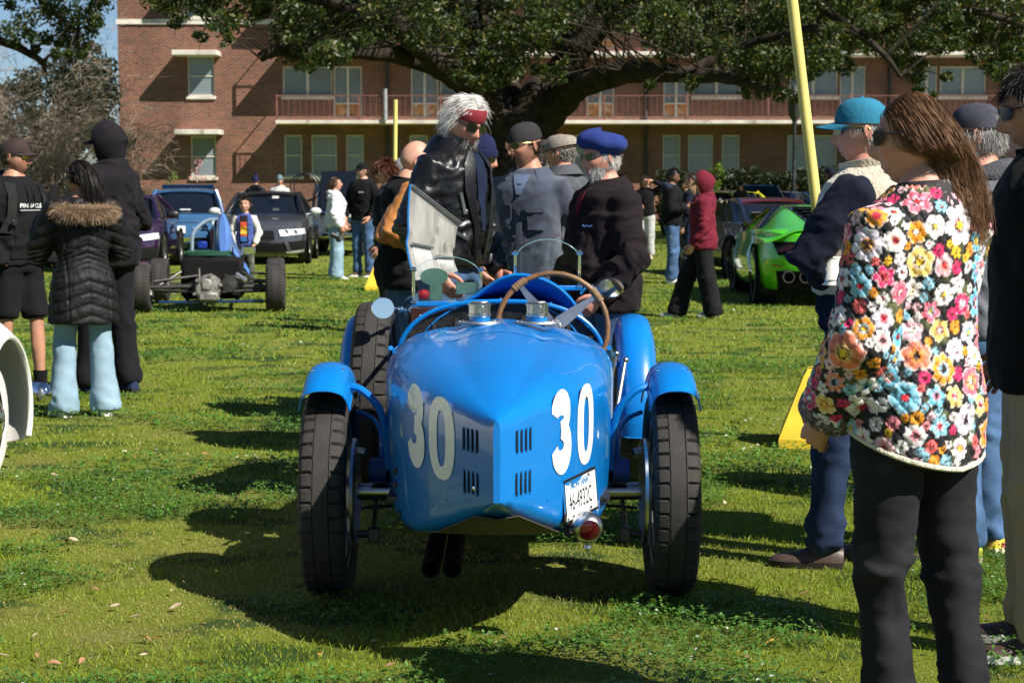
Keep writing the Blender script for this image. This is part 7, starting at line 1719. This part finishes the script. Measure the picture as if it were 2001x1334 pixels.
for sx in (-1, 1): q = MB(); q.sheet([[(sx * lerp(.30, .72, t), lerp(-.50, -.95, t), float(deck(lerp(.30, .72, t), lerp(-.50, -.95, t))) + .005 + o_) for o_ in (0, .018)] for t in np.linspace(0, 1, 8)], th=.012); q.build('window_strake', BLACKP, dk)
# --- cars behind it
c = Car('coupe', 'black and dark red coupe with low roof behind the green supercar', px_at(1478, 31), 31, 12, 4.4, 1.85, carpaint('black', (1, 1, 1)), RB(.90, 2.2), [(-2.2, .88), (-1.6, .95), (-.9, .95), (.75, .94), (2.2, .75)], ((-1.75, -.75, .15, 1.0), (.80, .60)), 1.30, WH2(.9), roofmat=carpaint('dark_red', (.09, .006, .012)))
q = MB(); q.sheet([[(x, -2.05 - .12 * t, .98 + .10 * t) for x in np.linspace(-.85, .85, 9)] for t in (0, 1)], th=.02); q.build('rear_wing', BLACKP, c.root)
c = Car('hatchback', 'small yellow car far behind beside the maroon hood', px_at(1398, 58), 58, 40, 3.8, 1.7, carpaint('yellow', (.55, .50, .03)), RB(.84, 1.9), [(-1.9, .9), (-1.0, .95), (.9, .93), (1.9, .75)], ((-1.7, -1.2, .2, .9), (.76, .62)), 1.42, ((1.2, .84), (-1.2, .84)))
c = Car('saloon', 'dark car with raised bonnet in the shade of the hedge', px_at(1522, 66), 66, 150, 4.3, 1.75, carpaint('deep_blue', (1, 1, 1)), RB(.87, 2.15), [(-2.15, .9), (-1.2, .95), (.9, .93), (2.15, .78)], ((-1.5, -.9, .3, 1.0), (.78, .62)), 1.40, WH2(.87))
q = MB(); q.sheet([[(x, 1.0 + .9 * t, 1.0 + .62 * t) for x in np.linspace(-.7, .7, 7)] for t in np.linspace(0, 1, 5)], th=.03); q.build('raised_bonnet', carpaint('deep_blue', (1, 1, 1)), c.root)
# --- white classic car at the left edge (only its front wing is in frame)
WX, WY = W(0, 700, 8.9).x - .63, 6.7
c = Car('classic_car', 'cream white classic car cut off by the left edge, chrome hub cap showing', WX, WY, 0, 4.0, 1.5, WHITEP, RB(.60, 1.95, (.26, .34, .45, .58, .68)), [(-1.95, .72), (-1.2, .86), (.4, .86), (1.95, .70)], ((-1.3, -.8, .25, .6), (.55, .46)), 1.30, ((2.0, .05), (-1.1, .05)), wr=.30, ww=.12)
for o_ in [k for k in c.root.children if k.name.split('.')[0] in ('wheel', 'wheel_arch')]:
    for k2 in list(o_.children): bpy.data.objects.remove(k2)
    bpy.data.objects.remove(o_)
CREAM = pmat('cream_underside', (.55, .53, .42), rough=.6, var=.15)
for sx in (-1, 1):
    for yw in (2.25, -1.1):
        S = []
        for i in range(25):
            a = radians(lerp(-30, 178, i / 24)); flare = .02 * max(0, 1 - abs(i - 22) / 4)
            S.append([(sx * (.40 + .255 * u), yw + (.52 - .12 * max(u, 0) ** 2.4 + flare) * cos(a), .33 + (.50 - .12 * max(u, 0) ** 2.4) * sin(a) * (1.0 if sin(a) > 0 else .8)) for u in np.linspace(-.2, 1, 9)])
        q = MB(); q.sheet(S, th=.012); w_ = q.build('wing', WHITEP, c.root); q = MB(); q.tube([r[-1] for r in S], .014, 8); q.build('arch_lip', WHITEP, w_)
        q = MB(); q.prism([(yw + .50 * cos(b), .33 + .48 * sin(b)) for b in np.linspace(-.3, pi + .1, 18)], sx * .335, sx * .345, M=Matrix(((0, 0, 1, 0), (1, 0, 0, 0), (0, 1, 0, 0), (0, 0, 0, 1)))); q.build('wheel_well', MATTEB, c.root)
        t_ = MB(); t_.lathe([(.19, -.07), (.27, -.075), (.305, -.05), (.305, .05), (.27, .075), (.19, .07)], 36, axis='x', cap=False); to = t_.build('wheel', RUBBER, c.root); to.location = (sx * .50, yw, .30)
        t_ = MB(); t_.lathe([(.20, .071), (.262, .080), (.268, .078)], 36, axis='x', cap=False); wo2 = t_.build('whitewall', WHITEP, to); wo2.scale = (sx, 1, 1)
        t_ = MB(); t_.lathe([(.20, .07), (.17, .055), (.13, .06), (.125, .085), (.07, .115), (0, .125)], 36, axis='x', cap=False); wo2 = t_.build('hub_cap', CHROME, to); wo2.scale = (sx, 1, 1)
q = MB(); q.tube(catmull([(-.74, 2.92, .36), (-.5, 3.0, .36), (0, 3.04, .36), (.5, 3.0, .36), (.60, 2.96, .36), (.66, 2.90, .36)], 20), .045, 10, flat=1.4, round_ends=True); q.build('bumper', CHROME, c.root)
q = MB(); q.tube([(.25, 2.98, .36), (.25, 1.9, .36)], .03, 8); q.build('bumper_bracket', STEELD, c.root); q = MB(); q.tube([(-.25, 2.98, .36), (-.25, 1.9, .36)], .03, 8); q.build('bumper_bracket', STEELD, c.root)
# --- open wheeled buggy chassis
BX, BYY = px_at(410, 21.7), 21.7
bg_ = thing('buggy_chassis', 'bare open wheeled buggy chassis with pale blue fin and exposed engine', 'buggy', (BX, BYY, 0), radians(6))
BT = tyre_mesh(.285, .23, 48, .008); BT.materials.append(RUBBER)
for (x, y) in ((-.80, 0), (.76, 0), (-.74, 1.75), (.72, 1.75)):
    t_ = link('tyre', BT, None, bg_); t_.location = (x, y, .285); q = MB(); q.lathe([(.19, -.10), (.17, -.04), (.06, .02), (.06, -.08), (0, -.08)], 24, axis='x', cap=False); q.build('rim', STEELD, t_); q = MB(); q.lathe([(.19, .10), (.17, .04), (.06, .02)], 24, axis='x', cap=False); q.build('rim_outer', STEELD, t_)
SKY_ = carpaint('pale_blue', (.10, .22, .58)); DG = pmat('dark_green_edge', (.015, .07, .04), rough=.4, var=.2)
q = MB(); R = []
for (y, w, z0, z1) in ((.30, .04, .62, 1.14), (.36, .085, .58, 1.16), (.5, .10, .50, 1.12), (.75, .16, .42, .92), (1.1, .22, .36, .72), (1.6, .25, .30, .60), (2.1, .20, .28, .48), (2.4, .06, .30, .40)):
    R.append([(.13 + w * cos(a), y, (z0 + z1) / 2 + (z1 - z0) / 2 * sin(a)) for a in [2 * pi * k / 16 for k in range(16)]])
q.rings(R); q.build('fin_body', SKY_, bg_); q = MB(); q.sheet([[(x, .26 - .1 * (1 - abs(x + .0) / .5), z) for x in np.linspace(xa, xb, 9)] for z, xa, xb in ((.70, -.30, .26), (.675, -.33, .29), (.655, -.34, .31))], th=.02); q.build('engine_cover_edge', DG, bg_)
q = MB(); q.sheet([[(lerp(xa, xb, t), y, z) for t in (0, .33, .66, 1)] for y, z, xa, xb in ((.18, .70, -.30, .24), (.5, .72, -.28, .20), (.9, .66, -.26, .18))], th=.02); q.build('engine_cover', DG, bg_); q = MB(); q.sheet([[(lerp(.24, .42, t), .2 + t * .1, lerp(.69, .42, t) + u * .06) for u in (0, 1)] for t in np.linspace(0, 1, 6)], th=.05); q.build('side_fairing', SKY_, bg_)
for x0, x1 in ((-.24, -.05), (.02, .03)): q = MB(); q.tube(catmull([(x0, .4, .70), (x0 + .02, .4, .92), (x1 - .02, .45, 1.06), (x1 + .12, .45, 1.08)], 10), .022, 8); q.build('roll_hoop', pmat('grey_blue_tube', (.22, .28, .36), rough=.4), bg_)
q = MB(); q.box(-.18, -.06, .42, .5, .72, .82, c=.02); q.build('blue_reservoir', pmat('deep_blue_plastic', (.01, .03, .25), rough=.3), bg_); q = MB(); q.tube([(.0, .42, .70), (.0, .44, .95)], .02, 8); q.build('red_hose', pmat('red_hose', (.25, .02, .03), rough=.4), bg_)
q = MB(); q.lathe([(.06, -.20), (.13, -.19), (.15, -.10), (.17, -.02), (.17, .14), (.12, .16)], 14, axis='y', M=Matrix.Translation((-.03, .0, .27)))
for k in range(6): a = k * pi / 3 + .2; q.box(-.016, .016, -.20, .12, .14, .178, M=Matrix.Translation((-.03, 0, .27)) @ Matrix.Rotation(a, 4, 'Y'), c=.004)
q.box(-.13, .10, -.24, -.17, .14, .24, c=.02); q.box(-.10, .02, -.22, -.17, .26, .40, c=.02); q.tube([(-.12, -.2, .36), (-.12, -.2, .52)], .012, 8)
q.build('gearbox', pmat('cast_aluminium', (.24, .23, .21), rough=.55, metal=.5, var=.45, vscale=12), bg_)
q = MB(); q.lathe([(.0, -.14), (.09, -.13), (.10, -.02), (.085, .0), (.10, .02), (.10, .16), (0, .16)], 14, axis='y', M=Matrix.Translation((.22, .02, .33))); q.build('starter_motor', STEELD, bg_); q = MB(); q.box(-.36, .38, .12, .7, .14, .64, c=.05); q.build('engine_block', MATTEB, bg_)
q = MB(); q.tube([(.30, -.02, .44), (.42, -.06, .36)], .035, 10); q.build('exhaust_stub', ALU, bg_)
for sx in (-1, 1):
    for (a, b) in (((.14, .3, .22), (.68, 0, .24)), ((.16, .1, .42), (.66, 0, .36)), ((.14, -.1, .24), (.68, 0, .26)), ((.12, 1.8, .25), (.62, 1.75, .26)), ((.15, 1.7, .42), (.6, 1.75, .36)), ((.3, .2, .5), (.62, 0, .3))): q = MB(); q.tube([(sx * a[0], a[1], a[2]), (sx * b[0], b[1], b[2])], .016, 7); q.build('suspension_arm', STEELD, bg_)
    q = MB(); q.tube([(sx * .15, 0, .30), (sx * .70, 0, .29)], .03, 8); q.build('drive_shaft', STEELD, bg_)
q = MB(); q.tube([(-.6, -.12, .12), (.62, -.12, .13)], .018, 8); q.tube([(-.3, -.12, .12), (-.28, 1.6, .15)], .02, 8); q.tube([(.3, -.12, .12), (.28, 1.6, .15)], .02, 8); q.build('chassis_tube', DB, bg_)
q = MB(); q.box(.36, .52, .2, .24, .66, .76, c=.01); q.build('mirror', CHROME, bg_); q = MB(); q.tube([(.3, .3, .6), (.42, .23, .68)], .01, 6); q.build('mirror_stalk', BLACKP, bg_)

# ================================================================== POSTS AND LEAVES
YEL = pmat('yellow_post_paint', (.72, .60, .17), rough=.45, var=.08, vscale=4, coat=.2); YPAD = pmat('yellow_vinyl_pad', (.72, .50, .03), rough=.5, var=.15, vscale=5, bump=.2, bscale=12)
def post(lab, base, top, pad, r):
    b = Vector(base); t_ = thing('goal_post', lab, 'post', b); q = MB(); q.tube([(0, 0, 0), Vector(top) - b], r, 14); q.build('pole', YEL, t_)
    w0, w1, d0, d1, h, cx = pad; q = MB(); R = [[(cx + sx * w * .5, sy * d * .5, z) for sx, sy in ((-1, -1), (1, -1), (1, 1), (-1, 1))] for z, w, d in ((.0, w0, d0), (.05, w0, d0), (h - .03, w1, d1), (h, w1 * .9, d1 * .9))]; q.rings(R); q.build('base_pad', YPAD, t_, smooth=False); return t_
B1 = G(1650, 866); T1 = W(1541, -60, B1.y); T1 = Vector(B1) + (T1 - Vector(B1)) * 1.08; o_ = post('leaning yellow steel post with padded yellow base at right', B1, T1, (.60, .34, .55, .3, .42, -.06), .031)
for k in o_.children:
    if k.name.startswith('base_pad'): k.rotation_euler = (0, 0, radians(-10))
B2 = G(770, 566); post('thin distant yellow post standing above the varsity jacket', B2, W(773, 195, B2.y), (.62, .34, .55, .3, .42, -.09), .029)
def leaf_proto(col, k):
    g = [[(u * .5 * w, v, .12 * v * v * (1 if k % 2 else -1) + .25 * (u * w) ** 2 + .03 * sin(v * 9 + k)) for u in (-1, 0, 1)] for v, w in ((-1, .08), (-.7, .5), (-.2, .85), (.3, .8), (.75, .42), (1, .06))]
    q = MB(); q.sheet(g); m_ = q.mesh('fallen_leaf', True, None, False); m_.materials.append(pmat('dry_leaf_%d' % k, col, rough=.75, var=.3, vscale=3)); return m_
LP = [leaf_proto(c_, i) for i, c_ in enumerate(((.55, .25, .04), (.40, .30, .20), (.30, .15, .08), (.50, .42, .32), (.62, .45, .05), (.24, .13, .07)))]
marks = [(243, 1055, 0, 'bright orange fallen leaf on the grass left of the car'), (1385, 1200, 4, 'bright yellow fallen leaf near the right rear tyre'), (1508, 1265, 0, 'orange fallen leaf at lower right near the black jeans'), (1037, 1172, 3, 'pale curled leaf just behind the tail of the car'), (285, 1258, 2, 'red brown fallen leaf at lower left of the lawn'), (225, 1195, 1, 'large tan fallen leaf at lower left of the lawn')]
def put_leaf(px, py, k, label, sc, rr):
    g_ = G(px, py); o = link('fallen_leaf', LP[k]); o.location = (g_.x, g_.y, .022); s_ = sc * rr.uniform(.75, 1.25); o.scale = (s_,) * 3; o.rotation_euler = (rr.uniform(-.5, .5), rr.uniform(-.5, .5), rr.uniform(0, 6.3)); return tag(o, label, 'leaf', 'fallen leaves scattered on the lawn')
rl = random.Random(4)
for (a, b, k, lab) in marks: put_leaf(a, b, k, lab, .022, rl)
LN = ['small orange', 'small tan', 'small reddish brown', 'small pale', 'small yellow', 'small dark brown']; n_ = 0
while n_ < 90:
    a, b = rl.uniform(0, 2000), rl.uniform(860, 1330) ** 1.0
    if 590 < a < 1370 and b < 1150: continue
    k_ = rl.choice([1, 1, 2, 3, 3, 5, 5, 0]); put_leaf(a, b, k_, '%s dry fallen leaf on the lawn %s' % (LN[k_], 'left of the blue car' if a < 590 else 'right of the blue car' if a > 1370 else 'behind the blue car'), .019, rl); n_ += 1
